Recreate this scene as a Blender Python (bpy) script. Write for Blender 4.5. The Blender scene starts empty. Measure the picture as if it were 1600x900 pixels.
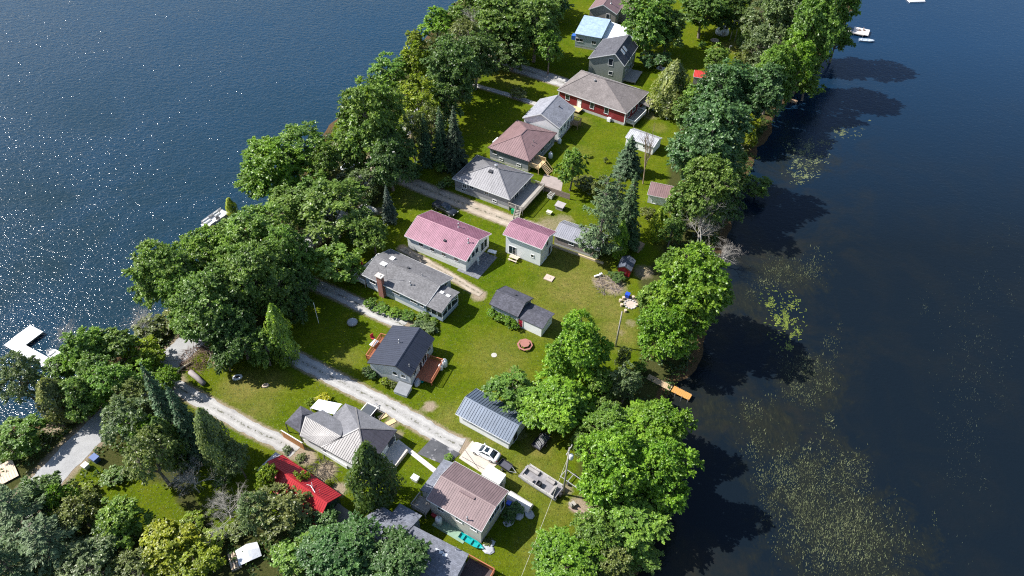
import bpy, bmesh, math, random
import numpy as np
from mathutils import Vector, Matrix, Euler

# ------------------------------------------------------------------ camera, sky, sun
SC = bpy.context.scene
COL = SC.collection
F_PX, PITCH, ROLL, CAM_H = 1109.17, math.radians(45.0), math.radians(1.4123), 94.0

cam_data = bpy.data.cameras.new('camera')
cam_data.sensor_width = 36.0
cam_data.lens = 36.0 * F_PX / 1600.0
cam_data.clip_start = 1.0
cam_data.clip_end = 6000.0
cam = bpy.data.objects.new('camera', cam_data)
COL.objects.link(cam)
_fw = Vector((0, math.cos(PITCH), -math.sin(PITCH)))
_up = Vector((0, math.sin(PITCH), math.cos(PITCH)))
_rt = Vector((1, 0, 0))
_r = _rt * math.cos(ROLL) + _up * math.sin(ROLL)
_u = _up * math.cos(ROLL) - _rt * math.sin(ROLL)
cam.matrix_world = Matrix(((_r.x, _u.x, -_fw.x, 0), (_r.y, _u.y, -_fw.y, 0), (_r.z, _u.z, -_fw.z, CAM_H), (0, 0, 0, 1)))
SC.camera = cam

SUN_EL, SUN_SHADOW_DIR = math.radians(44.5), math.radians(-11.0)
sun_h = Vector((-math.cos(SUN_SHADOW_DIR), -math.sin(SUN_SHADOW_DIR), 0))
sun_vec = Vector((sun_h.x * math.cos(SUN_EL), sun_h.y * math.cos(SUN_EL), math.sin(SUN_EL)))
world = bpy.data.worlds.new('World')
SC.world = world
world.use_nodes = True
_wn = world.node_tree.nodes
_bg = _wn['Background']
_sky = _wn.new('ShaderNodeTexSky')
_sky.sky_type = 'NISHITA'
_sky.sun_disc = False
_sky.sun_elevation = SUN_EL
_sky.sun_rotation = math.atan2(sun_h.x, sun_h.y) % (2 * math.pi)
_sky.air_density = 1.0
_sky.dust_density = 0.8
world.node_tree.links.new(_sky.outputs[0], _bg.inputs[0])
_bg.inputs[1].default_value = 0.098
sun_data = bpy.data.lights.new('sun', 'SUN')
sun_data.energy = 5.0
sun_data.angle = math.radians(0.5)
sun_data.color = (1.0, 0.965, 0.91)
sun = bpy.data.objects.new('sun', sun_data)
COL.objects.link(sun)
sun.rotation_euler = (-sun_vec).to_track_quat('-Z', 'Y').to_euler()
sun.location = (-60, 100, 120)
SC.view_settings.view_transform = 'Standard'
SC.view_settings.look = 'None'
SC.view_settings.gamma = 1.0
SC.view_settings.use_curve_mapping = False
SC.view_settings.exposure = 0.85

SC.cycles.use_denoising = False          # keep the fine leaf and ripple detail
SC.cycles.filter_width = 1.15
SC.cycles.sample_clamp_indirect = 4.0
SC.cycles.max_bounces = 6

# ------------------------------------------------------------------ pixel <-> place
def ray(px, py):
    u, v = px - 800.0, py - 450.0
    cr, sr = math.cos(ROLL), math.sin(ROLL)
    u, v = cr * u + sr * v, -sr * u + cr * v
    return Vector((u / F_PX, math.cos(PITCH) - math.sin(PITCH) * v / F_PX, -math.sin(PITCH) - math.cos(PITCH) * v / F_PX))
def G(px, py, z=0.0):
    d = ray(px, py)
    t = (z - CAM_H) / d.z
    return Vector((d.x * t, d.y * t, z))
def proj(p):
    z = p[2] - CAM_H
    zc = p[1] * math.cos(PITCH) - z * math.sin(PITCH)
    yc = p[1] * math.sin(PITCH) + z * math.cos(PITCH)
    u, v = F_PX * p[0] / zc, -F_PX * yc / zc
    cr, sr = math.cos(ROLL), math.sin(ROLL)
    return 800 + cr * u - sr * v, 450 + sr * u + cr * v, zc
def pxm(px, py, z=0.0):                      # pixels (of the 1600 wide photo) per metre at a place
    return F_PX / proj(G(px, py, z))[2]
def height_at(px, py, top_py):               # height of a vertical thing standing at px,py whose top shows at top_py
    b = G(px, py)
    lo, hi = 0.0, 40.0
    for _ in range(40):
        m = (lo + hi) / 2
        if proj((b.x, b.y, m))[1] > top_py: lo = m
        else: hi = m
    return lo
R_LOT = math.radians(-29.0)

# ------------------------------------------------------------------ materials
MATS = {}
def new_mat(name):
    m = bpy.data.materials.new(name)
    m.use_nodes = True
    return m, m.node_tree.nodes, m.node_tree.links, m.node_tree.nodes['Principled BSDF']
def ramp(nt, stops, interp='LINEAR'):
    r = nt.nodes.new('ShaderNodeValToRGB')
    r.color_ramp.interpolation = interp
    el = r.color_ramp.elements
    while len(el) < len(stops): el.new(0.5)
    for e, (p, c) in zip(el, stops):
        e.position = p
        e.color = (c[0], c[1], c[2], 1) if not isinstance(c, (int, float)) else (c, c, c, 1)
    return r
def noise(nt, scale, detail=4.0, rough=0.55, vec=None, dist=0.0):
    n = nt.nodes.new('ShaderNodeTexNoise')
    n.inputs['Scale'].default_value = scale
    n.inputs['Detail'].default_value = detail
    n.inputs['Roughness'].default_value = rough
    n.inputs['Distortion'].default_value = dist
    if vec is not None: nt.links.new(vec, n.inputs['Vector'])
    return n
def mixc(nt, fac, a, b, blend='MIX'):
    m = nt.nodes.new('ShaderNodeMix')
    m.data_type = 'RGBA'
    m.blend_type = blend
    for sock, val in ((m.inputs[0], fac), (m.inputs[6], a), (m.inputs[7], b)):
        if hasattr(val, 'is_output') or isinstance(val, bpy.types.NodeSocket): nt.links.new(val, sock)
        elif isinstance(val, (int, float)): sock.default_value = val
        else: sock.default_value = (val[0], val[1], val[2], 1)
    return m.outputs[2]
def mathn(nt, op, a, b=None, c=None):
    m = nt.nodes.new('ShaderNodeMath')
    m.operation = op
    for i, val in enumerate((a, b, c)):
        if val is None: continue
        if isinstance(val, bpy.types.NodeSocket): nt.links.new(val, m.inputs[i])
        else: m.inputs[i].default_value = val
    return m.outputs[0]
def bump(nt, bsdf, height, strength=0.3, dist=0.02):
    b = nt.nodes.new('ShaderNodeBump')
    b.inputs['Strength'].default_value = strength
    b.inputs['Distance'].default_value = dist
    nt.links.new(height, b.inputs['Height'])
    nt.links.new(b.outputs[0], bsdf.inputs['Normal'])
def coords(nt, kind='Object'):
    return nt.nodes.new('ShaderNodeTexCoord').outputs[kind]

def mat(name, col, rough=0.7, var=0.12, scale=1.2, metal=0.0, spec=0.5, bump_s=0.0, bump_scale=12.0, dirt=0.0, fine=0.06):
    """plain surface with broad and fine tone variation and some grime"""
    if name in MATS: return MATS[name]
    m, n, l, b = new_mat(name)
    nt = m.node_tree
    co = coords(nt)
    n1 = noise(nt, scale, 5, 0.6, co)
    n2 = noise(nt, scale * 14, 3, 0.6, co)
    lo = tuple(max(0, c * (1 - var)) for c in col)
    hi = tuple(min(1, c * (1 + var)) for c in col)
    rp = ramp(nt, [(0.3, 0.0), (0.7, 1.0)])
    l.new(n1.outputs[0], rp.inputs[0])
    c1 = mixc(nt, rp.outputs[0], lo, hi)
    f = mathn(nt, 'MULTIPLY_ADD', n2.outputs[0], fine * 2, 1 - fine)
    c2 = nt.nodes.new('ShaderNodeVectorMath'); c2.operation = 'SCALE'
    l.new(c1, c2.inputs[0]); l.new(f, c2.inputs['Scale'])
    out = c2.outputs[0]
    if dirt > 0:
        n3 = noise(nt, scale * 2.3, 6, 0.7, co)
        r3 = ramp(nt, [(0.5, 0.0), (0.75, dirt)])
        l.new(n3.outputs[0], r3.inputs[0])
        out = mixc(nt, r3.outputs[0], out, tuple(c * 0.45 + 0.02 for c in col))
    l.new(out, b.inputs['Base Color'])
    b.inputs['Roughness'].default_value = rough
    b.inputs['Metallic'].default_value = metal
    b.inputs['Specular IOR Level'].default_value = spec
    if bump_s > 0:
        n4 = noise(nt, bump_scale, 4, 0.65, co)
        bump(nt, b, n4.outputs[0], bump_s, 0.03)
    MATS[name] = m
    return m

def siding(name, col, pitch=0.2, rough=0.6):
    if name in MATS: return MATS[name]
    m, n, l, b = new_mat(name)
    nt = m.node_tree
    co = coords(nt)
    sep = nt.nodes.new('ShaderNodeSeparateXYZ'); l.new(co, sep.inputs[0])
    saw = mathn(nt, 'FRACT', mathn(nt, 'DIVIDE', sep.outputs[2], pitch))
    n1 = noise(nt, 0.8, 5, 0.6, co)
    r1 = ramp(nt, [(0.3, tuple(c * 0.88 for c in col)), (0.7, col)]); l.new(n1.outputs[0], r1.inputs[0])
    edge = ramp(nt, [(0.0, 0.55), (0.12, 1.0), (0.9, 1.0), (1.0, 0.8)]); l.new(saw, edge.inputs[0])
    out = mixc(nt, 1.0, r1.outputs[0], edge.outputs[0], 'MULTIPLY')
    l.new(out, b.inputs['Base Color'])
    b.inputs['Roughness'].default_value = rough
    bump(nt, b, saw, 0.5, 0.02)
    MATS[name] = m
    return m

def shingle(name, col, var=0.25, patch=(0.0, None)):
    """asphalt shingles: rows of tabs with per-tab tone, stains and grit"""
    if name in MATS: return MATS[name]
    m, n, l, b = new_mat(name)
    nt = m.node_tree
    co = coords(nt)
    br = nt.nodes.new('ShaderNodeTexBrick')
    br.inputs['Scale'].default_value = 1.0
    br.inputs['Brick Width'].default_value = 0.34
    br.inputs['Row Height'].default_value = 0.2
    br.inputs['Mortar Size'].default_value = 0.008
    br.inputs['Color1'].default_value = tuple(c * (1 - var) for c in col) + (1,)
    br.inputs['Color2'].default_value = tuple(c * (1 + var) for c in col) + (1,)
    br.inputs['Mortar'].default_value = tuple(c * 0.5 for c in col) + (1,)
    l.new(co, br.inputs['Vector'])
    n1 = noise(nt, 0.55, 6, 0.65, co)
    r1 = ramp(nt, [(0.3, 0.78), (0.7, 1.15)]); l.new(n1.outputs[0], r1.inputs[0])
    out = mixc(nt, 1.0, br.outputs[0], r1.outputs[0], 'MULTIPLY')
    n2 = noise(nt, 9, 3, 0.7, co)
    r2 = ramp(nt, [(0.3, 0.75), (0.75, 1.2)]); l.new(n2.outputs[0], r2.inputs[0])
    out = mixc(nt, 1.0, out, r2.outputs[0], 'MULTIPLY')
    l.new(out, b.inputs['Base Color'])
    b.inputs['Roughness'].default_value = 0.85
    b.inputs['Specular IOR Level'].default_value = 0.3
    bump(nt, b, n2.outputs[0], 0.4, 0.02)
    MATS[name] = m
    return m

def metal_roof(name, col, rough=0.42, metal=0.0, var=0.1, spec=0.5, fade=None):
    if name in MATS: return MATS[name]
    m, n, l, b = new_mat(name)
    nt = m.node_tree
    co = coords(nt)
    n1 = noise(nt, 0.45, 6, 0.65, co)
    fd = fade or tuple(min(1, c * (1 + var)) for c in col)
    r1 = ramp(nt, [(0.3, tuple(c * (1 - var) for c in col)), (0.72, fd)]); l.new(n1.outputs[0], r1.inputs[0])
    n2 = noise(nt, 7, 4, 0.7, co)
    r2 = ramp(nt, [(0.3, 0.88), (0.75, 1.1)]); l.new(n2.outputs[0], r2.inputs[0])
    out = mixc(nt, 1.0, r1.outputs[0], r2.outputs[0], 'MULTIPLY')
    mp = nt.nodes.new('ShaderNodeMapping'); mp.inputs['Scale'].default_value = (3.0, 0.35, 0.35); l.new(co, mp.inputs[0])
    n3 = noise(nt, 1.3, 5, 0.7, mp.outputs[0])
    r3 = ramp(nt, [(0.35, 0.80), (0.6, 1.06)]); l.new(n3.outputs[0], r3.inputs[0])
    out = mixc(nt, 1.0, out, r3.outputs[0], 'MULTIPLY')
    l.new(out, b.inputs['Base Color'])
    rr = ramp(nt, [(0.3, rough * 0.85), (0.7, min(1, rough * 1.25))]); l.new(n2.outputs[0], rr.inputs[0])
    l.new(rr.outputs[0], b.inputs['Roughness'])
    b.inputs['Metallic'].default_value = metal
    b.inputs['Specular IOR Level'].default_value = spec
    MATS[name] = m
    return m

def wood(name, col, rough=0.75, pitch=0.14, axis=0):
    if name in MATS: return MATS[name]
    m, n, l, b = new_mat(name)
    nt = m.node_tree
    co = coords(nt)
    mp = nt.nodes.new('ShaderNodeMapping')
    sc = [9.0, 9.0, 9.0]; sc[axis] = 0.6
    mp.inputs['Scale'].default_value = sc
    l.new(co, mp.inputs[0])
    n1 = noise(nt, 1.0, 5, 0.6, mp.outputs[0])
    r1 = ramp(nt, [(0.25, tuple(c * 0.7 for c in col)), (0.75, tuple(min(1, c * 1.15) for c in col))]); l.new(n1.outputs[0], r1.inputs[0])
    l.new(r1.outputs[0], b.inputs['Base Color'])
    b.inputs['Roughness'].default_value = rough
    bump(nt, b, n1.outputs[0], 0.3, 0.01)
    MATS[name] = m
    return m

def glass(name='window_glass', col=(0.02, 0.03, 0.04)):
    if name in MATS: return MATS[name]
    m, n, l, b = new_mat(name)
    b.inputs['Base Color'].default_value = (*col, 1)
    b.inputs['Roughness'].default_value = 0.06
    b.inputs['Specular IOR Level'].default_value = 0.8
    MATS[name] = m
    return m

def leaf_mat(name='leaves', trans=0.42, rough=0.42):
    if name in MATS: return MATS[name]
    m, n, l, b = new_mat(name)
    nt = m.node_tree
    oi = nt.nodes.new('ShaderNodeObjectInfo')
    at = nt.nodes.new('ShaderNodeAttribute'); at.attribute_name = 'var'
    hs = nt.nodes.new('ShaderNodeHueSaturation')
    l.new(oi.outputs['Color'], hs.inputs['Color'])
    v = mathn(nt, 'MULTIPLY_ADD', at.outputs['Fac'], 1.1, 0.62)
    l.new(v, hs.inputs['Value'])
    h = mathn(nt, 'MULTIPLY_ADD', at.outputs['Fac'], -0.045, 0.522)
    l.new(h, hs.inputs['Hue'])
    tc = coords(nt)
    n1 = noise(nt, 0.35, 3, 0.5, tc)
    r1 = ramp(nt, [(0.35, 0.75), (0.65, 1.2)]); l.new(n1.outputs[0], r1.inputs[0])
    colr = mixc(nt, 1.0, hs.outputs[0], r1.outputs[0], 'MULTIPLY')
    l.new(colr, b.inputs['Base Color'])
    b.inputs['Roughness'].default_value = rough
    b.inputs['Specular IOR Level'].default_value = 0.5
    tr = nt.nodes.new('ShaderNodeBsdfTranslucent')
    tcol = mixc(nt, 1.0, colr, (1.0, 1.15, 0.45), 'MULTIPLY')
    l.new(tcol, tr.inputs['Color'])
    mx = nt.nodes.new('ShaderNodeMixShader'); mx.inputs[0].default_value = trans
    l.new(b.outputs[0], mx.inputs[1]); l.new(tr.outputs[0], mx.inputs[2])
    l.new(mx.outputs[0], n['Material Output'].inputs['Surface'])
    MATS[name] = m
    return m

# ------------------------------------------------------------------ mesh building
class MB:
    """collects shapes into ONE mesh"""
    def __init__(self): self.v = []; self.f = []
    def add(self, vs, fs):
        o = len(self.v)
        self.v += [tuple(v) for v in vs]
        self.f += [tuple(o + i for i in f) for f in fs]
        return self
    def box(self, c, s, rz=0.0, m=None):
        x, y, z = s[0] / 2, s[1] / 2, s[2] / 2
        vs = [Vector(p) for p in ((-x, -y, -z), (x, -y, -z), (x, y, -z), (-x, y, -z), (-x, -y, z), (x, -y, z), (x, y, z), (-x, y, z))]
        if rz: r = Matrix.Rotation(rz, 3, 'Z'); vs = [r @ v for v in vs]
        if m is not None: vs = [m @ v for v in vs]
        return self.add([v + Vector(c) for v in vs], [(3, 2, 1, 0), (4, 5, 6, 7), (0, 1, 5, 4), (1, 2, 6, 5), (2, 3, 7, 6), (3, 0, 4, 7)])
    def bar(self, a, b, w, h=None, up=(0, 0, 1)):
        a, b = Vector(a), Vector(b)
        h = w if h is None else h
        d = b - a
        if d.length < 1e-6: return self
        x = d.normalized(); u = Vector(up)
        if abs(x.dot(u)) > 0.98: u = Vector((1, 0, 0))
        y = u.cross(x).normalized(); z = x.cross(y)
        vs = []
        for p in (a, b):
            for sy, sz in ((-1, -1), (1, -1), (1, 1), (-1, 1)): vs.append(p + y * sy * w / 2 + z * sz * h / 2)
        return self.add(vs, [(3, 2, 1, 0), (4, 5, 6, 7), (0, 1, 5, 4), (1, 2, 6, 5), (2, 3, 7, 6), (3, 0, 4, 7)])
    def tube(self, pts, rad, n=6, cap=True):
        pts = [Vector(p) for p in pts]
        rad = rad if isinstance(rad, (list, tuple)) else [rad] * len(pts)
        vs = []; fs = []
        for i, p in enumerate(pts):
            d = (pts[min(i + 1, len(pts) - 1)] - pts[max(i - 1, 0)])
            d = d.normalized() if d.length > 1e-6 else Vector((0, 0, 1))
            u = Vector((0, 0, 1)) if abs(d.z) < 0.9 else Vector((1, 0, 0))
            x = u.cross(d).normalized(); y = d.cross(x)
            for k in range(n):
                a = 2 * math.pi * k / n
                vs.append(p + (x * math.cos(a) + y * math.sin(a)) * rad[i])
        for i in range(len(pts) - 1):
            for k in range(n):
                k2 = (k + 1) % n
                fs.append((i * n + k, i * n + k2, (i + 1) * n + k2, (i + 1) * n + k))
        if cap:
            fs.append(tuple(reversed(range(n)))); fs.append(tuple((len(pts) - 1) * n + k for k in range(n)))
        return self.add(vs, fs)
    def lathe(self, prof, n=12, c=(0, 0, 0), sx=1.0, sy=1.0):
        vs = []; fs = []
        for r, z in prof:
            for k in range(n):
                a = 2 * math.pi * k / n
                vs.append((c[0] + r * math.cos(a) * sx, c[1] + r * math.sin(a) * sy, c[2] + z))
        for i in range(len(prof) - 1):
            for k in range(n):
                k2 = (k + 1) % n
                fs.append((i * n + k, i * n + k2, (i + 1) * n + k2, (i + 1) * n + k))
        fs.append(tuple(reversed(range(n)))); fs.append(tuple((len(prof) - 1) * n + k for k in range(n)))
        return self.add(vs, fs)
    def prism(self, poly, z0, z1):
        n = len(poly)
        vs = [(p[0], p[1], z0) for p in poly] + [(p[0], p[1], z1) for p in poly]
        fs = [tuple(reversed(range(n))), tuple(range(n, 2 * n))]
        for i in range(n):
            j = (i + 1) % n
            fs.append((i, j, n + j, n + i))
        return self.add(vs, fs)
    def slab(self, poly3, thick, down=(0, 0, -1)):
        """thick plate whose top face is the (roughly planar) 3D polygon"""
        n = len(poly3)
        d = Vector(down) * thick
        vs = [Vector(p) for p in poly3] + [Vector(p) + d for p in poly3]
        nz = sum(((Vector(poly3[i]) - Vector(poly3[0])).cross(Vector(poly3[(i + 1) % n]) - Vector(poly3[0])) for i in range(1, n - 1)), Vector())
        top = tuple(range(n)); bot = tuple(reversed(range(n, 2 * n)))
        flip = nz.dot(Vector(down)) > 0
        fs = [top, bot]
        for i in range(n):
            j = (i + 1) % n
            fs.append((i, n + i, n + j, j))
        if flip: fs = [tuple(reversed(f)) for f in fs]
        return self.add(vs, fs)
    def build(self, name, material, parent=None, smooth=False, loc=None):
        me = bpy.data.meshes.new(name)
        me.from_pydata([tuple(v) for v in self.v], [], self.f)
        me.materials.append(material)
        if smooth: me.polygons.foreach_set('use_smooth', [True] * len(me.polygons))
        me.update()
        o = bpy.data.objects.new(name, me)
        COL.objects.link(o)
        if parent is not None: o.parent = parent
        if loc is not None: o.location = loc
        return o

def tag(o, label=None, cat=None, group=None, kind=None):
    if label: o['label'] = label
    if cat: o['category'] = cat
    if group: o['group'] = group
    if kind: o['kind'] = kind
    return o
def thing(name, label, cat, loc=(0, 0, 0), rz=0.0, group=None, scale=None):
    o = bpy.data.objects.new(name, None)
    o.empty_display_size = 0.5
    COL.objects.link(o)
    o.location = loc
    o.rotation_euler = (0, 0, rz)
    if scale: o.scale = scale
    return tag(o, label, cat, group)
def copy_thing(src, loc, rz, label, group=None, scale=None):
    r = src.copy(); COL.objects.link(r)
    r.location = loc; r.rotation_euler = (0, 0, rz)
    if scale: r.scale = scale
    r['label'] = label
    if group: r['group'] = group
    for ch in src.children:
        c = ch.copy(); COL.objects.link(c); c.parent = r
        for g in ch.children:
            d = g.copy(); COL.objects.link(d); d.parent = c
    return r
def inside(poly, x, y):
    c = False
    j = len(poly) - 1
    for i in range(len(poly)):
        xi, yi = poly[i][0], poly[i][1]; xj, yj = poly[j][0], poly[j][1]
        if (yi > y) != (yj > y) and x < (xj - xi) * (y - yi) / (yj - yi) + xi: c = not c
        j = i
    return c

# ------------------------------------------------------------------ the setting: land, lake, roads
rng = np.random.default_rng(7)
random.seed(7)
WATER_Z = -0.45
left_shore_px = [(-420, 1000), (-250, 860), (-120, 760), (0, 676), (55, 662), (78, 645), (104, 600), (150, 572), (200, 545), (245, 512), (300, 450), (348, 388),
                 (372, 362), (425, 320), (468, 270), (505, 215), (528, 180), (570, 140), (615, 105), (655, 68), (690, 30), (722, -5), (760, -50), (800, -100)]
right_shore_px = [(1400, -100), (1368, -45), (1338, 0), (1312, 40), (1296, 75), (1262, 118), (1240, 150), (1216, 168), (1200, 195), (1186, 228), (1170, 270),
                  (1152, 305), (1136, 350), (1122, 400), (1108, 460), (1096, 520), (1082, 572), (1050, 606), (1030, 640), (1022, 700), (1014, 770), (1002, 840), (992, 905), (985, 1000)]
land_poly = [G(*p) for p in left_shore_px] + [G(*p) for p in right_shore_px]
land_xy = np.array([(p.x, p.y) for p in land_poly])
# refine the shore with small irregular bays
def refine(xy, step=2.0, amp=0.7):
    out = []
    n = len(xy)
    for i in range(n):
        a, b = xy[i], xy[(i + 1) % n]
        d = np.linalg.norm(b - a)
        m = max(1, int(d / step))
        t = (b - a) / max(d, 1e-6)
        nrm = np.array([-t[1], t[0]])
        for k in range(m):
            out.append(a + (b - a) * k / m + nrm * amp * (math.sin(0.9 * len(out)) * 0.5 + math.sin(0.37 * len(out) + 1) * 0.7 + rng.normal() * 0.35))
    return np.array(out)
shore_xy = refine(land_xy)

def sdist(px, py, poly):
    """signed distance, positive inside"""
    P = np.stack([px, py], -1)
    best = np.full(px.shape, 1e9)
    ins = np.zeros(px.shape, bool)
    n = len(poly)
    for i in range(n):
        a, b = poly[i], poly[(i + 1) % n]
        ab = b - a
        t = np.clip(((P - a) @ ab) / (ab @ ab + 1e-9), 0, 1)
        d = np.linalg.norm(P - (a + t[..., None] * ab), axis=-1)
        best = np.minimum(best, d)
        cond = (a[1] > py) != (b[1] > py)
        xi = (b[0] - a[0]) * (py - a[1]) / ((b[1] - a[1]) if abs(b[1] - a[1]) > 1e-9 else 1e-9) + a[0]
        ins ^= cond & (px < xi)
    return np.where(ins, best, -best)

def smooth(x, a, b):
    t = np.clip((x - a) / (b - a), 0, 1)
    return t * t * (3 - 2 * t)

STEP = 0.6
xs = np.arange(-95, 175, STEP)
ys = np.arange(8, 305, STEP)
GX, GY = np.meshgrid(xs, ys)
SD = np.full(GX.shape, -99.0)
# coarse test first
cxs = sdist(GX[::8, ::8], GY[::8, ::8], land_xy)
near = np.kron(cxs, np.ones((8, 8)))[:GX.shape[0], :GX.shape[1]] > -14
SD[near] = sdist(GX[near], GY[near], shore_xy)

def pxpoly(pts): return np.array([(G(*p).x, G(*p).y) for p in pts])
def mask_poly(pts, soft=1.0):
    return smooth(sdist(GX, GY, pxpoly(pts)), -soft, soft)
def mask_blob(px, py, rx_px, soft=0.6, ry_px=None):
    c = G(px, py); s = pxm(px, py)
    rx = rx_px / s; ry = (ry_px or rx_px * 0.62) / (s * 0.62)
    d = np.hypot((GX - c.x) / rx, (GY - c.y) / ry)
    return 1 - smooth(d, 1 - soft, 1 + soft * 0.3)
def polyline_dist(pts):
    P = np.stack([GX, GY], -1); best = np.full(GX.shape, 1e9)
    w = [np.array(G(*p)[:2]) for p in pts]
    for a, b in zip(w[:-1], w[1:]):
        ab = b - a
        t = np.clip(((P - a) @ ab) / (ab @ ab), 0, 1)
        best = np.minimum(best, np.linalg.norm(P - (a + t[..., None] * ab), axis=-1))
    return best

# lanes (centre lines in photo pixels, widths in metres)
ROAD = [(20, 808), (67, 757), (130, 691), (205, 620), (283, 547), (400, 440), (515, 345), (565, 285), (628, 205), (700, 130), (748, 88), (800, 35), (850, -20), (900, -80)]
LANES = [
    ('gravel_lane', [(262, 596), (300, 618), (345, 643), (395, 671), (440, 692), (462, 706)], 2.6),
    ('gravel_lane', [(395, 522), (455, 556), (500, 580), (560, 611), (620, 642), (665, 668), (700, 688), (722, 697)], 2.9),
    ('gravel_lane', [(410, 403), (470, 435), (530, 461), (580, 485), (632, 509)], 2.8),
    ('gravel_lane', [(575, 256), (650, 289), (700, 309), (750, 328), (800, 347), (838, 358)], 3.6),
    ('sandy_track', [(628, 388), (660, 406), (695, 426), (730, 447), (752, 460)], 1.7),
    ('gravel_path', [(710, 124), (790, 147), (838, 163)], 1.6),
    ('gravel_lane', [(748, 92), (800, 104), (840, 116), (885, 131)], 5.0),
]
dirt = np.zeros(GX.shape); dry = np.zeros(GX.shape); woodf = np.zeros(GX.shape)
lane_d = np.full(GX.shape, 1e9)
for nm, pts, w in LANES:
    d = polyline_dist(pts) - w / 2
    lane_d = np.minimum(lane_d, d)
dirt = np.maximum(dirt, 1 - smooth(lane_d, -0.3, 0.75))
dirt = np.maximum(dirt, 0.8 * (1 - smooth(polyline_dist(ROAD) - 2.6, -0.2, 1.6)))
# bare and worn ground with shapes of its own
for px, py, r, s in ((672, 635, 14, 1.0), (748, 462, 16, 1.0), (985, 470, 16, 1.0), (940, 440, 20, .8), (960, 448, 26, .8), (860, 352, 30, .6), (803, 578, 12, .5),
                     (632, 556, 6, .8), (895, 178, 16, .5), (870, 172, 8, .7), (608, 665, 14, 1.0), (622, 680, 12, .8), (480, 715, 20, 1.0), (510, 735, 22, 1.0), (530, 765, 18, .9),
                     (455, 705, 22, .7), (500, 750, 22, .8), (85, 665, 22, 1.0), (735, 815, 18, .8), (715, 800, 14, .8), (905, 790, 22, .9), (885, 765, 14, .8), (925, 800, 20, .8),
                     (985, 505, 14, .5), (970, 520, 10, .5), (340, 565, 16, .7), (275, 595, 22, .8), (1005, 425, 22, .7), (995, 385, 14, .8), (660, 640, 10, .5), (812, 678, 20, .45), (770, 745, 20, .6),
                     (700, 330, 10, .4), (880, 345, 24, .6), (545, 300, 26, .9), (515, 340, 26, .9), (560, 262, 24, 1.0), (590, 330, 14, .8), (525, 225, 12, 1.0), (530, 250, 12, 1.0), (1015, 180, 20, .5)):
    dirt = np.maximum(dirt, s * mask_blob(px, py, r, 0.7))
# sun-dried lawn
for px, py, r, s in ((900, 450, 70, .8), (880, 400, 60, .6), (965, 520, 40, .9), (950, 480, 40, .8), (380, 605, 45, .9), (420, 600, 40, .6), (820, 470, 40, .5), (840, 700, 35, .7), (830, 740, 60, .5),
                     (860, 860, 60, .5), (905, 190, 25, .5), (1040, 380, 25, .6), (1135, 75, 25, .9), (1150, 70, 18, .9), (1030, 200, 16, .7), (800, 120, 40, .5), (700, 270, 25, .4), (370, 640, 30, .5), (850, 345, 20, .5),
                     (760, 700, 40, .5), (725, 670, 40, .4), (870, 800, 40, .4), (780, 560, 60, .45), (800, 590, 30, .6), (700, 650, 30, .6), (850, 500, 50, .6), (930, 410, 30, .7), (640, 310, 30, .4), (905, 240, 30, .35), (400, 640, 40, .6), (540, 560, 30, .4)):
    dry = np.maximum(dry, s * mask_blob(px, py, r, 0.8))
# leaf litter and undergrowth soil below the woods
for poly in ([(-300, 1000), (-200, 820), (0, 680), (60, 665), (110, 600), (250, 515), (340, 395), (380, 365), (440, 320), (520, 230), (640, 90), (730, -10), (820, -90), (960, -90), (880, 10), (860, 60), (760, 110), (690, 200), (640, 235), (620, 290), (560, 350), (470, 420), (440, 520), (330, 540), (260, 560), (300, 640), (330, 700), (300, 760), (340, 830), (500, 800), (560, 830), (600, 1000)],
             [(1500, -100), (1180, -90), (1165, 60), (1150, 100), (1080, 130), (1040, 150), (1060, 200), (1040, 290), (1055, 350), (1030, 400), (1000, 430), (1000, 560), (960, 610), (905, 650), (905, 740), (930, 800), (900, 860), (880, 1000), (1050, 1000)]):
    woodf = np.maximum(woodf, mask_poly(poly, 2.0))
for px, py, r, s in ((230, 790, 55, .95), (190, 770, 50, .9), (260, 820, 40, .9), (130, 740, 30, .7), (690, 265, 30, .9), (340, 605, 60, .8), (150, 745, 20, .8)):
    woodf *= 1 - s * mask_blob(px, py, r, 0.6)

nx, ny = len(xs), len(ys)
def fbm(x, y, f, seed):
    r = np.random.default_rng(seed); out = np.zeros(x.shape); a = 1.0
    for o in range(4):
        for _ in range(3):
            th = r.uniform(0, 6.28); ph = r.uniform(0, 6.28)
            out += a * np.sin(f * (x * math.cos(th) + y * math.sin(th)) + ph)
        f *= 1.9; a *= 0.55
    return out / 5
Z = np.where(SD > 0, -0.30 + 0.30 * smooth(SD, 0, 2.2), -0.30 + np.maximum(SD, -12) * 0.32)
Z = Z + np.where(SD > 3, 0.0, 0.08 * fbm(GX, GY, 1.3, 3) * smooth(-SD, -3, -1))
keep = (SD > -9)
cell = keep[:-1, :-1] & keep[1:, :-1] & keep[:-1, 1:] & keep[1:, 1:]
idx = -np.ones(GX.shape, int)
used = np.zeros(GX.shape, bool)
used[:-1, :-1] |= cell; used[1:, :-1] |= cell; used[:-1, 1:] |= cell; used[1:, 1:] |= cell
idx[used] = np.arange(used.sum())
q = np.stack([idx[:-1, :-1][cell], idx[:-1, 1:][cell], idx[1:, 1:][cell], idx[1:, :-1][cell]], -1)
verts = np.stack([GX[used], GY[used], Z[used]], -1)
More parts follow.
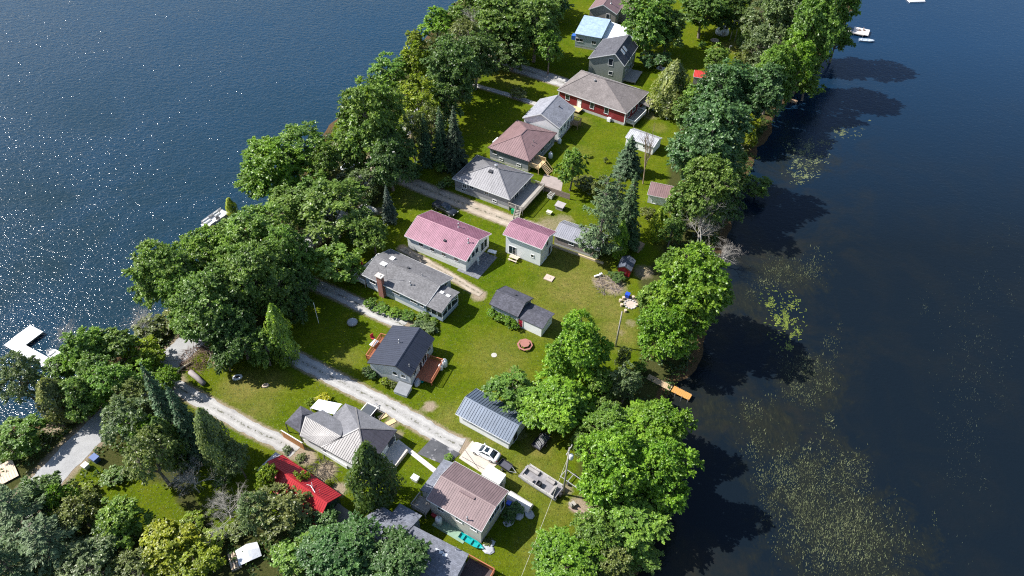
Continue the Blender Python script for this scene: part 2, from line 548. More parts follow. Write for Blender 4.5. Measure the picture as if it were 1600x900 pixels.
def np_mesh(name, verts, quads, material, smooth_shade=False, attrs=None):
    me = bpy.data.meshes.new(name)
    verts = np.asarray(verts, np.float32); quads = np.asarray(quads, np.int32)
    k = quads.shape[1]
    me.vertices.add(len(verts)); me.vertices.foreach_set('co', verts.ravel())
    me.loops.add(quads.size); me.loops.foreach_set('vertex_index', quads.ravel())
    me.polygons.add(len(quads)); me.polygons.foreach_set('loop_start', np.arange(0, quads.size, k, dtype=np.int32))
    me.polygons.foreach_set('loop_total', np.full(len(quads), k, np.int32))
    if smooth_shade: me.polygons.foreach_set('use_smooth', np.ones(len(quads), bool))
    me.update(calc_edges=True)
    for nm, dom, arr in (attrs or []):
        a = me.attributes.new(nm, 'FLOAT', dom); a.data.foreach_set('value', np.asarray(arr, np.float32))
    me.materials.append(material)
    return me

def ground_material():
    m, n, l, b = new_mat('lawn_and_soil')
    nt = m.node_tree
    co = coords(nt)
    at = {}
    for k in ('dirt', 'dry', 'woodf', 'shore'):
        a = nt.nodes.new('ShaderNodeAttribute'); a.attribute_name = k; at[k] = a.outputs['Fac']
    n_big = noise(nt, 0.09, 5, 0.6, co)
    n_mid = noise(nt, 0.45, 6, 0.65, co)
    n_fine = noise(nt, 4.5, 4, 0.7, co)
    n_clump = noise(nt, 1.4, 5, 0.7, co)
    n_blade = noise(nt, 14.0, 3, 0.7, co)
    g1 = ramp(nt, [(0.30, (0.062, 0.108, 0.004)), (0.5, (0.090, 0.126, 0.006)), (0.70, (0.138, 0.148, 0.014))])
    l.new(n_mid.outputs[0], g1.inputs[0])
    g2 = ramp(nt, [(0.35, (0.054, 0.102, 0.004)), (0.65, (0.124, 0.138, 0.010))])
    l.new(n_big.outputs[0], g2.inputs[0])
    lawn = mixc(nt, 0.5, g1.outputs[0], g2.outputs[0])
    # dried grass
    dm = mathn(nt, 'MULTIPLY', at['dry'], mathn(nt, 'MULTIPLY_ADD', n_mid.outputs[0], 2.2, -0.1))
    lawn = mixc(nt, dm, lawn, (0.172, 0.156, 0.040))
    rf = ramp(nt, [(0.25, 0.52), (0.75, 1.42)]); l.new(n_fine.outputs[0], rf.inputs[0])
    lawn = mixc(nt, 1.0, lawn, rf.outputs[0], 'MULTIPLY')
    rc_ = ramp(nt, [(0.3, 0.74), (0.7, 1.22)]); l.new(n_clump.outputs[0], rc_.inputs[0])
    lawn = mixc(nt, 1.0, lawn, rc_.outputs[0], 'MULTIPLY')
    rb = ramp(nt, [(0.3, 0.78), (0.7, 1.2)]); l.new(n_blade.outputs[0], rb.inputs[0])
    lawn = mixc(nt, 1.0, lawn, rb.outputs[0], 'MULTIPLY')
    # soil
    s1 = ramp(nt, [(0.3, (0.1892, 0.1462, 0.0989)), (0.7, (0.3612, 0.2924, 0.2150))]); l.new(n_fine.outputs[0], s1.inputs[0])
    # forest floor
    w1 = ramp(nt, [(0.3, (0.0301, 0.0387, 0.0120)), (0.55, (0.0602, 0.0645, 0.0206)), (0.75, (0.1118, 0.0860, 0.0473))]); l.new(n_fine.outputs[0], w1.inputs[0])
    def soft(a, thr=0.5, wdt=0.22, src=n_mid):
        s = mathn(nt, 'ADD', a, mathn(nt, 'MULTIPLY_ADD', src.outputs[0], 0.9, -0.45))
        r = ramp(nt, [(thr - wdt, 0.0), (thr + wdt, 1.0)]); l.new(s, r.inputs[0])
        return r.outputs[0]
    c = mixc(nt, soft(at['woodf']), lawn, w1.outputs[0])
    c = mixc(nt, soft(at['dirt'], 0.55, 0.30, n_clump), c, s1.outputs[0])
    bank = ramp(nt, [(0.3, (0.0430, 0.0301, 0.0155)), (0.7, (0.1462, 0.0946, 0.0516))]); l.new(n_fine.outputs[0], bank.inputs[0])
    c = mixc(nt, soft(at['shore'], 0.5, 0.15), c, bank.outputs[0])
    l.new(c, b.inputs['Base Color'])
    b.inputs['Roughness'].default_value = 0.95
    b.inputs['Specular IOR Level'].default_value = 0.0
    hb = mathn(nt, 'ADD', n_fine.outputs[0], mathn(nt, 'MULTIPLY', n_blade.outputs[0], 0.7))
    bump(nt, b, hb, 0.75, 0.14)
    return m
shore_att = 1 - smooth(SD, 0.2, 2.2)
gm = np_mesh('ground', verts, q, ground_material(), True,
             [('dirt', 'POINT', dirt[used]), ('dry', 'POINT', dry[used]), ('woodf', 'POINT', woodf[used]), ('shore', 'POINT', shore_att[used])])
ground = bpy.data.objects.new('ground', gm); COL.objects.link(ground)
tag(ground, 'grassy peninsula ground with lawns, worn soil and leaf litter', 'ground', kind='structure')

# ---- lake
def water_material():
    m, n, l, b = new_mat('lake_water')
    nt = m.node_tree
    co = coords(nt)
    mp = nt.nodes.new('ShaderNodeMapping'); mp.inputs['Rotation'].default_value = (0, 0, 0.5); mp.inputs['Scale'].default_value = (1, 1.6, 1); l.new(co, mp.inputs[0])
    w1 = noise(nt, 0.75, 3, 0.55, mp.outputs[0], 0.6)
    w2 = noise(nt, 2.1, 3, 0.5, mp.outputs[0], 0.5)
    w3 = noise(nt, 0.035, 5, 0.6, co, 0.5)
    sep = nt.nodes.new('ShaderNodeSeparateXYZ'); l.new(co, sep.inputs[0])
    # open water, sky reflection and depth put into its blue, and the sheltered side with weed beds and silt showing through
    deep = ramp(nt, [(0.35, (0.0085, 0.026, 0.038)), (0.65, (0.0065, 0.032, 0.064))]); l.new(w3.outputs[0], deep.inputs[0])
    far = ramp(nt, [(0.0, 0.0), (1.0, 1.0)]); l.new(mathn(nt, 'MULTIPLY_ADD', sep.outputs[1], 0.011, -1.2), far.inputs[0])  # bluer with distance: reflected sky painted in along with greater depth
    deep_sky_c = mixc(nt, far.outputs[0], deep.outputs[0], (0.0055, 0.032, 0.068))
    n_w = noise(nt, 0.07, 5, 0.65, co, 0.6)
    n_s = noise(nt, 0.6, 5, 0.7, co)
    weed = ramp(nt, [(0.46, 0.0), (0.62, 1.0)]); l.new(n_w.outputs[0], weed.inputs[0])
    shal = ramp(nt, [(0.3, (0.010, 0.014, 0.012)), (0.7, (0.026, 0.022, 0.012))]); l.new(n_s.outputs[0], shal.inputs[0])
    e = mathn(nt, 'SUBTRACT', sep.outputs[0], mathn(nt, 'MULTIPLY_ADD', sep.outputs[1], 0.42, -10.0))
    side = ramp(nt, [(0.0, 0.0), (1.0, 1.0)]); l.new(mathn(nt, 'MULTIPLY_ADD', e, 0.05, 0.5), side.inputs[0])
    nearb = ramp(nt, [(0.0, 1.0), (0.55, 0.55), (1.0, 0.12)]); l.new(mathn(nt, 'MULTIPLY', e, 0.024), nearb.inputs[0])
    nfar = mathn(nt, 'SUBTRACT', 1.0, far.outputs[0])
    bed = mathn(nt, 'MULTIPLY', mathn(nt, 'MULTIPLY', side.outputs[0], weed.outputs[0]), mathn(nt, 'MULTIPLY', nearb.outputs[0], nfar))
    east = mixc(nt, far.outputs[0], (0.0050, 0.0095, 0.0150), (0.0055, 0.026, 0.062))  # far end blue from painted sky reflection as well as depth
    c = mixc(nt, side.outputs[0], deep_sky_c, east)
    c = mixc(nt, bed, c, shal.outputs[0])
    # weed beds and silt lying where they show in the sheltered water
    tot = None
    for px_, py_, ra, rb in ((1290, 800, 15.5, 19), (1345, 870, 14, 12), (1262, 588, 8.5, 11), (1195, 665, 9, 8), (1225, 428, 11, 8), (1110, 640, 7, 6), (1160, 470, 7, 7), (1260, 255, 9, 9)):
        cc = G(px_, py_, WATER_Z)
        dx = mathn(nt, 'MULTIPLY', mathn(nt, 'SUBTRACT', sep.outputs[0], cc.x), 1 / ra); dy = mathn(nt, 'MULTIPLY', mathn(nt, 'SUBTRACT', sep.outputs[1], cc.y), 1 / rb)
        dd = mathn(nt, 'SQRT', mathn(nt, 'ADD', mathn(nt, 'MULTIPLY', dx, dx), mathn(nt, 'MULTIPLY', dy, dy)))
        mk = mathn(nt, 'SUBTRACT', 1.0, dd)
        tot = mk if tot is None else mathn(nt, 'MAXIMUM', tot, mk)
    n_e = noise(nt, 0.22, 6, 0.7, co, 0.8)
    tot = mathn(nt, 'ADD', tot, mathn(nt, 'MULTIPLY_ADD', n_e.outputs[0], 2.6, -1.45))
    bm = ramp(nt, [(0.05, 0.0), (0.6, 0.62)]); l.new(tot, bm.inputs[0])
    mp2 = nt.nodes.new('ShaderNodeMapping'); mp2.inputs['Rotation'].default_value = (0, 0, -0.35); mp2.inputs['Scale'].default_value = (2.2, 0.5, 1); l.new(co, mp2.inputs[0])
    n_st = noise(nt, 1.2, 5, 0.75, mp2.outputs[0])
    wc = ramp(nt, [(0.35, (0.009, 0.012, 0.010)), (0.55, (0.018, 0.019, 0.011)), (0.72, (0.032, 0.036, 0.019))]); l.new(n_st.outputs[0], wc.inputs[0])
    c = mixc(nt, bm.outputs[0], c, wc.outputs[0])
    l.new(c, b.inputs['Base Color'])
    b.inputs['Roughness'].default_value = 0.10
    b.inputs['Specular IOR Level'].default_value = 0.30
    b.inputs['IOR'].default_value = 1.333
    amp = mixc(nt, side.outputs[0], (1, 1, 1), (0.25, 0.25, 0.25))
    # gusts: rougher and calmer areas
    gust = ramp(nt, [(0.3, 0.75), (0.7, 1.25)]); l.new(w3.outputs[0], gust.inputs[0])
    h = mathn(nt, 'MULTIPLY', mathn(nt, 'MULTIPLY', mathn(nt, 'ADD', w1.outputs[0], mathn(nt, 'MULTIPLY', w2.outputs[0], 0.5)), amp), gust.outputs[0])
    bump(nt, b, h, 1.0, 0.21)
    return m
lk = MB()
S = 2600
lk.add([(-S, -S + 200, WATER_Z), (S, -S + 200, WATER_Z), (S, S + 200, WATER_Z), (-S, S + 200, WATER_Z)], [(0, 1, 2, 3)])
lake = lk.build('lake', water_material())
tag(lake, 'dark blue lake water on both sides of the peninsula', 'lake', kind='structure')

# ---- roads and lanes: sheets with ragged edges
def gravel_mat(name, c1, c2, stripe=True):
    m, n, l, b = new_mat(name)
    nt = m.node_tree
    co = coords(nt)
    n1 = noise(nt, 0.5, 6, 0.65, co)
    n2 = noise(nt, 9, 4, 0.75, co)
    r1 = ramp(nt, [(0.3, c1), (0.7, c2)]); l.new(n1.outputs[0], r1.inputs[0])
    r2 = ramp(nt, [(0.25, 0.72), (0.75, 1.25)]); l.new(n2.outputs[0], r2.inputs[0])
    c = mixc(nt, 1.0, r1.outputs[0], r2.outputs[0], 'MULTIPLY')
    if stripe:      # weeds growing in the middle strip, packed wheel tracks
        at = nt.nodes.new('ShaderNodeAttribute'); at.attribute_name = 'across'
        mid = ramp(nt, [(0.38, 0.0), (0.5, 1.0), (0.62, 0.0)]); l.new(at.outputs['Fac'], mid.inputs[0])
        n3 = noise(nt, 1.6, 4, 0.7, co)
        r3 = ramp(nt, [(0.50, 0.0), (0.56, 1.0)]); l.new(n3.outputs[0], r3.inputs[0])
        c = mixc(nt, mathn(nt, 'MULTIPLY', mid.outputs[0], r3.outputs[0]), c, (0.085, 0.085, 0.05))
        wt = ramp(nt, [(0.08, 0.9), (0.22, 1.12), (0.36, 0.92), (0.64, 0.92), (0.78, 1.12), (0.92, 0.9)]); l.new(at.outputs['Fac'], wt.inputs[0])
        c = mixc(nt, 1.0, c, wt.outputs[0], 'MULTIPLY')
    l.new(c, b.inputs['Base Color'])
    b.inputs['Roughness'].default_value = 0.9
    b.inputs['Specular IOR Level'].default_value = 0.2
    bump(nt, b, n2.outputs[0], 0.5, 0.05)
    return m
def strip(name, pts, width, z, material, ragged=0.25, label=None, step=0.8):
    w = [Vector((G(*p).x, G(*p).y, 0)) for p in pts]
    # resample with Catmull-Rom
    cl = []
    for i in range(len(w) - 1):
        p0, p1, p2, p3 = w[max(i - 1, 0)], w[i], w[i + 1], w[min(i + 2, len(w) - 1)]
        k = max(2, int((p2 - p1).length / step))
        for j in range(k):
            t = j / k
            cl.append(0.5 * ((2 * p1) + (p2 - p0) * t + (2 * p0 - 5 * p1 + 4 * p2 - p3) * t * t + (3 * p1 - p0 - 3 * p2 + p3) * t ** 3))
    cl.append(w[-1])
    na = 7
    vs = []; ac = []; qs = []
    for i, p in enumerate(cl):
        d = (cl[min(i + 1, len(cl) - 1)] - cl[max(i - 1, 0)]).normalized()
        nrm = Vector((-d.y, d.x, 0))
        e0, e1 = random.uniform(-1, 1) * ragged, random.uniform(-1, 1) * ragged
        for k in range(na):
            t = k / (na - 1)
            off = (t - 0.5) * width + (e0 * (1 - t) ** 3 + e1 * t ** 3)
            pp = p + nrm * off
            vs.append((pp.x, pp.y, z)); ac.append(t)
    for i in range(len(cl) - 1):
        for k in range(na - 1): qs.append((i * na + k, (i + 1) * na + k, (i + 1) * na + k + 1, i * na + k + 1))
    qs = [tuple(reversed(t)) for t in qs]
    me = np_mesh(name, vs, qs, material, False, [('across', 'POINT', ac)])
    o = bpy.data.objects.new(name, me); COL.objects.link(o)
    return tag(o, label, None, kind='structure')
g_grey = gravel_mat('grey_gravel', (0.31, 0.30, 0.29), (0.43, 0.42, 0.40))
g_sand = gravel_mat('sandy_gravel', (0.29, 0.24, 0.18), (0.43, 0.37, 0.30))
g_road = gravel_mat('road_tarmac', (0.28, 0.28, 0.28), (0.37, 0.37, 0.37), False)
strip('road', ROAD, 4.7, 0.018, g_road, 0.15, 'pale grey shore road running under the trees')
lane_labels = ['shaded gravel lane running past the red roofed cottage', 'pale gravel lane leading to the parked white car', 'gravel lane ending beside the navy roofed cottage',
               'gravel lane beside the silver hip roofed house', 'sandy track between the pink roofed house and the brick chimney house', 'narrow pale path to the white gabled house', 'wide grey gravel driveway of the dark red house']
for i, (nm, pts, w) in enumerate(LANES):
    strip(nm, pts, w * .92, 0.030 + 0.004 * i, g_sand if nm == 'sandy_track' or i == 3 else g_grey, 0.16, lane_labels[i])
def sheet(name, pts, z, material, thick=0.05, label=None, parent=None):
    b = MB()
    poly = [G(p[0], p[1]) for p in pts]
    area = sum(poly[i].x * poly[(i + 1) % len(poly)].y - poly[(i + 1) % len(poly)].x * poly[i].y for i in range(len(poly)))
    if area < 0: poly.reverse()
    b.prism([(p.x, p.y) for p in poly], z - thick, z)
    o = b.build(name, material)
    return tag(o, label, None, kind='structure')
concrete = mat('concrete', (0.55, 0.50, 0.45), 0.85, 0.12, 0.8, dirt=0.35, bump_s=0.15)
asphalt = gravel_mat('worn_asphalt', (0.055, 0.057, 0.065), (0.11, 0.112, 0.12), False)
_nt = asphalt.node_tree; _b = _nt.nodes['Principled BSDF']
_src = _b.inputs['Base Color'].links[0].from_socket
_n = noise(_nt, 0.75, 4, 0.6, coords(_nt)); _r = ramp(_nt, [(0.56, 0.0), (0.66, 0.75)]); _nt.links.new(_n.outputs[0], _r.inputs[0])
_nt.links.new(mixc(_nt, _r.outputs[0], _src, (0.36, 0.35, 0.36)), _b.inputs['Base Color'])

# ------------------------------------------------------------------ trees
LEAF = leaf_mat()
NEEDLE = leaf_mat('needles', 0.12, 0.6)
BARK = mat('bark', (0.17, 0.14, 0.115), 0.9, 0.3, 1.5, bump_s=0.5, bump_scale=6)
BARK_PALE = mat('bark_pale', (0.42, 0.39, 0.35), 0.9, 0.25, 1.5, bump_s=0.4, bump_scale=6)

def leaves_to_mesh(name, pos, nrm, size, var, material, aspect=0.62, seed=0, along=None):
    """one folded diamond per leaf spray; pos, nrm (n,3); size (n,)"""
    r = np.random.default_rng(seed)
    n = len(pos)
    nrm = nrm / np.linalg.norm(nrm, axis=1, keepdims=True)
    if along is None: a = r.normal(size=(n, 3))
    else: a = along + r.normal(size=(n, 3)) * 0.25
    t = a - (a * nrm).sum(1, keepdims=True) * nrm
    t /= np.linalg.norm(t, axis=1, keepdims=True) + 1e-9
    bt = np.cross(nrm, t)
    s = size[:, None]
    fold = nrm * s * 0.16
    v = np.empty((n, 4, 3), np.float32)
    v[:, 0] = pos - t * s * 0.55
    v[:, 1] = pos + bt * s * 0.5 * aspect - fold
    v[:, 2] = pos + t * s * 0.55
    v[:, 3] = pos - bt * s * 0.5 * aspect - fold
    qd = np.arange(n * 4).reshape(n, 4)
    return np_mesh(name, v.reshape(-1, 3), qd, material, False, [('var', 'FACE', np.clip(var, 0, 1))])

def limbs_mesh(name, paths, material):
    b = MB()
    for pts, rad, n in paths: b.tube(pts, rad, n, cap=False)
    me = bpy.data.meshes.new(name)
    me.from_pydata([tuple(v) for v in b.v], [], b.f)
    me.polygons.foreach_set('use_smooth', [True] * len(me.polygons))
    me.materials.append(material)
    me.update()
    return me

def unit(v):
    return v / (np.linalg.norm(v, axis=-1, keepdims=True) + 1e-9)

def broad_proto(seed, R, Rv, clear, n_clump, per, leaf, open_=0.0, flat=0.62):
    """broadleaf: several uneven lobes, each carrying clumps of twigs with leaf sprays"""
    r = np.random.default_rng(seed)
    zc = clear + Rv
    lobes = [(np.array([0, 0, zc + Rv * 0.18]), R * 0.60, Rv * 0.80)]
    nl = r.integers(7, 10)
    a0 = r.uniform(0, 6.28)
    for i in range(nl):
        a = a0 + i * 6.283 * 0.382 * 2 + r.normal() * 0.25
        lv = r.uniform(-0.55, 0.55)
        d = R * r.uniform(0.42, 0.68) * math.sqrt(max(0.2, 1 - lv * lv))
        q = R * r.uniform(0.30, 0.46)
        lobes.append((np.array([math.cos(a) * d, math.sin(a) * d, zc + lv * Rv]), q, q * r.uniform(0.7, 0.95) * Rv / R))
    cs = []
    tries = 0
    wts = np.array([l[1] ** 2 for l in lobes]); wts /= wts.sum()
    while len(cs) < n_clump and tries < 9000:
        tries += 1
        li = r.choice(len(lobes), p=wts)
        c, q, qv = lobes[li]
        d = unit(r.normal(size=3))
        if d[2] < -0.35 and r.random() < 0.8: continue
        rad = 1 - 0.5 * r.random() ** 2
        p = c + np.array([d[0] * q, d[1] * q, d[2] * qv]) * rad
        if p[2] < clear * 0.8: continue
        rc = R * r.uniform(0.10, 0.17)
        if any(np.linalg.norm(p - k[0]) < 0.60 * (rc + k[1]) for k in cs): continue
        # skip what lies deep inside another lobe
        deep = False
        for j, (c2, q2, qv2) in enumerate(lobes):
            if j != li and np.linalg.norm((p - c2) / np.array([q2, q2, qv2])) < 0.55: deep = True
        if deep and r.random() < 0.75: continue
        if r.random() < open_: continue
        out = unit(np.array([p[0], p[1], (p[2] - zc) * 0.7 + 0.25 * R]))
        cs.append((p, rc, unit(d * 0.5 + out * 0.5), r.random()))
    lobe_var = r.random(len(lobes))
    P, N, S, V, A = [], [], [], [], []
    for p, rc, d, cv in cs:
        k = int(per * r.uniform(0.7, 1.25) * (rc / (R * 0.135)) ** 1.7)
        axis = unit(np.array([d[0], d[1], max(d[2], 0) + 0.55]))
        nt_ = 8
        tw = unit(r.normal(size=(nt_, 3)) * 0.75 + d * 0.75 + np.array([0, 0, 0.1]))
        wi = r.integers(0, nt_, k)
        pick = tw[wi]
        on = r.random((k, 1)) < 0.74
        s_ = r.random((k, 1)) ** 0.7
        u = unit(r.normal(size=(k, 3)))
        flip = (u @ axis) < -0.2
        u[flip] *= -1
        off = np.where(on, pick * s_ * 1.55 * rc + u * 0.20 * rc, u * rc * r.random((k, 1)) ** 0.5)
        off[:, 2] = off[:, 2] * flat - np.where(on[:, 0], 0.18 * rc * s_[:, 0] ** 2, 0)
        P.append(p + off)
        N.append(unit(axis * 0.55 + np.array([0, 0, 0.5]) + r.normal(size=(k, 3)) * 0.48))
        S.append(leaf * r.uniform(0.6, 1.35, k))
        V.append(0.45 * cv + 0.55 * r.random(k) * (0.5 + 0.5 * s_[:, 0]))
        A.append(pick)
    P, N, S, V, A = map(np.concatenate, (P, N, S, V, A))
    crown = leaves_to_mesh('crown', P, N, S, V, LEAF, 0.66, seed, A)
    paths = []
    tr = R * 0.045 + 0.06
    top = np.array([r.normal() * R * 0.05, r.normal() * R * 0.05, clear + Rv * 1.25])
    mid = np.array([r.normal() * R * 0.05, r.normal() * R * 0.05, clear + Rv * 0.4])
    paths.append(([(0, 0, -0.3), (0, 0, 0.3), tuple(mid * 0.5), tuple(mid), tuple(top)], [tr * 1.5, tr * 1.15, tr, tr * 0.75, tr * 0.18], 8))
    for c, q, qv in lobes[1:]:
        st = np.array([mid[0], mid[1], max(clear * 0.6, min(mid[2], c[2] - 0.25 * R))])
        m1 = st + (c - st) * 0.5 + np.array([0, 0, -0.05 * R])
        paths.append(([tuple(st), tuple(m1), tuple(c)], [tr * 0.5, tr * 0.34, tr * 0.16], 5))
    for i in r.permutation(len(cs))[:max(12, len(cs) // 2)]:
        p, rc, d, cv = cs[i]
        c = min(lobes, key=lambda k: np.linalg.norm(k[0] - p))[0]
        st = c + (p - c) * 0.1 - np.array([0, 0, 0.08 * R])
        paths.append(([tuple(st), tuple((st + p) / 2 + r.normal(size=3) * R * 0.02), tuple(p)], [tr * 0.18, tr * 0.11, tr * 0.03], 4))
    return crown, limbs_mesh('trunk', paths, BARK), R, zc, Rv

def conifer_proto(seed, R, H, tiers, leaf, droop=0.25, style='spruce'):
    r = np.random.default_rng(seed)
    P, N, S, V, A = [], [], [], [], []
    paths = [([(0, 0, -0.3), (0, 0, H * 0.5), (0, 0, H * 0.98)], [R * 0.075 + 0.05, R * 0.05, 0.03], 7)]
    for ti in range(tiers):
        t = ti / (tiers - 1)
        z = H * (0.10 + 0.88 * t)
        if style == 'pine':
            rad = R * (0.45 + 0.55 * math.sin(math.pi * min(1, 0.25 + 0.72 * t))) * (1 - 0.55 * t ** 2) * r.uniform(0.7, 1.1)
            nb = r.integers(4, 7)
        else:
            rad = R * (1 - t) ** 0.85 * r.uniform(0.85, 1.08) + 0.12
            nb = max(5, int(13 * (1 - t * 0.6)))
        a0 = r.uniform(0, 6.28)
        for b in range(nb):
            if style == 'pine' and r.random() < 0.12: continue
            a = a0 + b * 6.283 / nb + r.normal() * 0.16
            L = rad * r.uniform(0.75, 1.12)
            dv = np.array([math.cos(a), math.sin(a), 0])
            zt = z + (-droop * L + r.normal() * 0.1 if style != 'pine' else 0.22 * L + r.normal() * 0.15)
            tip = dv * L + np.array([0, 0, zt])
            base = np.array([0, 0, z])
            if L > 0.7: paths.append(([tuple(base), tuple(base + (tip - base) * 0.5 + np.array([0, 0, 0.05 * L])), tuple(tip)], [0.012 * R + 0.02, 0.02, 0.008], 3))
            k = int((L / leaf) * (11 if style != 'pine' else 16))
            s = r.random(k) ** (0.6 if style != 'pine' else 0.42)
            wid = (0.30 * L * (1 - s * 0.75) if style != 'pine' else 0.26 * L * np.sin(math.pi * np.clip(s * 0.75 + 0.2, 0, 1)))
            lat = r.normal(size=k) * wid * 0.6
            perp = np.array([-dv[1], dv[0], 0])
            p = base + (tip - base) * s[:, None] + perp * lat[:, None] + np.array([0, 0, 1]) * (r.normal(size=(k, 1)) * 0.07 * L * 0.4 - np.abs(lat[:, None]) * droop * 0.5)
            P.append(p)
            N.append(np.array([0, 0, 0.85]) + dv * 0.35 + r.normal(size=(k, 3)) * 0.36)
            S.append(leaf * r.uniform(0.7, 1.3, k))
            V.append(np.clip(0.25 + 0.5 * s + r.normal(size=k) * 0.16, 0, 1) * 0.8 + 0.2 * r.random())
            A.append(dv + np.sign(lat)[:, None] * perp * 0.6 + np.zeros((k, 3)))
    P, N, S, V, A = map(np.concatenate, (P, N, S, V, A))
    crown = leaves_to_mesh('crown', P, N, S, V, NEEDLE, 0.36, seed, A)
    return crown, limbs_mesh('trunk', paths, BARK), R, H / 2, H / 2

def column_proto(seed, R, H, n, leaf, cone=0.5):
    """cedar or poplar: upright dense body of small upswept sprays with vertical fluting"""
    r = np.random.default_rng(seed)
    t = r.random(n) ** 0.85
    a = r.uniform(0, 6.283, n)
    ph = r.uniform(0, 6.28, 5)
    prof = np.sin(math.pi * np.clip(0.16 + 0.84 * t, 0, 1)) ** 0.55 * (1 - cone * t ** 1.4)
    lump = 1 + 0.14 * np.sin(3 * a + ph[0] + 5 * t) + 0.12 * np.sin(5 * a + ph[1] - 9 * t) + 0.13 * np.sin(14 * t + ph[2] + 2 * a) + 0.07 * np.sin(23 * t + 7 * a + ph[3])
    rad = R * prof * lump * (1 - 0.42 * r.random(n) ** 2.4)
    P = np.stack([np.cos(a) * rad, np.sin(a) * rad, H * (0.04 + 0.96 * t)], -1) + r.normal(size=(n, 3)) * 0.05 * R
    N = np.stack([np.cos(a), np.sin(a), 0.45 + t * 0.6], -1) + r.normal(size=(n, 3)) * 0.45
    A = np.stack([np.cos(a) * 0.4, np.sin(a) * 0.4, np.ones(n)], -1)
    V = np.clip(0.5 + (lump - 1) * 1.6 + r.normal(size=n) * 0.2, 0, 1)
    crown = leaves_to_mesh('crown', P, N, leaf * r.uniform(0.7, 1.3, n), V, LEAF, 0.5, seed, A)
    paths = [([(0, 0, -0.3), (0, 0, H * 0.5), (0, 0, H * 0.93)], [R * 0.08 + 0.05, R * 0.06, 0.03], 6)]
    for i in range(14):
        z = H * r.uniform(0.15, 0.8); aa = r.uniform(0, 6.28); L = R * r.uniform(0.5, 0.85)
        paths.append(([(0, 0, z), (math.cos(aa) * L, math.sin(aa) * L, z + L * 0.8)], [0.05, 0.015], 3))
    return crown, limbs_mesh('trunk', paths, BARK), R, H / 2, H / 2

def dead_proto(seed, H, spread, depth=5, mat_=None, lean=0.0, thick=1.0):
    r = np.random.default_rng(seed)
    tw, main = [], []
    def grow(p, d, L, rad, lev):
        m = p + d * L * 0.5 + r.normal(size=3) * L * 0.05
        e = p + d * L + r.normal(size=3) * L * 0.09
        (main if lev < 2 else tw).append(([tuple(p), tuple(m), tuple(e)], [rad, rad * 0.82, rad * 0.6], 5 if lev < 2 else 3))
        if lev >= depth: return
        k = r.integers(3, 5) if lev else 6
        for i in range(k):
            nd = unit(d * r.uniform(0.7, 1.0) + r.normal(size=3) * spread + np.array([0, 0, 0.10]))
            st = p + (e - p) * r.uniform(0.35, 1.0)
            grow(st, nd, L * r.uniform(0.52, 0.78), rad * 0.52, lev + 1)
    grow(np.array([0, 0, -0.3]), unit(np.array([lean, lean * 0.3, 1.0])), H * 0.44, thick * (H * 0.010 + 0.02), 0)
    return limbs_mesh('twigs', tw, mat_ or BARK_PALE), limbs_mesh('trunk', main, mat_ or BARK_PALE), H * 0.35, H * 0.55, H * 0.45

PROTO = {
    'big': [broad_proto(11 + i, 8.0, 7.0, 2.2, 190, 190, 0.47) for i in range(5)],
    'mid': [broad_proto(31 + i, 4.6, 4.2, 1.4, 120, 110, 0.40) for i in range(5)],
    'airy': [broad_proto(51 + i, 5.0, 5.2, 1.5, 105, 85, 0.38, 0.25, 0.75) for i in range(3)],
    'bush': [broad_proto(71 + i, 1.8, 1.3, 0.1, 60, 50, 0.26) for i in range(3)],
    'spruce': [conifer_proto(81 + i, 3.4, 13.0, 26, 0.50) for i in range(2)],
    'pine': [conifer_proto(91 + i, 5.0, 15.0, 15, 0.52, style='pine') for i in range(2)],
    'cedar': [column_proto(101 + i, 3.0, 9.0, 5200, 0.42, 0.45) for i in range(2)],
    'poplar': [column_proto(111 + i, 2.6, 11.0, 4200, 0.46, 0.3) for i in range(2)],
    'dead': [dead_proto(121 + i, 10.0, 0.52, 6) for i in range(3)],
    'snag': [dead_proto(131, 11.0, 0.34, 4, mat('snag_bark', (0.30, 0.22, 0.15), .9, .25), 0.0, 2.4)],
}
COLS = {'bright': (0.164, 0.293, 0.024), 'yellow': (0.221, 0.288, 0.019), 'maple': (0.160, 0.268, 0.040), 'green': (0.150, 0.240, 0.046), 'dark': (0.108, 0.182, 0.046),
        'blue': (0.094, 0.182, 0.062), 'grey': (0.150, 0.208, 0.080), 'olive': (0.172, 0.205, 0.055), 'spruce': (0.056, 0.108, 0.046), 'pine': (0.080, 0.132, 0.052), 'lime': (0.244, 0.287, 0.015)}
_tree_no = 0
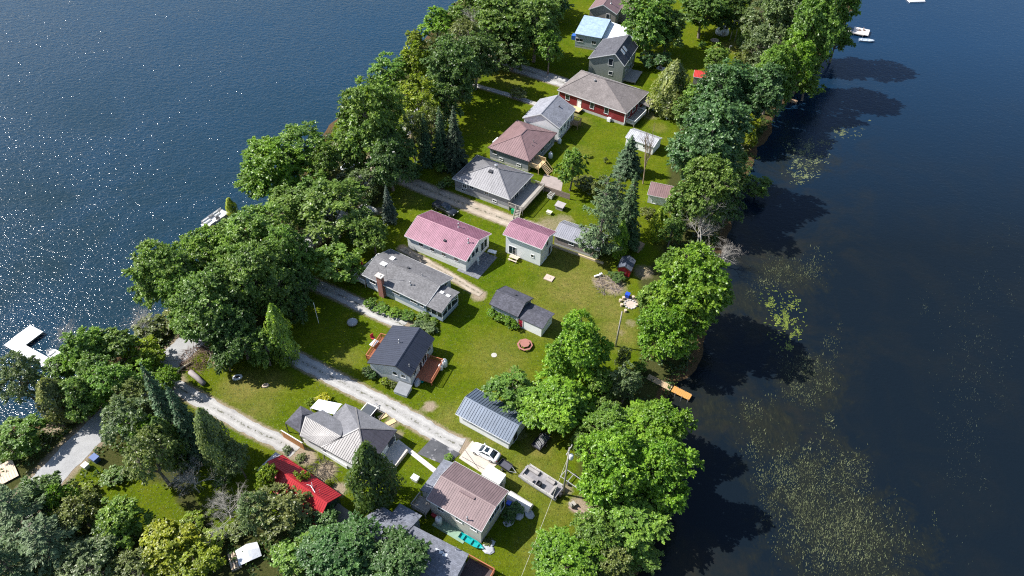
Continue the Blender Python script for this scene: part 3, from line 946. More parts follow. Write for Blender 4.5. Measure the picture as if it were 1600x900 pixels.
def tree(kind, px, py, w, hh, colour, label, group=None, name=None, lift=None):
    """px,py: middle of the crown in the photo; w, hh: its half width and half height in photo pixels"""
    global _tree_no
    _tree_no += 1
    r = random.Random(1000 + _tree_no)
    protos = PROTO[kind]
    crown, trunk, R0, zc0, Rv0 = protos[_tree_no % len(protos)]
    zc = 5.0
    for _ in range(6):
        s = pxm(px, py, zc)
        gsc = 1.0 if kind in ('bush', 'snag') else 1.0
        R = gsc * w / s; H2 = gsc * hh / s
        b = G(px, py, zc)
        dep = math.atan2(CAM_H - zc, math.hypot(b.x, b.y))
        val = (H2 / math.cos(dep)) ** 2 - (R * math.tan(dep)) ** 2
        Rv = math.sqrt(max(val, 0.0))
        lo, hi = {'big': (0.6, 1.25), 'mid': (0.6, 1.4), 'airy': (0.7, 1.6), 'bush': (0.4, 1.2), 'spruce': (1.2, 3.6), 'pine': (1.1, 2.2), 'cedar': (1.0, 2.4), 'poplar': (1.4, 3.4), 'dead': (0.9, 1.8), 'snag': (1.0, 6.0)}[kind]
        Rv = min(max(Rv, lo * R), hi * R)
        zc = zc0 / Rv0 * Rv
        if lift: zc += lift
    loc = G(px, py, zc); loc.z = -0.02
    sc = (R / R0, R / R0, zc / zc0)
    nm = name or {'spruce': 'spruce_tree', 'pine': 'pine_tree', 'cedar': 'cedar_tree', 'poplar': 'poplar_tree', 'dead': 'dead_tree', 'snag': 'dead_tree', 'bush': 'shrub'}.get(kind, 'leafy_tree')
    cat = 'shrub' if kind == 'bush' else 'tree'
    t = thing(nm, label, cat, loc, r.uniform(0, 6.28), group or ('shrubs in the gardens' if kind == 'bush' else 'trees of the peninsula'), sc)
    o = bpy.data.objects.new('trunk', trunk); COL.objects.link(o); o.parent = t
    c = bpy.data.objects.new('bare_twigs' if kind in ('dead', 'snag') else 'crown', crown); COL.objects.link(c); c.parent = t
    col = COLS[colour] if isinstance(colour, str) else colour
    j = r.uniform(0.9, 1.1)
    c.color = (col[0] * j * r.uniform(0.93, 1.07), col[1] * j, col[2] * j * r.uniform(0.9, 1.1), 1)
    return t

TREES = [
 # kind, px, py, half width, half height, colour, label
 ('big', 1084, 452, 68, 74, 'bright', 'big bright green maple on the right shore above the orange dock'),
 ('big', 1044, 520, 44, 48, 'bright', 'bright green maple beside the lawn pole, crown touching the bigger shore maple'),
 ('mid', 1020, 470, 26, 34, 'maple', 'small green tree behind the fire pit under the big shore maple'),
 ('big', 900, 548, 50, 58, 'bright', 'leafy green maple covering the end of the dark shingled shed'),
 ('big', 872, 632, 62, 50, 'bright', 'broad maple hanging over the blue grey barn'),
 ('mid', 800, 612, 44, 30, 'maple', 'low spreading crown over the barn ridge'),
 ('big', 1004, 676, 58, 52, 'bright', 'shore maple just below the orange dock'),
 ('big', 955, 730, 58, 66, 'bright', 'maple beside the metal boat trailer frame'),
 ('big', 1032, 738, 54, 66, 'bright', 'maple leaning over the dark water shadow at lower right'),
 ('big', 985, 812, 62, 55, 'maple', 'lowest of the shore maples behind the lawn at lower right'),
 ('big', 885, 886, 66, 52, 'bright', 'bright maple at the bottom edge beside the long lawn'),
 ('mid', 955, 880, 34, 34, 'olive', 'olive leafed small tree at the bottom edge near the water'),
 ('airy', 978, 598, 28, 34, 'grey', 'thin grey green tree at the land end of the orange dock'),
 ('airy', 975, 560, 14, 22, 'olive', 'thin sapling below the lawn pole'),
 ('mid', 945, 640, 24, 24, 'green', 'small green tree between the barn maple and the shore maple'),
 ('dead', 1098, 348, 42, 42, 'grey', 'grey leafless tree above the big shore maple'),
 ('dead', 1132, 394, 22, 22, 'grey', 'small grey dead tree leaning over the right shore'),
 ('big', 1112, 226, 64, 56, 'blue', 'large bluish green tree beside the mauve roofed shed', None, None, 3.5),
 ('big', 1108, 296, 46, 40, 'green', 'dark green tree between the blue green tree and the grey dead tree', None, None, 3.5),
 ('mid', 1065, 318, 28, 36, 'green', 'green tree right of the mauve roofed shed'),
 ('mid', 1050, 358, 20, 32, 'green', 'narrow dark tree below the mauve roofed shed'),
 ('cedar', 1027, 352, 13, 28, 'yellow', 'yellow green cedar below the mauve roofed shed'),
 ('bush', 1012, 335, 13, 11, 'olive', 'pale flowering shrub at the corner of the mauve roofed shed'),
 ('mid', 1166, 204, 20, 34, 'lime', 'narrow lime green tree on the right shore'),
 ('mid', 1185, 290, 22, 14, 'green', 'green branch hanging low over the water right of the blue green tree'),
 ('big', 1128, 146, 50, 38, 'blue', 'bluish tree below the small red roof', None, None, 3.5),
 ('mid', 1085, 158, 28, 28, 'maple', 'green tree left of the bluish tree below the red roof'),
 ('big', 1184, 150, 46, 36, 'blue', 'dense tree above the brown shore bank', None, None, 3.5),
 ('cedar', 1050, 138, 30, 42, 'olive', 'brownish olive cedar behind the dark red house'),
 ('mid', 1238, 104, 34, 36, 'bright', 'bright green crown over the upper right shore', None, None, 3.5),
 ('airy', 1196, 82, 38, 44, 'grey', 'thin grey green tree with bare limbs near the H frame pole'),
 ('dead', 1205, 92, 28, 34, 'grey', 'bare grey limbs standing among the upper right trees'),
 ('big', 1266, 60, 44, 52, 'maple', 'tall green tree behind the small T shaped dock', None, None, 3.5),
 ('big', 1296, 16, 40, 48, 'maple', 'green tree at the top edge nearest the right lake', None, None, 3.5),
 ('big', 1232, 26, 42, 40, 'grey', 'grey green tree at the top edge behind the dock tree', None, None, 3.5),
 ('airy', 1190, 34, 34, 36, 'grey', 'pale airy tree at the top edge beside the narrow lawn'),
 ('airy', 1168, 92, 20, 24, 'olive', 'thin olive tree right of the H frame pole'),
 ('big', 1100, 18, 40, 34, 'green', 'green tree at the top edge above the white dome'),
 ('big', 1142, 14, 34, 32, 'dark', 'dark tree at the top edge left of the narrow lawn'),
 ('cedar', 1168, 52, 13, 22, 'dark', 'small dark cedar beside the H frame pole'),
 ('big', 1016, 30, 48, 44, 'maple', 'big maple over the blue tarp roof'),
 ('mid', 1044, 48, 30, 32, 'green', 'green tree right of the tarp roof maple'),
 ('bush', 1010, 92, 16, 13, 'blue', 'left clump of the hedge behind the skylight house'),
 ('bush', 1034, 95, 18, 14, 'blue', 'right clump of the hedge behind the skylight house'),
 ('mid', 1120, 88, 20, 20, 'maple', 'small round tree above the red roofed shed'),
 ('bush', 1098, 70, 7, 6, 'green', 'small round shrub on the upper right lawn'),
 ('mid', 894, 262, 24, 38, 'maple', 'small lawn tree beside the wooden steps'),
 ('bush', 915, 288, 22, 12, 'olive', 'low olive shrubs along the yard fence'),
 ('spruce', 984, 240, 24, 32, 'spruce', 'conical spruce on the lawn below the white roofed shed'),
 ('pine', 942, 342, 40, 68, 'pine', 'tall thin pine over the grey shed roof'),
 ('pine', 962, 322, 30, 50, 'pine', 'pine standing behind the tall thin pine'),
 ('spruce', 984, 330, 26, 62, (0.05, 0.095, 0.03), 'dark dense conifer right of the thin pine'),
 ('poplar', 970, 375, 12, 30, 'bright', 'slim light green tree above the little red shed'),
 ('snag', 1014, 236, 14, 44, 'grey', 'tall bare tree trunk on the lawn beside the spruce'),
 # west side, from the top
 ('big', 780, 34, 52, 46, 'green', 'dark maple at the top edge left of the blue tarp house'),
 ('big', 836, 40, 46, 46, 'green', 'green maple beside the blue tarp house'),
 ('mid', 858, 78, 22, 34, 'maple', 'small light green tree at the corner of the blue tarp house'),
 ('big', 760, -8, 40, 30, 'maple', 'light green crown at the top edge on the left shore'),
 ('big', 850, -4, 46, 26, 'green', 'green crown at the top edge above the tarp house maple'),
 ('mid', 800, 78, 34, 28, 'dark', 'dark crown over the bend of the upper road'),
 ('dead', 742, 52, 34, 40, 'grey', 'pale leafless tree on the upper left shore'),
 ('airy', 726, 62, 30, 34, 'olive', 'thin olive tree beside the pale leafless tree'),
 ('mid', 682, 34, 26, 24, 'bright', 'bright green tree leaning over the upper left lake'),
 ('mid', 650, 62, 18, 16, 'yellow', 'yellow green crown hanging over the upper left lake'),
 ('mid', 720, 25, 26, 24, 'maple', 'round green tree at the upper left shore behind the leafless tree'),
 ('big', 706, 112, 50, 54, 'dark', 'tall dark maple on the upper left shore'),
 ('airy', 612, 112, 38, 32, 'maple', 'airy light green tree reaching over the lake'),
 ('mid', 650, 100, 26, 40, 'yellow', 'yellow green tree left of the tall dark maple'),
 ('airy', 655, 160, 42, 42, 'yellow', 'yellowish airy tree in front of the tall dark maple'),
 ('airy', 645, 208, 26, 40, 'olive', 'thin yellowish tree beside the big round maple'),
 ('big', 578, 194, 60, 70, 'green', 'big round green maple by the left shore'),
 ('big', 608, 246, 40, 46, 'dark', 'dark maple between the round maple and the silver roofed house'),
 ('spruce', 710, 216, 22, 50, (0.05, 0.085, 0.04), 'spruce left of the mauve hip roofed house'),
 ('spruce', 688, 212, 18, 46, 'spruce', 'darker spruce behind the spruce left of the mauve hip roofed house'),
 ('spruce', 664, 218, 16, 40, 'spruce', 'slim dark spruce right of the thin yellowish tree'),
 ('big', 424, 262, 58, 46, 'bright', 'bright green tree spreading over the left lake'),
 ('airy', 478, 232, 44, 40, 'maple', 'green tree behind the bright tree on the left lake'),
 ('mid', 510, 252, 26, 36, 'green', 'bushy green tree beside the worn shore bank'),
 ('airy', 520, 328, 62, 44, 'green', 'wide thin crowned tree over the shore road'),
 ('airy', 470, 330, 40, 36, 'green', 'green tree behind the moored pontoon boat'),
 ('airy', 566, 290, 30, 28, 'grey', 'grey green sapling beside the pale clearing'),
 ('spruce', 606, 318, 14, 30, (0.06, 0.09, 0.06), 'small bluish spruce beside the white boat'),
 ('mid', 582, 366, 26, 30, 'green', 'green tree left of the pink roofed house'),
 ('mid', 560, 352, 24, 28, 'dark', 'dark tree behind the round tree near the brick chimney house'),
 ('mid', 524, 410, 42, 34, 'maple', 'round tree at the lake end of the brick chimney house'),
 ('big', 258, 430, 56, 60, 'green', 'dark green maple leaning over the left lake'),
 ('big', 318, 400, 46, 44, 'maple', 'maple between the lake maple and the moored pontoon boat'),
 ('big', 330, 478, 58, 62, 'green', 'big maple shading the road at the brush pile'),
 ('big', 398, 366, 56, 48, 'maple', 'leafy maple right beside the moored pontoon boat'),
 ('big', 402, 442, 58, 62, 'green', 'big maple in the middle of the left grove'),
 ('big', 448, 398, 40, 56, 'green', 'maple at the right side of the left grove'),
 ('big', 372, 520, 44, 46, 'dark', 'dark crown behind the brush pile'),
 ('poplar', 438, 524, 20, 58, 'maple', 'light columnar tree at the start of the gravel lane'),
 ('mid', 412, 540, 26, 38, 'green', 'green tree left of the light columnar tree'),
 ('mid', 466, 480, 20, 26, 'dark', 'dark young tree in the shade right of the left grove'),
 ('poplar', 361, 324, 9, 16, 'lime', 'small lime green sapling beside the moored pontoon boat'),
 ('bush', 328, 362, 13, 10, 'yellow', 'yellow green bush at the moored pontoon boat'),
 ('mid', 132, 548, 38, 40, 'maple', 'green tree right of the white L shaped dock'),
 ('mid', 182, 538, 36, 34, 'green', 'green tree above the lower left grove'),
 ('bush', 235, 512, 30, 16, 'olive', 'olive shrubs on the lake bank under the lake maple'),
 ('mid', 222, 550, 30, 26, 'yellow', 'yellow green tree left of the road bend'),
 ('cedar', 86, 622, 30, 38, 'olive', 'brownish cedar below the white L shaped dock'),
 ('mid', 122, 618, 32, 34, 'green', 'green tree right of the brownish cedar'),
 ('airy', 172, 598, 36, 38, 'maple', 'thin crowned tree with bare limbs in the lower left grove'),
 ('mid', 214, 582, 34, 28, 'bright', 'bright crown at the left side of the road bend'),
 ('airy', 30, 590, 38, 46, 'grey', 'grey green willow over the water at the white dock'),
 ('spruce', 256, 634, 30, 82, 'spruce', 'tall dark spruce beside the shaded gravel lane'),
 ('airy', 196, 660, 44, 46, 'grey', 'grey green tree between the road and the tall dark spruce'),
 ('mid', 222, 670, 30, 34, 'bright', 'bright green crown left of the tall dark spruce'),
 ('airy', 240, 718, 46, 52, 'olive', 'olive green thicket tree below the tall dark spruce'),
 ('cedar', 262, 690, 26, 50, 'dark', 'dark cedar in the gap below the tall dark spruce'),
 ('poplar', 336, 690, 25, 58, 'grey', 'tall pale cedar left of the red roofed cottage'),
 ('dead', 300, 748, 34, 34, 'grey', 'dead branching tree left of the red roofed cottage'),
 ('dead', 352, 790, 36, 32, 'grey', 'grey twiggy tree above the covered log pile'),
 ('mid', 30, 682, 38, 28, 'maple', 'round green tree on the far left shore'),
 ('bush', 128, 768, 22, 16, 'yellow', 'bright shrub beside the road at lower left'),
 ('bush', 180, 744, 22, 16, 'green', 'green shrub on the lawn edge below the olive thicket'),
 ('pine', 24, 800, 56, 62, 'pine', 'dark pine at the left edge in the lower corner'),
 ('pine', 74, 846, 54, 56, 'pine', 'dark pine right of the corner pine'),
 ('pine', 5, 880, 50, 50, 'pine', 'pine at the lower left corner'),
 ('mid', 122, 800, 34, 34, 'olive', 'olive tree behind the corner pines'),
 ('mid', 186, 812, 40, 38, 'maple', 'green tree on the small lower left lawn'),
 ('airy', 130, 882, 46, 34, 'grey', 'pale green tree at the bottom edge right of the pines'),
 ('mid', 262, 856, 48, 36, 'lime', 'lime green tree at the bottom edge'),
 ('mid', 306, 880, 38, 28, 'yellow', 'yellow green tree left of the covered log pile'),
 ('airy', 202, 888, 34, 26, 'olive', 'olive tree at the bottom edge left of the lime tree'),
 ('mid', 418, 750, 22, 26, 'yellow', 'yellow green crown against the red roof at its left end'),
 ('mid', 470, 752, 17, 28, 'yellow', 'yellow green crown in the middle of the red roof'),
 ('airy', 440, 792, 50, 46, 'olive', 'olive tree in front of the red roofed cottage'),
 ('airy', 396, 800, 30, 34, 'grey', 'grey green tree left of the olive tree at the red roof'),
 ('mid', 498, 822, 34, 28, 'dark', 'dark crown below the gable of the red roofed cottage'),
 ('big', 540, 866, 62, 44, (0.085, 0.168, 0.050), 'big dense maple covering the blue grey roofed house'),
 ('big', 622, 884, 58, 38, (0.085, 0.168, 0.050), 'dense maple at the bottom edge over the blue grey roof'),
 ('mid', 462, 874, 40, 34, 'maple', 'green tree right of the covered log pile'),
 ('cedar', 580, 744, 41, 56, (0.058, 0.105, 0.020), 'big rounded cedar at the corner of the hip roofed cottage'),
 # more of the dense groves
 ('big', 742, 92, 40, 40, 'dark', 'dark crown between the tall dark maple and the upper driveway'),
 ('mid', 690, 165, 30, 34, 'dark', 'dark tree above the spruces left of the mauve hip roof'),
 ('airy', 672, 196, 24, 36, 'olive', 'olive tree among the spruces on the upper left'),
 ('mid', 808, 12, 34, 30, 'maple', 'light maple between the two top edge crowns'),
 ('mid', 600, 150, 30, 30, 'maple', 'green tree behind the big round maple'),
 ('mid', 545, 250, 24, 30, 'green', 'leafy tree over the worn shore bank'),
 ('airy', 490, 290, 34, 30, 'maple', 'thin tree between the bright lake tree and the road'),
 ('mid', 446, 318, 30, 30, 'green', 'green tree just above the moored pontoon boat grove'),
 ('big', 370, 418, 44, 44, 'maple', 'pale green crown in the heart of the left grove'),
 ('big', 292, 470, 44, 48, 'maple', 'lighter crown at the lake side of the road shading maple'),
 ('mid', 352, 560, 24, 24, 'dark', 'low dark crown over the pale dead branches'),
 ('mid', 470, 440, 26, 30, 'dark', 'dark crown where the shaded lane leaves the grove'),
 ('mid', 95, 575, 26, 24, 'green', 'green crown over the land end of the white dock'),
 ('airy', 150, 585, 32, 34, 'green', 'green tree in the middle of the lower left grove'),
 ('airy', 205, 625, 36, 36, 'olive', 'olive tree left of the tall dark spruce'),
 ('spruce', 288, 656, 27, 66, 'spruce', 'second dark spruce right of the tall dark spruce'),
 ('airy', 372, 720, 24, 34, 'grey', 'pale thin tree at the left end of the red roof'),
 ('mid', 60, 770, 36, 34, 'dark', 'dark tree behind the corner pine'),
 ('airy', 160, 850, 36, 30, 'grey', 'pale tree between the pines and the green lawn tree'),
 ('mid', 490, 866, 36, 34, 'green', 'green tree between the log pile and the dense maple'),
 ('big', 1210, 120, 38, 34, 'maple', 'green tree between the bluish trees and the bright upper crown', None, None, 3.5),
 ('mid', 1262, 130, 24, 22, 'maple', 'low green tree at the waterline near the short brown dock'),
 ('mid', 1310, 60, 24, 28, 'maple', 'green tree right at the land end of the T shaped dock'),
 ('big', 1250, -5, 36, 34, 'green', 'green crown at the top edge near the right lake'),
 ('mid', 1070, 175, 22, 24, 'green', 'green tree left of the large bluish tree'),
 ('mid', 1145, 265, 28, 30, 'green', 'green tree between the shore and the large bluish tree'),
 ('mid', 1138, 320, 26, 28, 'dark', 'dark tree behind the grey leafless tree'),
 ('mid', 1050, 410, 22, 26, 'maple', 'green tree between the wood chip bed and the shore maple'),
 ('mid', 940, 600, 28, 30, 'maple', 'green crown right of the leafy lawn maple'),
 ('mid', 915, 690, 26, 28, 'green', 'shaded crown above the boat trailer frame'),
 ('mid', 1005, 870, 30, 28, 'green', 'dark green tree by the water at the bottom edge'),
 ('bush', 335, 842, 22, 14, 'yellow', 'yellow green scrub above the covered log pile'),
 ('bush', 372, 826, 20, 12, 'olive', 'dry scrub clump at the grey twiggy tree'),
 ('bush', 300, 815, 22, 13, 'yellow', 'bright scrub right of the small lower left lawn'),
 ('mid', 150, 620, 26, 26, 'bright', 'bright crown in the thicket below the white dock'),
 ('mid', 262, 590, 20, 22, 'bright', 'bright small crown below the road bend'),
 ('bush', 350, 745, 18, 16, 'green', 'green scrub between the pale cedar and the red roof'),
 ('mid', 88, 778, 24, 26, 'bright', 'bright tree right of the road at the lower left corner'),
 ('bush', 270, 500, 26, 14, 'olive', 'olive scrub on the bank below the lake maple'),
 ('dead', 215, 505, 26, 26, 'grey', 'grey bare tree standing at the water left of the lake maple'),
 ('dead', 105, 530, 26, 28, 'grey', 'grey bare tree above the small white rowboat'),
 ('big', 1042, 672, 40, 44, 'bright', 'bright shore crown right below the orange dock end'),
 ('big', 952, 672, 40, 40, 'maple', 'broad crown joining the barn maple to the shore maples'),
 ('big', 930, 842, 40, 40, 'maple', 'crown joining the bottom edge maple to the shore maples'),
 ('mid', 940, 295, 16, 20, 'olive', 'small olive tree left of the lawn pines'),
]
for t_ in TREES: tree(*t_)

# ------------------------------------------------------------------ houses
WHITE = siding('white_siding', (0.82, 0.83, 0.82))
WHITE_P = mat('white_paint', (0.83, 0.83, 0.83), 0.55, 0.06, 1.0, dirt=0.1)
TRIM = mat('trim_white', (0.74, 0.74, 0.73), 0.5, 0.05)
GLASS = glass()
DARKTRIM = mat('dark_trim', (0.05, 0.05, 0.055), 0.5)
FOUND = mat('foundation', (0.42, 0.41, 0.39), 0.9, 0.15, 1.0, dirt=0.3, bump_s=0.2)
DECKWOOD = wood('deck_wood', (0.36, 0.24, 0.14))
REDWOOD = wood('stained_wood', (0.38, 0.13, 0.06))
GREYWOOD = wood('grey_wood', (0.36, 0.33, 0.29))
PALEWOOD = wood('pale_wood', (0.62, 0.45, 0.24))
BRICK = None
def brick_mat():
    m, n, l, b = new_mat('red_brick')
    nt = m.node_tree
    co = coords(nt)
    mp = nt.nodes.new('ShaderNodeMapping'); mp.inputs['Rotation'].default_value = (math.pi / 2, 0, 0); l.new(co, mp.inputs[0])
    br = nt.nodes.new('ShaderNodeTexBrick'); br.inputs['Scale'].default_value = 1
    br.inputs['Brick Width'].default_value = 0.22; br.inputs['Row Height'].default_value = 0.075; br.inputs['Mortar Size'].default_value = 0.006
    br.inputs['Color1'].default_value = (0.30, 0.09, 0.055, 1); br.inputs['Color2'].default_value = (0.22, 0.06, 0.04, 1); br.inputs['Mortar'].default_value = (0.35, 0.32, 0.3, 1)
    l.new(mp.outputs[0], br.inputs['Vector']); l.new(br.outputs[0], b.inputs['Base Color'])
    b.inputs['Roughness'].default_value = 0.9
    return m
BRICK = brick_mat()
METALGREY = mat('vent_metal', (0.42, 0.42, 0.43), 0.4, 0.1, metal=0.6)
BLACK = mat('black_plastic', (0.02, 0.02, 0.022), 0.5)

def roof_planes(t, L, W, h, rise, ro, ov, roofmat, ribs=0.0, trim=None, thick=0.14, cap=True, capmat=None, rib_h=0.045):
    """gable roof along local x; returns the roof part and a function giving the roof height"""
    a, b = L / 2 + ov, W / 2 + ov
    zr, ze = h + rise, h
    roof = MB()
    F = [(-a, -b, ze), (a, -b, ze), (a, ro, zr), (-a, ro, zr)]
    B = [(-a, ro, zr), (a, ro, zr), (a, b, ze), (-a, b, ze)]
    roof.slab(F, thick); roof.slab(B, thick)
    if ribs > 0:
        n = int(2 * a / ribs)
        for i in range(n + 1):
            x = -a + 0.03 + i * (2 * a - 0.06) / n
            for (y0, y1) in ((-b, ro), (b, ro)):
                roof.bar((x, y0, ze + rib_h / 2 - .012), (x, y1, zr + rib_h / 2 - .012), ribs * 0.2, rib_h)
    ro_obj = roof.build('roof', roofmat, t)
    if cap:
        c = MB()
        w = 0.16
        sf = rise / (ro + b); sb = rise / (b - ro)
        c.slab([(-a - .01, ro - w, zr - w * sf + .05), (a + .01, ro - w, zr - w * sf + .05), (a + .01, ro, zr + .06), (-a - .01, ro, zr + .06)], 0.03)
        c.slab([(-a - .01, ro, zr + .06), (a + .01, ro, zr + .06), (a + .01, ro + w, zr - w * sb + .05), (-a - .01, ro + w, zr - w * sb + .05)], 0.03)
        c.build('ridge_cap', capmat or roofmat, ro_obj)
    if trim:
        for s in (-1, 1):
            m = MB()
            m.bar((-a, s * (b + .015), ze - .07), (a, s * (b + .015), ze - .07), 0.03, 0.17)
            m.build('fascia', trim, ro_obj)
            m = MB()
            for (y0, y1) in ((-b, ro), (b, ro)):
                m.bar((s * (a + .015), y0, ze - .06), (s * (a + .015), y1, zr - .06), 0.03, 0.2)
            m.build('rake_trim', trim, ro_obj)
    def zf(x, y):
        return ze + (y + b) / (ro + b) * rise if y < ro else ze + (b - y) / (b - ro) * rise
    return ro_obj, zf

def gable_walls(t, L, W, h, rise, ro, ov, wallmat, found=0.3, foundmat=None, name='wall'):
    b = W / 2; bo = b + ov
    hf = h + rise * ov / (ro + bo) - 0.05; hb = h + rise * ov / (bo - ro) - 0.05; zr = h + rise - 0.08
    m = MB()
    prof = [(-b, found), (b, found), (b, hb), (ro, zr), (-b, hf)]
    n = len(prof)
    vs = [(-L / 2, y, z) for y, z in prof] + [(L / 2, y, z) for y, z in prof]
    fs = [tuple(range(n)), tuple(reversed(range(n, 2 * n)))] + [(i, n + i, n + (i + 1) % n, (i + 1) % n) for i in range(n)]
    m.add(vs, [tuple(reversed(f)) for f in fs])
    m.build(name, wallmat, t)
    if found > 0:
        f = MB(); f.box((0, 0, found / 2 - 0.15), (L - 0.04, W - 0.04, found + 0.3))
        f.build('foundation', foundmat or FOUND, t)
    return hf, hb

def wall_frame(side, L, W):
    """origin, along, outward for a side: F=-y, B=+y, L=-x, R=+x"""
    return {'F': (Vector((0, -W / 2, 0)), Vector((1, 0, 0)), Vector((0, -1, 0))), 'B': (Vector((0, W / 2, 0)), Vector((-1, 0, 0)), Vector((0, 1, 0))),
            'L': (Vector((-L / 2, 0, 0)), Vector((0, -1, 0)), Vector((-1, 0, 0))), 'R': (Vector((L / 2, 0, 0)), Vector((0, 1, 0)), Vector((1, 0, 0)))}[side]
def opening(t, L, W, side, u, z, w, h, name='window', trim=None, pane=None, bars=1, off=Vector((0, 0, 0))):
    o, al, out = wall_frame(side, L, W)
    c = o + al * u + Vector((0, 0, z)) + off
    fr = MB(); T = 0.09
    up = Vector((0, 0, 1))
    for d in (-1, 1):
        fr.bar(c + al * d * (w / 2) - up * h / 2 + out * .02, c + al * d * (w / 2) + up * h / 2 + out * .02, 0.06, T, up=al) if False else None
    def board(cc, ww, hh, dep):
        sx = abs(al.x) * ww + abs(out.x) * dep; sy = abs(al.y) * ww + abs(out.y) * dep
        fr.box(cc, (sx, sy, hh))
    board(c + up * (h / 2 + T / 2) + out * .03, w + 2 * T, T, 0.07)
    board(c - up * (h / 2 + T / 2) + out * .04, w + 2 * T + .06, T, 0.10)
    board(c + al * (w / 2 + T / 2) + out * .03, T, h, 0.07)
    board(c - al * (w / 2 + T / 2) + out * .03, T, h, 0.07)
    if name == 'window':
        for k in range(1, bars + 1): board(c + al * (-w / 2 + k * w / (bars + 1)) + out * .025, 0.05, h, 0.04)
    f = fr.build(name, trim or TRIM, t)
    p = MB()
    sx = abs(al.x) * w + abs(out.x) * 0.03; sy = abs(al.y) * w + abs(out.y) * 0.03
    p.box(c + out * .012, (sx, sy, h))
    p.build('pane' if name == 'window' else 'door_leaf', pane or GLASS, f)
    if name == 'door':
        k = MB(); kk = c + al * (w * .36) + out * .06
        k.box(kk, (0.06, 0.06, 0.12)); k.build('handle', METALGREY, f)
    return f
def vent(roof, zf, x, y, kind='pipe', s=1.0):
    z = zf(x, y); m = MB()
    if kind == 'pipe':
        m.lathe([(0.16 * s, -0.1), (0.13 * s, 0.08), (0.055 * s, 0.12), (0.055 * s, 0.6 * s), (0.10 * s, 0.62 * s), (0.10 * s, 0.7 * s), (0.02, 0.72 * s)], 8, (x, y, z))
        m.build('vent_pipe', METALGREY, roof, True)
    elif kind == 'box':
        m.box((x, y, z + 0.10), (0.45 * s, 0.4 * s, 0.24)); m.box((x, y, z + 0.25), (0.55 * s, 0.5 * s, 0.06))
        m.build('roof_vent', DARKTRIM, roof)
    elif kind == 'flue':
        m.lathe([(0.28 * s, -0.15), (0.25 * s, 0.1), (0.11 * s, 0.14), (0.11 * s, 0.95 * s), (0.2 * s, 0.97 * s), (0.2 * s, 1.1 * s), (0.05, 1.2 * s)], 10, (x, y, z))
        m.build('flue', METALGREY, roof, True)
def deck(t, x0, x1, y0, y1, z, woodm, rail=True, name='deck', open_sides=(), railmat=None, rail_h=0.95):
    d = MB(); n = max(2, int((y1 - y0) / 0.15))
    for i in range(n):
        yy = y0 + (i + .5) * (y1 - y0) / n
        d.box(((x0 + x1) / 2, yy, z - .03), (x1 - x0, (y1 - y0) / n - .012, 0.05))
    d.box(((x0 + x1) / 2, (y0 + y1) / 2, z - .15), (x1 - x0 - .06, y1 - y0 - .06, 0.18))
    o = d.build(name, woodm, t)
    cx = [x0 + .08, x1 - .08]; cy = [y0 + .08, y1 - .08]
    for x in cx:
        for y in cy:
            p = MB(); p.box((x, y, z / 2 - .1), (0.12, 0.12, z)); p.build('post', woodm, o)
    if rail:
        segs = {'F': ((x0, y0), (x1, y0)), 'B': ((x0, y1), (x1, y1)), 'L': ((x0, y0), (x0, y1)), 'R': ((x1, y0), (x1, y1))}
        for k, (a, b) in segs.items():
            if k in open_sides: continue
            r = MB()
            r.bar((a[0], a[1], z + rail_h), (b[0], b[1], z + rail_h), 0.12, 0.06)
            r.bar((a[0], a[1], z + .12), (b[0], b[1], z + .12), 0.06, 0.06)
            LL = math.hypot(b[0] - a[0], b[1] - a[1]); nn = max(2, int(LL / 0.16))
            for i in range(nn + 1):
                tt = i / nn
                x = a[0] + (b[0] - a[0]) * tt; y = a[1] + (b[1] - a[1]) * tt
                s = 0.1 if i in (0, nn) else 0.045
                r.box((x, y, z + rail_h / 2), (s, s, rail_h))
            r.build('railing', railmat or woodm, o)
    return o
def steps(t, p, d, n, w, z, woodm, name='stair'):
    """flight going down from p along unit direction d (2D) from height z"""
    m = MB(); d = Vector((d[0], d[1], 0)).normalized(); s = Vector((-d.y, d.x, 0)); run = 0.27
    for i in range(n):
        zz = z * (1 - (i + 1) / (n + 1)); c = Vector((p[0], p[1], 0)) + d * run * (i + .5)
        a = c - s * w / 2; b = c + s * w / 2
        m.bar((a.x, a.y, zz), (b.x, b.y, zz), run, 0.05)
    for sg in (-1, 1):
        a = Vector((p[0], p[1], z)) + s * sg * w / 2; b = a + d * run * (n + .6) - Vector((0, 0, z))
        m.bar(a - Vector((0, 0, .1)), b, 0.05, 0.24)
        m.bar(a + Vector((0, 0, .9)), b + Vector((0, 0, .9)), 0.09, 0.06)
        m.bar(a, a + Vector((0, 0, .9)), 0.08); m.bar(b, b + Vector((0, 0, .9)), 0.08)
    return m.build(name, woodm, t)
def D2R(d): return math.radians(d)

# ---- A: long white house, pink metal roof
PINK = metal_roof('pink_metal_roof', (0.265, 0.112, 0.160), 0.42, 0.10, 0.12, 0.55, fade=(0.33, 0.155, 0.210))
t = thing('long_white_house', 'long white house with pink metal gable roof behind the brick chimney house', 'house', (-12.72, 105.03, 0), D2R(-28.8))
L, W = 13.45, 8.48
rf, zf = roof_planes(t, L, W, 3.22, 1.75, 0, .4, PINK, 0.32, TRIM)
gable_walls(t, L, W, 3.22, 1.75, 0, .4, WHITE, 0.75, mat('white_skirting', (0.66, 0.66, 0.64), 0.7, 0.1))
vent(rf, zf, 1.2, 2.0, 'flue', .9); vent(rf, zf, 1.0, -2.6, 'box', .9); vent(rf, zf, 5.5, -1.2, 'pipe', 1.6)
for u, z, w, h in ((-3.5, 2.3, .9, .8), (-.9, 2.2, .8, .7), (1.8, 2.2, .8, .7), (4.6, 2.3, .8, .8)): opening(t, L, W, 'F', u, z, w, h)
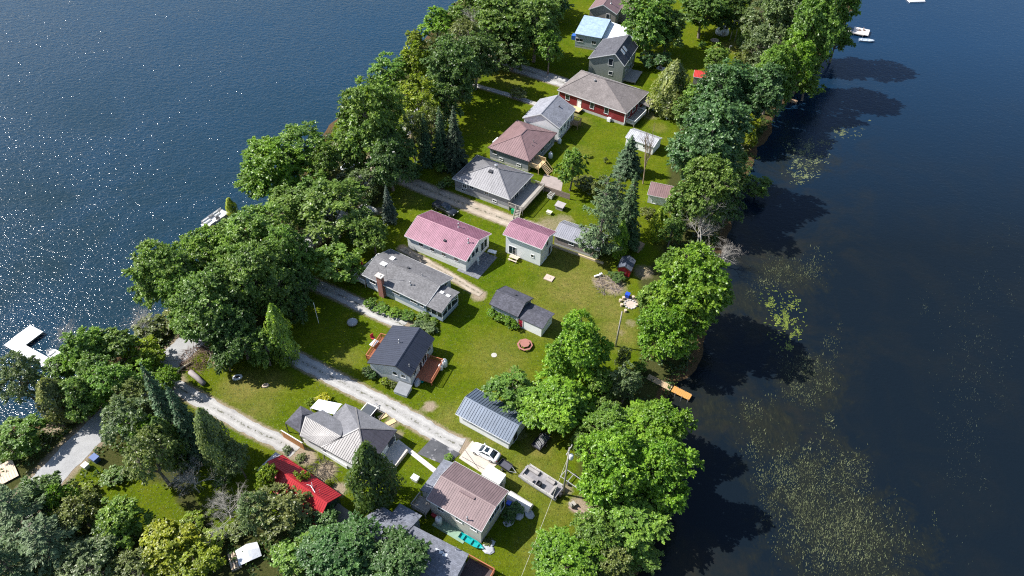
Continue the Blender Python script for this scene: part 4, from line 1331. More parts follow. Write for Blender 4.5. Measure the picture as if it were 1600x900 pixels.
for u in (-3.1, -1.6, -.3): opening(t, L, W, 'R', u, 2.5, .95, 1.25, bars=0)
opening(t, L, W, 'R', 1.7, 1.9, .95, 2.0, 'door', pane=GLASS); opening(t, L, W, 'R', 2.9, 1.9, .95, 2.0, 'door', pane=GLASS)
o = thing('shade_toned_patio', 'stone patio with shade put into its dark colour at the gable end of the long white house', 'patio', G(748, 412), D2R(-28.8))
b = MB()
for i in range(6):
    for j in range(9): b.box((-2.2 + i * .8, -3.4 + j * .8, 0.02 + random.uniform(0, .015)), (.77, .77, .08))
b.build('paving', mat('shade_toned_stone', (0.16, 0.165, 0.18), 0.85, 0.25, 2.0, bump_s=0.2), o)  # paving colour darkened to stand for the shadow beside the gable

# ---- B: two storey garage, pink roof
t = thing('tall_white_garage', 'tall white garage with pink metal roof between the lawn and the grey shed', 'garage', (3.15, 104.19, 0), D2R(-28.6))
L, W = 7.64, 5.08
rf, zf = roof_planes(t, L, W, 4.92, 1.12, -.25, .45, PINK, 0.32, TRIM)
gable_walls(t, L, W, 4.92, 1.12, -.25, .45, WHITE, 0.15)
opening(t, L, W, 'F', -2.3, 1.35, 1.5, 1.9, bars=1)
opening(t, L, W, 'F', 2.1, 1.9, .6, .6, bars=0)
opening(t, L, W, 'R', .1, 3.9, .8, 1.2, bars=0); opening(t, L, W, 'R', 1.3, 1.2, .9, 2.0, 'door', pane=DARKTRIM)
opening(t, L, W, 'R', -1.0, 1.25, 2.2, 2.1, 'door', pane=WHITE_P)

# ---- C: grey shingle house with brick chimney
GREYSH = shingle('grey_shingle', (0.165, 0.162, 0.168), 0.18)
BLUESIDE = siding('blue_grey_siding', (0.30, 0.37, 0.45))
t = thing('grey_shingle_house', 'blue sided house with grey shingle roof and red brick chimney', 'house', (-19.18, 93.19, 0), D2R(-30.6))
L, W, h, rise, ro = 13.79, 7.59, 3.2, 1.33, .17
rf, zf = roof_planes(t, L, W, h, rise, ro, .4, GREYSH, 0, TRIM)
gable_walls(t, L, W, h, rise, ro, .4, BLUESIDE, 0.9, mat('pale_skirting', (0.58, 0.6, 0.62), 0.8))
vent(rf, zf, -.4, .9, 'box', .8); vent(rf, zf, 3.0, .6, 'pipe', .9); vent(rf, zf, 2.3, -2.0, 'flue', .8)
sk = MB(); zz = zf(-4.6, 1.5); sk.box((-4.6, 1.5, zz + .08), (.9, .9, .2)); sk.build('skylight', TRIM, rf)
sk = MB(); zz = zf(-4.8, -.6); sk.box((-4.9, -.6, zz + .05), (1.2, 1.0, .14)); sk.build('roof_hatch', WHITE_P, rf)
ch = MB(); ch.box((-2.9, -W / 2 - .35, 2.4), (1.15, .72, 5.3)); co_ = ch.build('chimney', BRICK, t)
ch = MB(); ch.box((-2.9, -W / 2 - .35, 5.16), (1.5, 1.05, .22)); ch.box((-2.9, -W / 2 - .35, 5.34), (.5, .4, .16)); ch.build('chimney_cap', concrete, co_)
ae = MB(); ae.tube([(-2.3, -2.9, 3.3), (-2.3, -2.9, 7.2)], .03, 5); ae.bar((-2.7, -2.9, 7.0), (-1.9, -2.9, 7.0), .02); ae.build('aerial', METALGREY, rf)
for u, z, w, hh in ((-5.2, 2.2, 1.2, .9), (0.2, 2.35, 1.6, .7), (4.2, 2.3, 1.4, .7), (6.0, 2.3, .7, .7)): opening(t, L, W, 'F', u, z, w, hh, bars=1)
opening(t, L, W, 'R', 2.4, 3.0, .9, .8, bars=1)
# glazed sun porch at the right end (lower roof in the same plane)
ax0, ax1, ay0, ay1 = L / 2 + .4, L / 2 + 3.4, -W / 2 + .15, 1.2
r2 = MB()
zl = h - .04; zh = zf(0, -1.0) - .2
r2.slab([(ax0 - .42, -W / 2 - .4, zl), (ax1 + .3, -W / 2 - .4, zl), (ax1 + .3, -1.0, zh), (ax0 - .42, -1.0, zh)], .13)
r2.slab([(ax0 - .42, -1.0, zh), (ax1 + .3, -1.0, zh), (ax1 + .3, ay1 + .3, zh - .45), (ax0 - .42, ay1 + .3, zh - .45)], .13)
pr = r2.build('porch_roof', GREYSH, t)
for (x, y) in ((ax0 + .9, -.6), (ax0 + 2.3, -.7)):
    s = MB(); s.box((x, y, zh - .02), (.75, .55, .16)); s.build('skylight', TRIM, pr)
w_ = MB(); w_.prism([(ax0 - .4, ay0), (ax1, ay0), (ax1, ay1), (ax0 - .4, ay1)], .3, 1.2); w_.build('porch_wall', BLUESIDE, t)
w_ = MB(); w_.prism([(ax0 - .4, ay0), (ax1 - .05, ay0), (ax1 - .05, ay1), (ax0 - .4, ay1)], 1.2, 3.0); w_.build('porch_glazing', GLASS, t)
w_ = MB()
for y in (ay0 + .05, (ay0 + ay1) / 2 - .8, (ay0 + ay1) / 2 + .4, ay1 - .05): w_.box((ax1 - .02, y, 2.05), (.14, .14, 1.9))
for x in (ax0 + .6, ax0 + 1.9): w_.box((x, ay0 + .02, 2.05), (.14, .14, 1.9))
w_.bar((ax1 - .02, ay0, 2.98), (ax1 - .02, ay1, 2.98), .12); w_.bar((ax1 - .02, ay0, 1.22), (ax1 - .02, ay1, 1.22), .14)
w_.bar((ax1 - .02, ay0 + .1, 2.2), (ax1 - .02, (ay0 + ay1) / 2, 3.2), .12); w_.bar((ax1 - .02, ay1 - .1, 2.2), (ax1 - .02, (ay0 + ay1) / 2, 3.2), .12)
w_.build('porch_frame', TRIM, t)
deck(t, -L / 2 - 2.6, -L / 2 - .02, -W / 2 - .4, W / 2 - .8, .95, GREYWOOD, True, open_sides=('R',), railmat=TRIM)

# ---- D: cottage with navy metal roof (ridge runs away from the camera)
NAVY = metal_roof('navy_metal_roof', (0.034, 0.040, 0.062), 0.45, 0.05, 0.08, 0.5)
D_WALL = siding('light_siding', (0.58, 0.60, 0.62))
t = thing('navy_roof_cottage', 'light sided cottage with navy metal roof and two stained wood decks', 'cottage', (-18.06, 75.52, 0), D2R(-20.1 + 90))
L, W, h, rise, ro = 8.23, 7.31, 3.21, 1.62, -1.31
rf, zf = roof_planes(t, L, W, h, rise, ro, .3, NAVY, 0.42, DARKTRIM)
gable_walls(t, L, W, h, rise, ro, .3, D_WALL, 0.35)
vent(rf, zf, .6, .6, 'flue', .7); vent(rf, zf, -2.9, -3.0, 'pipe', .8)
opening(t, L, W, 'L', .9, 2.4, .7, .8, bars=0); opening(t, L, W, 'L', 2.4, 2.4, .7, .8, bars=0)
for u, z, w, hh, nm in ((-2.6, 2.1, 1.0, .8, 'window'), (-.6, 1.5, .9, 2.0, 'door'), (.8, 1.7, 1.4, 1.6, 'window'), (2.8, 2.2, .9, .9, 'window')): opening(t, L, W, 'F', u, z, w, hh, nm)
deck(t, -2.6, 1.9, -W / 2 - 3.0, -W / 2 - .02, .8, REDWOOD, True, open_sides=('B', 'L'))
deck(t, -1.9, 3.3, W / 2 + .02, W / 2 + 2.2, .6, REDWOOD, True, open_sides=('F',))

# ---- E: dark shingled shed with lower white extension
DARKSH = shingle('dark_shingle', (0.085, 0.085, 0.105), 0.25)
t = thing('dark_shingle_shed', 'dark shingled shed with lower white extension beside the hedge', 'shed', (-.03, 88.11, 0), D2R(-30.5))
L, W = 5.34, 4.86
rf, zf = roof_planes(t, L, W, 2.6, 1.35, -.2, .3, DARKSH, 0, DARKTRIM)
gable_walls(t, L, W, 2.6, 1.35, -.2, .3, siding('grey_blue_siding', (0.32, 0.36, 0.42)), 0.1)
vent(rf, zf, .3, .9, 'box', .6)
off = Vector((5.15, -.55, 0)); eL, eW = 5.0, 3.9
e = MB(); zr2, ze2 = 2.95, 2.35
e.slab([(off.x - eL / 2 - .35, off.y - eW / 2 - .12, ze2), (off.x + eL / 2 + .3, off.y - eW / 2 - .12, ze2), (off.x + eL / 2 + .3, off.y, zr2), (off.x - eL / 2 - .35, off.y, zr2)], .12)
e.slab([(off.x - eL / 2 - .35, off.y, zr2), (off.x + eL / 2 + .3, off.y, zr2), (off.x + eL / 2 + .3, off.y + eW / 2 + .3, ze2), (off.x - eL / 2 - .35, off.y + eW / 2 + .3, ze2)], .12)
e.build('extension_roof', DARKSH, t)
e = MB(); e.prism([(off.x - eL / 2, off.y - eW / 2), (off.x + eL / 2, off.y - eW / 2), (off.x + eL / 2, off.y + eW / 2), (off.x - eL / 2, off.y + eW / 2)], .0, 2.35); e.build('extension_wall', WHITE_P, t)
for u, w, pm in ((-1.75, .95, mat('red_door', (0.38, 0.02, 0.05), .5)),): opening(t, eL, eW, 'F', u, 1.1, w, 1.9, 'door', pane=pm, off=off)
opening(t, eL, eW, 'F', -2.35, 1.3, .16, 1.3, 'window', bars=0, off=off)

# ---- G: mauve ribbed roof house near the bottom
MAUVE = metal_roof('mauve_metal_roof', (0.205, 0.142, 0.142), 0.42, 0.1, 0.1, 0.55)
CREAM = siding('cream_siding', (0.60, 0.57, 0.50))
t = thing('mauve_roof_house', 'cream house with ribbed mauve metal roof beside the parked white car', 'house', (-5.41, 48.96, 0), D2R(-30))
L, W, h, rise = 8.36, 6.27, 4.4, .97
rf, zf = roof_planes(t, L, W, h, rise, .12, .35, MAUVE, 0.34, TRIM, cap=True, rib_h=.04)
gable_walls(t, L, W, h, rise, .12, .35, CREAM, 0.9)
v_ = MB(); v_.box((.2, -.35, h + rise - .02), (2.4, .35, .16)); v_.build('ridge_vent', MAUVE, rf)
vent(rf, zf, 2.0, -3.1, 'pipe', 1.2)
for u, z, w, hh in ((-2.4, 3.2, 1.0, 1.0), (.6, 3.2, 1.0, 1.0), (3.0, 3.2, .9, .9)): opening(t, L, W, 'F', u, z, w, hh)
opening(t, L, W, 'R', .2, 3.1, 2.6, 1.2, bars=3); opening(t, L, W, 'R', 2.4, 1.9, .9, 2.0, 'door', pane=GLASS)
# shingled lean-to at the road end
l_ = MB(); l_.slab([(-L / 2 - 2.4, -W / 2 + .9, 3.1), (-L / 2 - .3, -W / 2 + .9, 3.75), (-L / 2 - .3, W / 2 + .4, 3.75), (-L / 2 - 2.4, W / 2 + .4, 3.1)], .12); l_.build('lean_to_roof', shingle('blue_shingle', (0.16, 0.17, 0.205), .2), t)
l_ = MB(); l_.prism([(-L / 2 - 2.2, -W / 2 + 1.1), (-L / 2 + .02, -W / 2 + 1.1), (-L / 2 + .02, W / 2 + .2), (-L / 2 - 2.2, W / 2 + .2)], 0, 3.05); l_.build('lean_to_wall', CREAM, t)
deck(t, -L / 2 - 2.6, -L / 2 - .2, -W / 2 - 1.1, -W / 2 + 1.0, 1.2, GREYWOOD, True, open_sides=('B', 'R'))

# ---- H: blue grey metal barn
STEEL = metal_roof('steel_blue_roof', (0.115, 0.145, 0.195), 0.40, 0.2, 0.12, 0.6)
t = thing('blue_metal_barn', 'white barn with ribbed blue grey metal roof under the maple', 'barn', (-2.54, 63.62, 0), D2R(-30.9))
L, W = 9.05, 4.98
rf, zf = roof_planes(t, L, W, 2.53, 1.29, -.15, .4, STEEL, 0.46, TRIM, rib_h=.075)
gable_walls(t, L, W, 2.53, 1.29, -.15, .4, WHITE_P, 0.12)
opening(t, L, W, 'F', -1.9, 1.75, 1.0, .45, bars=1)
opening(t, L, W, 'R', -.6, 1.1, 1.2, 2.0, 'door', pane=DARKTRIM)

# ---- hip roofs
def hip(t, L, W, h, rise, rl, ro, ov, roofmat, ribs=0.0, thick=.14, axis='x', trim=None):
    a, b = L / 2 + ov, W / 2 + ov
    c = [(-a, -b, h), (a, -b, h), (a, b, h), (-a, b, h)]
    if axis == 'x': r0, r1 = (-rl + ro, 0, h + rise), (rl + ro, 0, h + rise); pl = [[c[0], c[1], r1, r0], [c[1], c[2], r1], [c[2], c[3], r0, r1], [c[3], c[0], r0]]
    else: r0, r1 = (0, -rl + ro, h + rise), (0, rl + ro, h + rise); pl = [[c[0], c[1], r0], [c[1], c[2], r1, r0], [c[2], c[3], r1], [c[3], c[0], r0, r1]]
    m = MB()
    for p in pl: m.slab(p, thick)
    if ribs:
        for p in pl:
            e0, e1 = Vector(p[0]), Vector(p[1]); d = e1 - e0; n = int(d.length / ribs); ax = d.normalized()
            top = [Vector(q_) for q_ in p[2:]]
            for i in range(1, n):
                s = e0 + d * i / n
                # climb perpendicular to the eave until the hip or the ridge
                best = None
                lines = [(e0, top[-1]), (e1, top[0])] + ([(top[-1], top[0])] if len(top) == 2 else [])
                u = (s - e0).dot(ax)
                for q0, q1 in lines:
                    u0, u1 = (q0 - e0).dot(ax), (q1 - e0).dot(ax)
                    if abs(u1 - u0) < 1e-6: continue
                    tt = (u - u0) / (u1 - u0)
                    if 0 <= tt <= 1:
                        pt = q0.lerp(q1, tt)
                        if pt.z > h + .02 and (best is None or pt.z > best.z): best = pt
                if best is not None: m.bar(s + Vector((0, 0, .015)), best + Vector((0, 0, .015)), .04, .04)
    ob = m.build('roof', roofmat, t)
    hc = MB()
    for p in c:
        r = r0 if (Vector(p) - Vector(r0)).length < (Vector(p) - Vector(r1)).length else r1
        hc.bar(Vector(p) + Vector((0, 0, .03)), Vector(r) + Vector((0, 0, .05)), .22, .05)
    hc.bar(Vector(r0) + Vector((0, 0, .05)), Vector(r1) + Vector((0, 0, .05)), .24, .05)
    hc.build('hip_cap', roofmat, ob)
    if trim:
        for i in range(4):
            p, q_ = Vector(c[i]), Vector(c[(i + 1) % 4]); f = MB()
            out = Vector(((p + q_).x, (p + q_).y, 0)).normalized() * .02
            f.bar(p + out - Vector((0, 0, .07)), q_ + out - Vector((0, 0, .07)), .03, .18); f.build('fascia', trim, ob)
    return ob
def box_walls(t, L, W, z0, z1, wallmat, found=.5, name='wall'):
    m = MB(); m.prism([(-L / 2, -W / 2), (L / 2, -W / 2), (L / 2, W / 2), (-L / 2, W / 2)], found, z1 - .08); m.build(name, wallmat, t)
    f = MB(); f.box((0, 0, found / 2 - .15), (L - .04, W - .04, found + .3)); f.build('foundation', FOUND, t)

SILVER = metal_roof('silver_metal_roof', (0.235, 0.23, 0.24), 0.36, 0.25, 0.10, 0.6)
t = thing('silver_hip_house', 'grey sided house with silver hipped metal roof and side deck', 'house', (-4.67, 124.51, 0), D2R(-28.8))
L, W = 13.46, 9.39
rf = hip(t, L, W, 3.15, 2.46, 1.08, .24, .4, SILVER, .5, trim=TRIM)
box_walls(t, L, W, 0, 3.15, siding('grey_siding', (0.26, 0.26, 0.28)), .8)
for u, z, w, hh in ((-4.2, 2.0, .9, .8), (-2.4, 2.4, .9, .8), (1.2, 2.4, .9, .8), (3.2, 1.0, .8, .5), (-4.6, .9, .8, .5)): opening(t, L, W, 'F', u, z, w, hh)
for u, z, w, hh in ((-1.6, 1.9, 1.6, 1.9), (2.0, 2.2, 1.2, 1.2)): opening(t, L, W, 'R', u, z, w, hh)
v_ = MB(); v_.lathe([(.3, 0), (.3, .8), (.42, .85), (.42, .95), (.1, 1.05)], 10, (.6, .3, 5.3)); v_.build('flue', METALGREY, rf)
v_ = MB(); v_.box((.1, -1.0, 5.15), (.9, .8, .35)); v_.build('roof_vent', DARKTRIM, rf)
v_ = MB(); v_.lathe([(.07, 0), (.07, .6)], 6, (3.0, 1.4, 4.4)); v_.build('vent_pipe', METALGREY, rf)
dk = deck(t, L / 2 + .02, L / 2 + 3.4, -W / 2 - .3, W / 2 - .2, 1.35, GREYWOOD, True, open_sides=('L',), railmat=GREYWOOD)
steps(t, (L / 2 + 2.4, -W / 2 - .3), (0.25, -1), 6, 1.2, 1.35, GREYWOOD)

MAUVE2 = metal_roof('plum_metal_roof', (0.245, 0.155, 0.155), 0.42, 0.1, 0.1, 0.5)
t = thing('mauve_hip_house', 'grey house with mauve hipped metal roof and wooden back steps', 'house', (1.66, 138.87, 0), D2R(-28.8))
L, W = 9.92, 12.79
rf = hip(t, L, W, 3.09, 2.01, 1.34, .18, .35, MAUVE2, .5, axis='y', trim=DARKTRIM)
box_walls(t, L, W, 0, 3.09, siding('slate_siding', (0.24, 0.26, 0.29)), .7)
for u, z, w, hh in ((-2.0, 1.0, .9, .5), (2.6, 1.0, .9, .5), (-3.6, 2.2, .9, .9)): opening(t, L, W, 'F', u, z, w, hh)
for u, z, w, hh in ((3.6, 2.2, 1.0, 1.0), (.2, 2.2, 1.4, 1.2), (-4.6, 1.8, .9, 1.9)): opening(t, L, W, 'R', u, z, w, hh)
v_ = MB(); v_.lathe([(.08, 0), (.08, .9)], 6, (3.0, -.6, 3.6)); v_.build('vent_pipe', METALGREY, rf)
v_ = MB(); v_.lathe([(.08, 0), (.08, .7)], 6, (3.3, -1.8, 3.5)); v_.build('vent_pipe', METALGREY, rf)
dk = deck(t, L / 2 + .02, L / 2 + 2.6, -W / 2 + .1, -W / 2 + 3.4, 1.7, PALEWOOD, True, open_sides=('L', 'R'))
steps(t, (L / 2 + 2.6, -W / 2 + 2.2), (1, -.1), 7, 1.6, 1.7, PALEWOOD)
l_ = MB(); l_.box((-L / 2 - .6, W / 2 * -.35, 1.2), (1.2, 2.2, 2.4)); l_.build('entry_porch', WHITE_P, t)

# ---- K: white gabled house
LIGHTROOF = shingle('light_grey_shingle', (0.27, 0.275, 0.31), 0.15)
t = thing('white_gable_house', 'white house with grey shingle gable between mauve hip roof and dark red house', 'house', (7.9, 149.01, 0), D2R(-25.8 + 90))
L, W = 9.05, 9.0
rf, zf = roof_planes(t, L, W, 4.06, 2.4, .13, .3, LIGHTROOF, 0, TRIM)
gable_walls(t, L, W, 4.06, 2.4, .13, .3, WHITE, .6)
vent(rf, zf, 1.5, -1.8, 'box', .7); vent(rf, zf, -3.8, -3.8, 'pipe', .9)
for u, z, w, hh in ((-3.0, 2.6, .9, 1.0), (-1.0, 2.6, .9, 1.0), (1.0, 1.8, .9, 2.0), (3.0, 2.6, 1.0, 1.0), (-3.0, .9, .8, .6)): opening(t, L, W, 'F', u, z, w, hh)
deck(t, 2.6, 4.6, -W / 2 - 2.0, -W / 2 - .02, 1.2, DECKWOOD, True, open_sides=('B',))

# ---- L: dark red house
BROWNSH = shingle('weathered_shingle', (0.200, 0.176, 0.170), 0.14)
RED = siding('dark_red_siding', (0.22, 0.018, 0.024))
t = thing('dark_red_house', 'dark red house with wide weathered hipped roof', 'house', (21.58, 160.88, 0), D2R(-32.5))
L, W = 18.6, 11.6
rf = hip(t, L, W, 3.63, 3.2, 2.2, -2.2, .4, BROWNSH, 0, trim=TRIM)
box_walls(t, L, W, 0, 3.63, RED, .75)
c_ = MB()
for x in (-L / 2, L / 2):
    for y in (-W / 2, W / 2): c_.box((x, y, 2.0), (.2, .2, 3.0))
c_.build('corner_boards', TRIM, t)
for u, z, w, hh in ((.2, 2.35, 1.0, 1.5), (4.2, 2.35, 1.0, 1.5), (-6.8, 2.3, 1.0, 1.3)): opening(t, L, W, 'F', u, z, w, hh, bars=0)
opening(t, L, W, 'F', -3.4, 1.7, 1.0, 2.0, 'door', pane=WHITE_P)
for u in (-4, -1, 2.2): opening(t, L, W, 'R', u, 2.3, 1.5, 1.4)
b = MB(); b.box((5.4, -W / 2 - .5, .55), (.8, .7, .9)); b.build('heat_pump', WHITE_P, t)
b = MB(); b.lathe([(.2, 0), (.2, .9), (.3, 1.0), (.3, 1.1), (.05, 1.2)], 8, (-2.0, -1.2, 5.5)); b.build('flue', METALGREY, rf)
b = MB(); b.box((-3.4, -W / 2 - 1.1, .7), (2.4, 2.0, .16)); b.build('door_step', PALEWOOD, t)
b = MB(); b.slab([(L / 2 + .3, W / 2 - 4.4, 3.0), (L / 2 + 3.0, W / 2 - 4.4, 2.5), (L / 2 + 3.0, W / 2 - .6, 2.5), (L / 2 + .3, W / 2 - .6, 3.0)], .1)
for y in (W / 2 - 4.2, W / 2 - .8): b.box((L / 2 + 2.9, y, 1.2), (.12, .12, 2.4))
b.build('porch_canopy', BROWNSH, t)
deck(t, L / 2 + .02, L / 2 + 2.4, -W / 2 + .6, W / 2 - 4.6, .8, GREYWOOD, True, open_sides=('L',), railmat=TRIM)

# ---- M: two storey house with skylights
t = thing('skylight_house', 'two storey grey green gabled house with roof skylights', 'house', (25.46, 178.4, 0), D2R(-22.8 + 90))
L, W = 11.5, 9.4
rf, zf = roof_planes(t, L, W, 5.2, 2.75, -2.1, .3, shingle('charcoal_shingle', (0.10, 0.10, 0.115), .2), 0, TRIM)
SAGE = siding('sage_siding', (0.25, 0.275, 0.25))
gable_walls(t, L, W, 5.2, 2.75, -2.1, .3, SAGE, .4)
for x in (-2.2, -.4):
    zz = zf(x, -3.0); s_ = MB(); sl = math.atan2(2.75, (-2.1 + W / 2 + .3)); s_.box((x, -3.1, zf(x, -3.1) + .06), (1.0, 1.5, .12), m=Matrix.Rotation(sl, 3, 'X')); s_.build('skylight', TRIM, rf)
opening(t, L, W, 'L', 1.1, 5.4, 1.1, 1.8, bars=0); opening(t, L, W, 'L', 1.4, 2.3, .9, .9, bars=0)
for u, z, w, hh in ((-3.6, 3.6, 1.0, 1.0), (-.5, 3.6, 1.6, 1.1), (3.2, 3.6, 1.0, 1.0), (-2.4, 1.5, 1.0, 1.9), (1.4, 1.4, 1.8, 1.6)): opening(t, L, W, 'F', u, z, w, hh)
deck(t, -4.6, 2.0, -W / 2 - 3.4, -W / 2 - .02, .6, GREYWOOD, False)

# ---- N: house under blue and white tarps;  O: house at the top edge
TARP = mat('blue_tarp', (0.30, 0.40, 0.54), 0.45, 0.25, 1.2, bump_s=.4, bump_scale=2.0)
TARPW = mat('white_tarp', (0.70, 0.74, 0.78), 0.45, 0.12, 0.8, bump_s=.5, bump_scale=1.5)
t = thing('tarp_roof_house', 'house with its roof covered by blue and white tarps', 'house', (21.2, 195.2, 0), D2R(-19))
L, W = 7.2, 10.2
rf, zf = roof_planes(t, L, W, 4.1, 1.3, 4.2, .3, TARP, 0, None, cap=False)
gable_walls(t, L, W, 4.1, 1.3, 4.2, .3, siding('pale_blue_siding', (0.42, 0.48, 0.53)), .6)
opening(t, L, W, 'F', -2.4, 2.3, 2.0, .8); opening(t, L, W, 'F', 1.8, 2.3, 1.2, .9)
e = MB(); e.slab([(L / 2 - .1, -W / 2 + 1.6, 3.3), (L / 2 + 8.0, -W / 2 + 3.0, 3.0), (L / 2 + 8.0, W / 2 - 1.2, 3.6), (L / 2 - .1, W / 2 + .2, 4.4)], .12); e.build('white_tarp_roof', TARPW, t)
e = MB(); e.prism([(L / 2, -W / 2 + 2.0), (L / 2 + 7.6, -W / 2 + 3.4), (L / 2 + 7.6, W / 2 - 1.5), (L / 2, W / 2 - .2)], 0, 2.95); e.build('side_wall', siding('pale_blue_siding', (0.42, 0.48, 0.53)), t)
e = MB(); e.slab([(L / 2 + .3, -W / 2 + 1.5, 3.26), (L / 2 + 4.5, -W / 2 + 1.8, 3.12), (L / 2 + 4.5, -W / 2 + 1.2, 1.9), (L / 2 + .3, -W / 2 + .9, 2.0)], .04, (0, -.5, -.5)); e.build('hanging_tarp', mat('bright_blue_tarp', (0.05, 0.38, 0.68), .45), t)
e = MB(); e.box((-L / 2 - .6, -W / 2 + .8, 2.6), (1.2, 1.6, 1.2)); e.build('blue_tarp_bundle', mat('deep_blue_tarp', (0.03, 0.12, 0.42), .5), t)

t = thing('plum_roof_house', 'house with plum metal roof at the top edge behind the tarp house', 'house', (27.0, 211.5, 0), D2R(-20.5 + 90))
L, W = 13.0, 8.0
rf, zf = roof_planes(t, L, W, 4.4, 2.1, .1, .3, MAUVE2, .5, TRIM)
gable_walls(t, L, W, 4.4, 2.1, .1, .3, siding('taupe_siding', (0.33, 0.29, 0.26)), .5)
vent(rf, zf, -3.4, -1.4, 'flue', 1.0)
opening(t, L, W, 'L', 1.6, 3.2, .9, 1.4, bars=0); opening(t, L, W, 'F', -4.0, 2.4, 1.2, 1.2); opening(t, L, W, 'F', 1.0, 2.4, 1.2, 1.2)
e = MB(); e.box((1.5, -W / 2 - 2.2, 1.9), (7.0, 4.4, 3.8)); e.build('side_wing', siding('taupe_siding', (0.33, 0.29, 0.26)), t)
e = MB(); e.slab([(-2.3, -W / 2 - 4.7, 3.7), (5.3, -W / 2 - 4.7, 3.7), (5.3, -W / 2 + .1, 4.6), (-2.3, -W / 2 + .1, 4.6)], .12); e.build('wing_roof', MAUVE2, t)

# ---- sheds
GREYMET = metal_roof('grey_metal_roof', (0.30, 0.30, 0.335), 0.38, 0.2, 0.08, .6)
t = thing('grey_roof_shed', 'long low shed with grey metal roof under the thin pine', 'shed', (13.4, 106.7, 0), D2R(-26.5))
L, W = 9.3, 4.73
rf, zf = roof_planes(t, L, W, 2.51, .95, .35, .25, GREYMET, .4, TRIM)
gable_walls(t, L, W, 2.51, .95, .35, .25, siding('brown_grey_siding', (0.32, 0.27, 0.24)), .6)
opening(t, L, W, 'F', -1.0, 1.7, .9, .6)
b = MB(); b.bar((-L / 2 - .3, -W / 2 - .7, .2), (L / 2 + 1.6, -W / 2 - .7, .2), .3, .4); b.build('timber_edging', wood('edging', (0.5, 0.4, 0.27)), t)

t = thing('mauve_roof_shed', 'small white shed with mauve metal roof beside the shore trees', 'shed', (31.2, 122.2, 0), D2R(-17.7))
L, W = 4.4, 4.3
rf, zf = roof_planes(t, L, W, 2.3, 1.0, .9, .25, MAUVE2, .4, TRIM)
gable_walls(t, L, W, 2.3, 1.0, .9, .25, WHITE_P, .1)
opening(t, L, W, 'F', -.8, 1.1, .9, 1.8, 'door', pane=WHITE_P)

t = thing('white_roof_shed', 'pale roofed shed behind the spruce on the upper lawn', 'shed', (29.87, 142.33, 0), D2R(-32))
L, W = 6.92, 4.21
rf, zf = roof_planes(t, L, W, 2.3, .8, .3, .2, metal_roof('pale_roof', (0.50, 0.50, 0.52), .4, .2), .4, TRIM)
gable_walls(t, L, W, 2.3, .8, .3, .2, WHITE_P, .1)
opening(t, L, W, 'F', -1.4, 1.1, 1.6, 1.8, 'door', pane=D_WALL); opening(t, L, W, 'F', 1.4, 1.5, .9, .6)

t = thing('little_red_shed', 'little red fronted shed with dark roof below the slim light green tree', 'shed', G(977, 424), D2R(-22 + 90))
L, W = 2.9, 2.3
rf, zf = roof_planes(t, L, W, 2.0, .75, 0, .22, shingle('slate_shingle', (0.10, 0.115, 0.15), .2), 0, DARKTRIM)
gable_walls(t, L, W, 2.0, .75, 0, .22, siding('bright_red_siding', (0.42, 0.02, 0.025)), .1)
opening(t, L, W, 'L', 0, .95, .9, 1.6, 'door', pane=mat('red_door', (0.38, 0.02, 0.05), .5), trim=mat('red_trim', (0.4, 0.03, 0.03), .5))

t = thing('small_red_roof_shed', 'small shed with bright red roof among the upper right trees', 'shed', G(1096, 128), D2R(-15))
L, W = 4.4, 3.0
rf, zf = roof_planes(t, L, W, 2.0, .8, .5, .2, metal_roof('bright_red_roof', (0.50, 0.045, 0.035), .4), .4, TRIM)
gable_walls(t, L, W, 2.0, .8, .5, .2, GREYWOOD, .05)
opening(t, L, W, 'F', 0, 1.0, .9, 1.6, 'door', pane=GREYWOOD)

# ---- S: red roofed cottage
REDMET = metal_roof('red_metal_roof', (0.40, 0.022, 0.028), 0.40, 0.05, 0.12, .5)
t = thing('red_roof_cottage', 'dark green cottage with bright red metal roof behind yellow green trees', 'cottage', (-29.1, 50.6, 0), D2R(-32.3))
L, W, h, rise, ro = 10.95, 3.6, 3.0, 1.5, -.35
rf, zf = roof_planes(t, L, W, h, rise, ro, .3, REDMET, .36, None)
GREENW = siding('dark_green_siding', (0.045, 0.085, 0.085))
gable_walls(t, L, W, h, rise, ro, .3, GREENW, .2)
opening(t, L, W, 'R', -.2, 2.0, 1.0, 1.0)
c_ = MB()
c_.slab([(-3.6, -2.9, 3.1), (-1.6, -2.9, 3.1), (-1.6, -.4, 4.35), (-3.6, -.4, 4.35)], .1); c_.build('dormer_roof', REDMET, t)
c_ = MB(); c_.slab([(2.6, -3.3, 2.5), (5.7, -3.3, 2.5), (5.7, -1.7, 3.25), (2.6, -1.7, 3.25)], .1)
for i in range(8): c_.bar((2.75 + i * .4, -3.3, 2.52), (2.75 + i * .4, -1.7, 3.27), .05, .05)
c_.build('lower_roof', REDMET, t)
c_ = MB(); c_.prism([(2.8, -3.0), (5.4, -3.0), (5.4, -1.5), (2.8, -1.5)], 0, 2.5); c_.build('side_wall', GREENW, t)
c_ = MB(); c_.prism([(-3.4, -2.6), (-1.8, -2.6), (-1.8, -1.5), (-3.4, -1.5)], 0, 3.0); c_.build('side_wall', GREENW, t)
b = MB(); b.slab([(-L / 2 - 1.8, -1.6, 2.5), (-L / 2 - .2, -1.6, 2.8), (-L / 2 - .2, 2.0, 2.8), (-L / 2 - 1.8, 2.0, 2.5)], .1)
b.build('porch_roof', GREYMET, t)
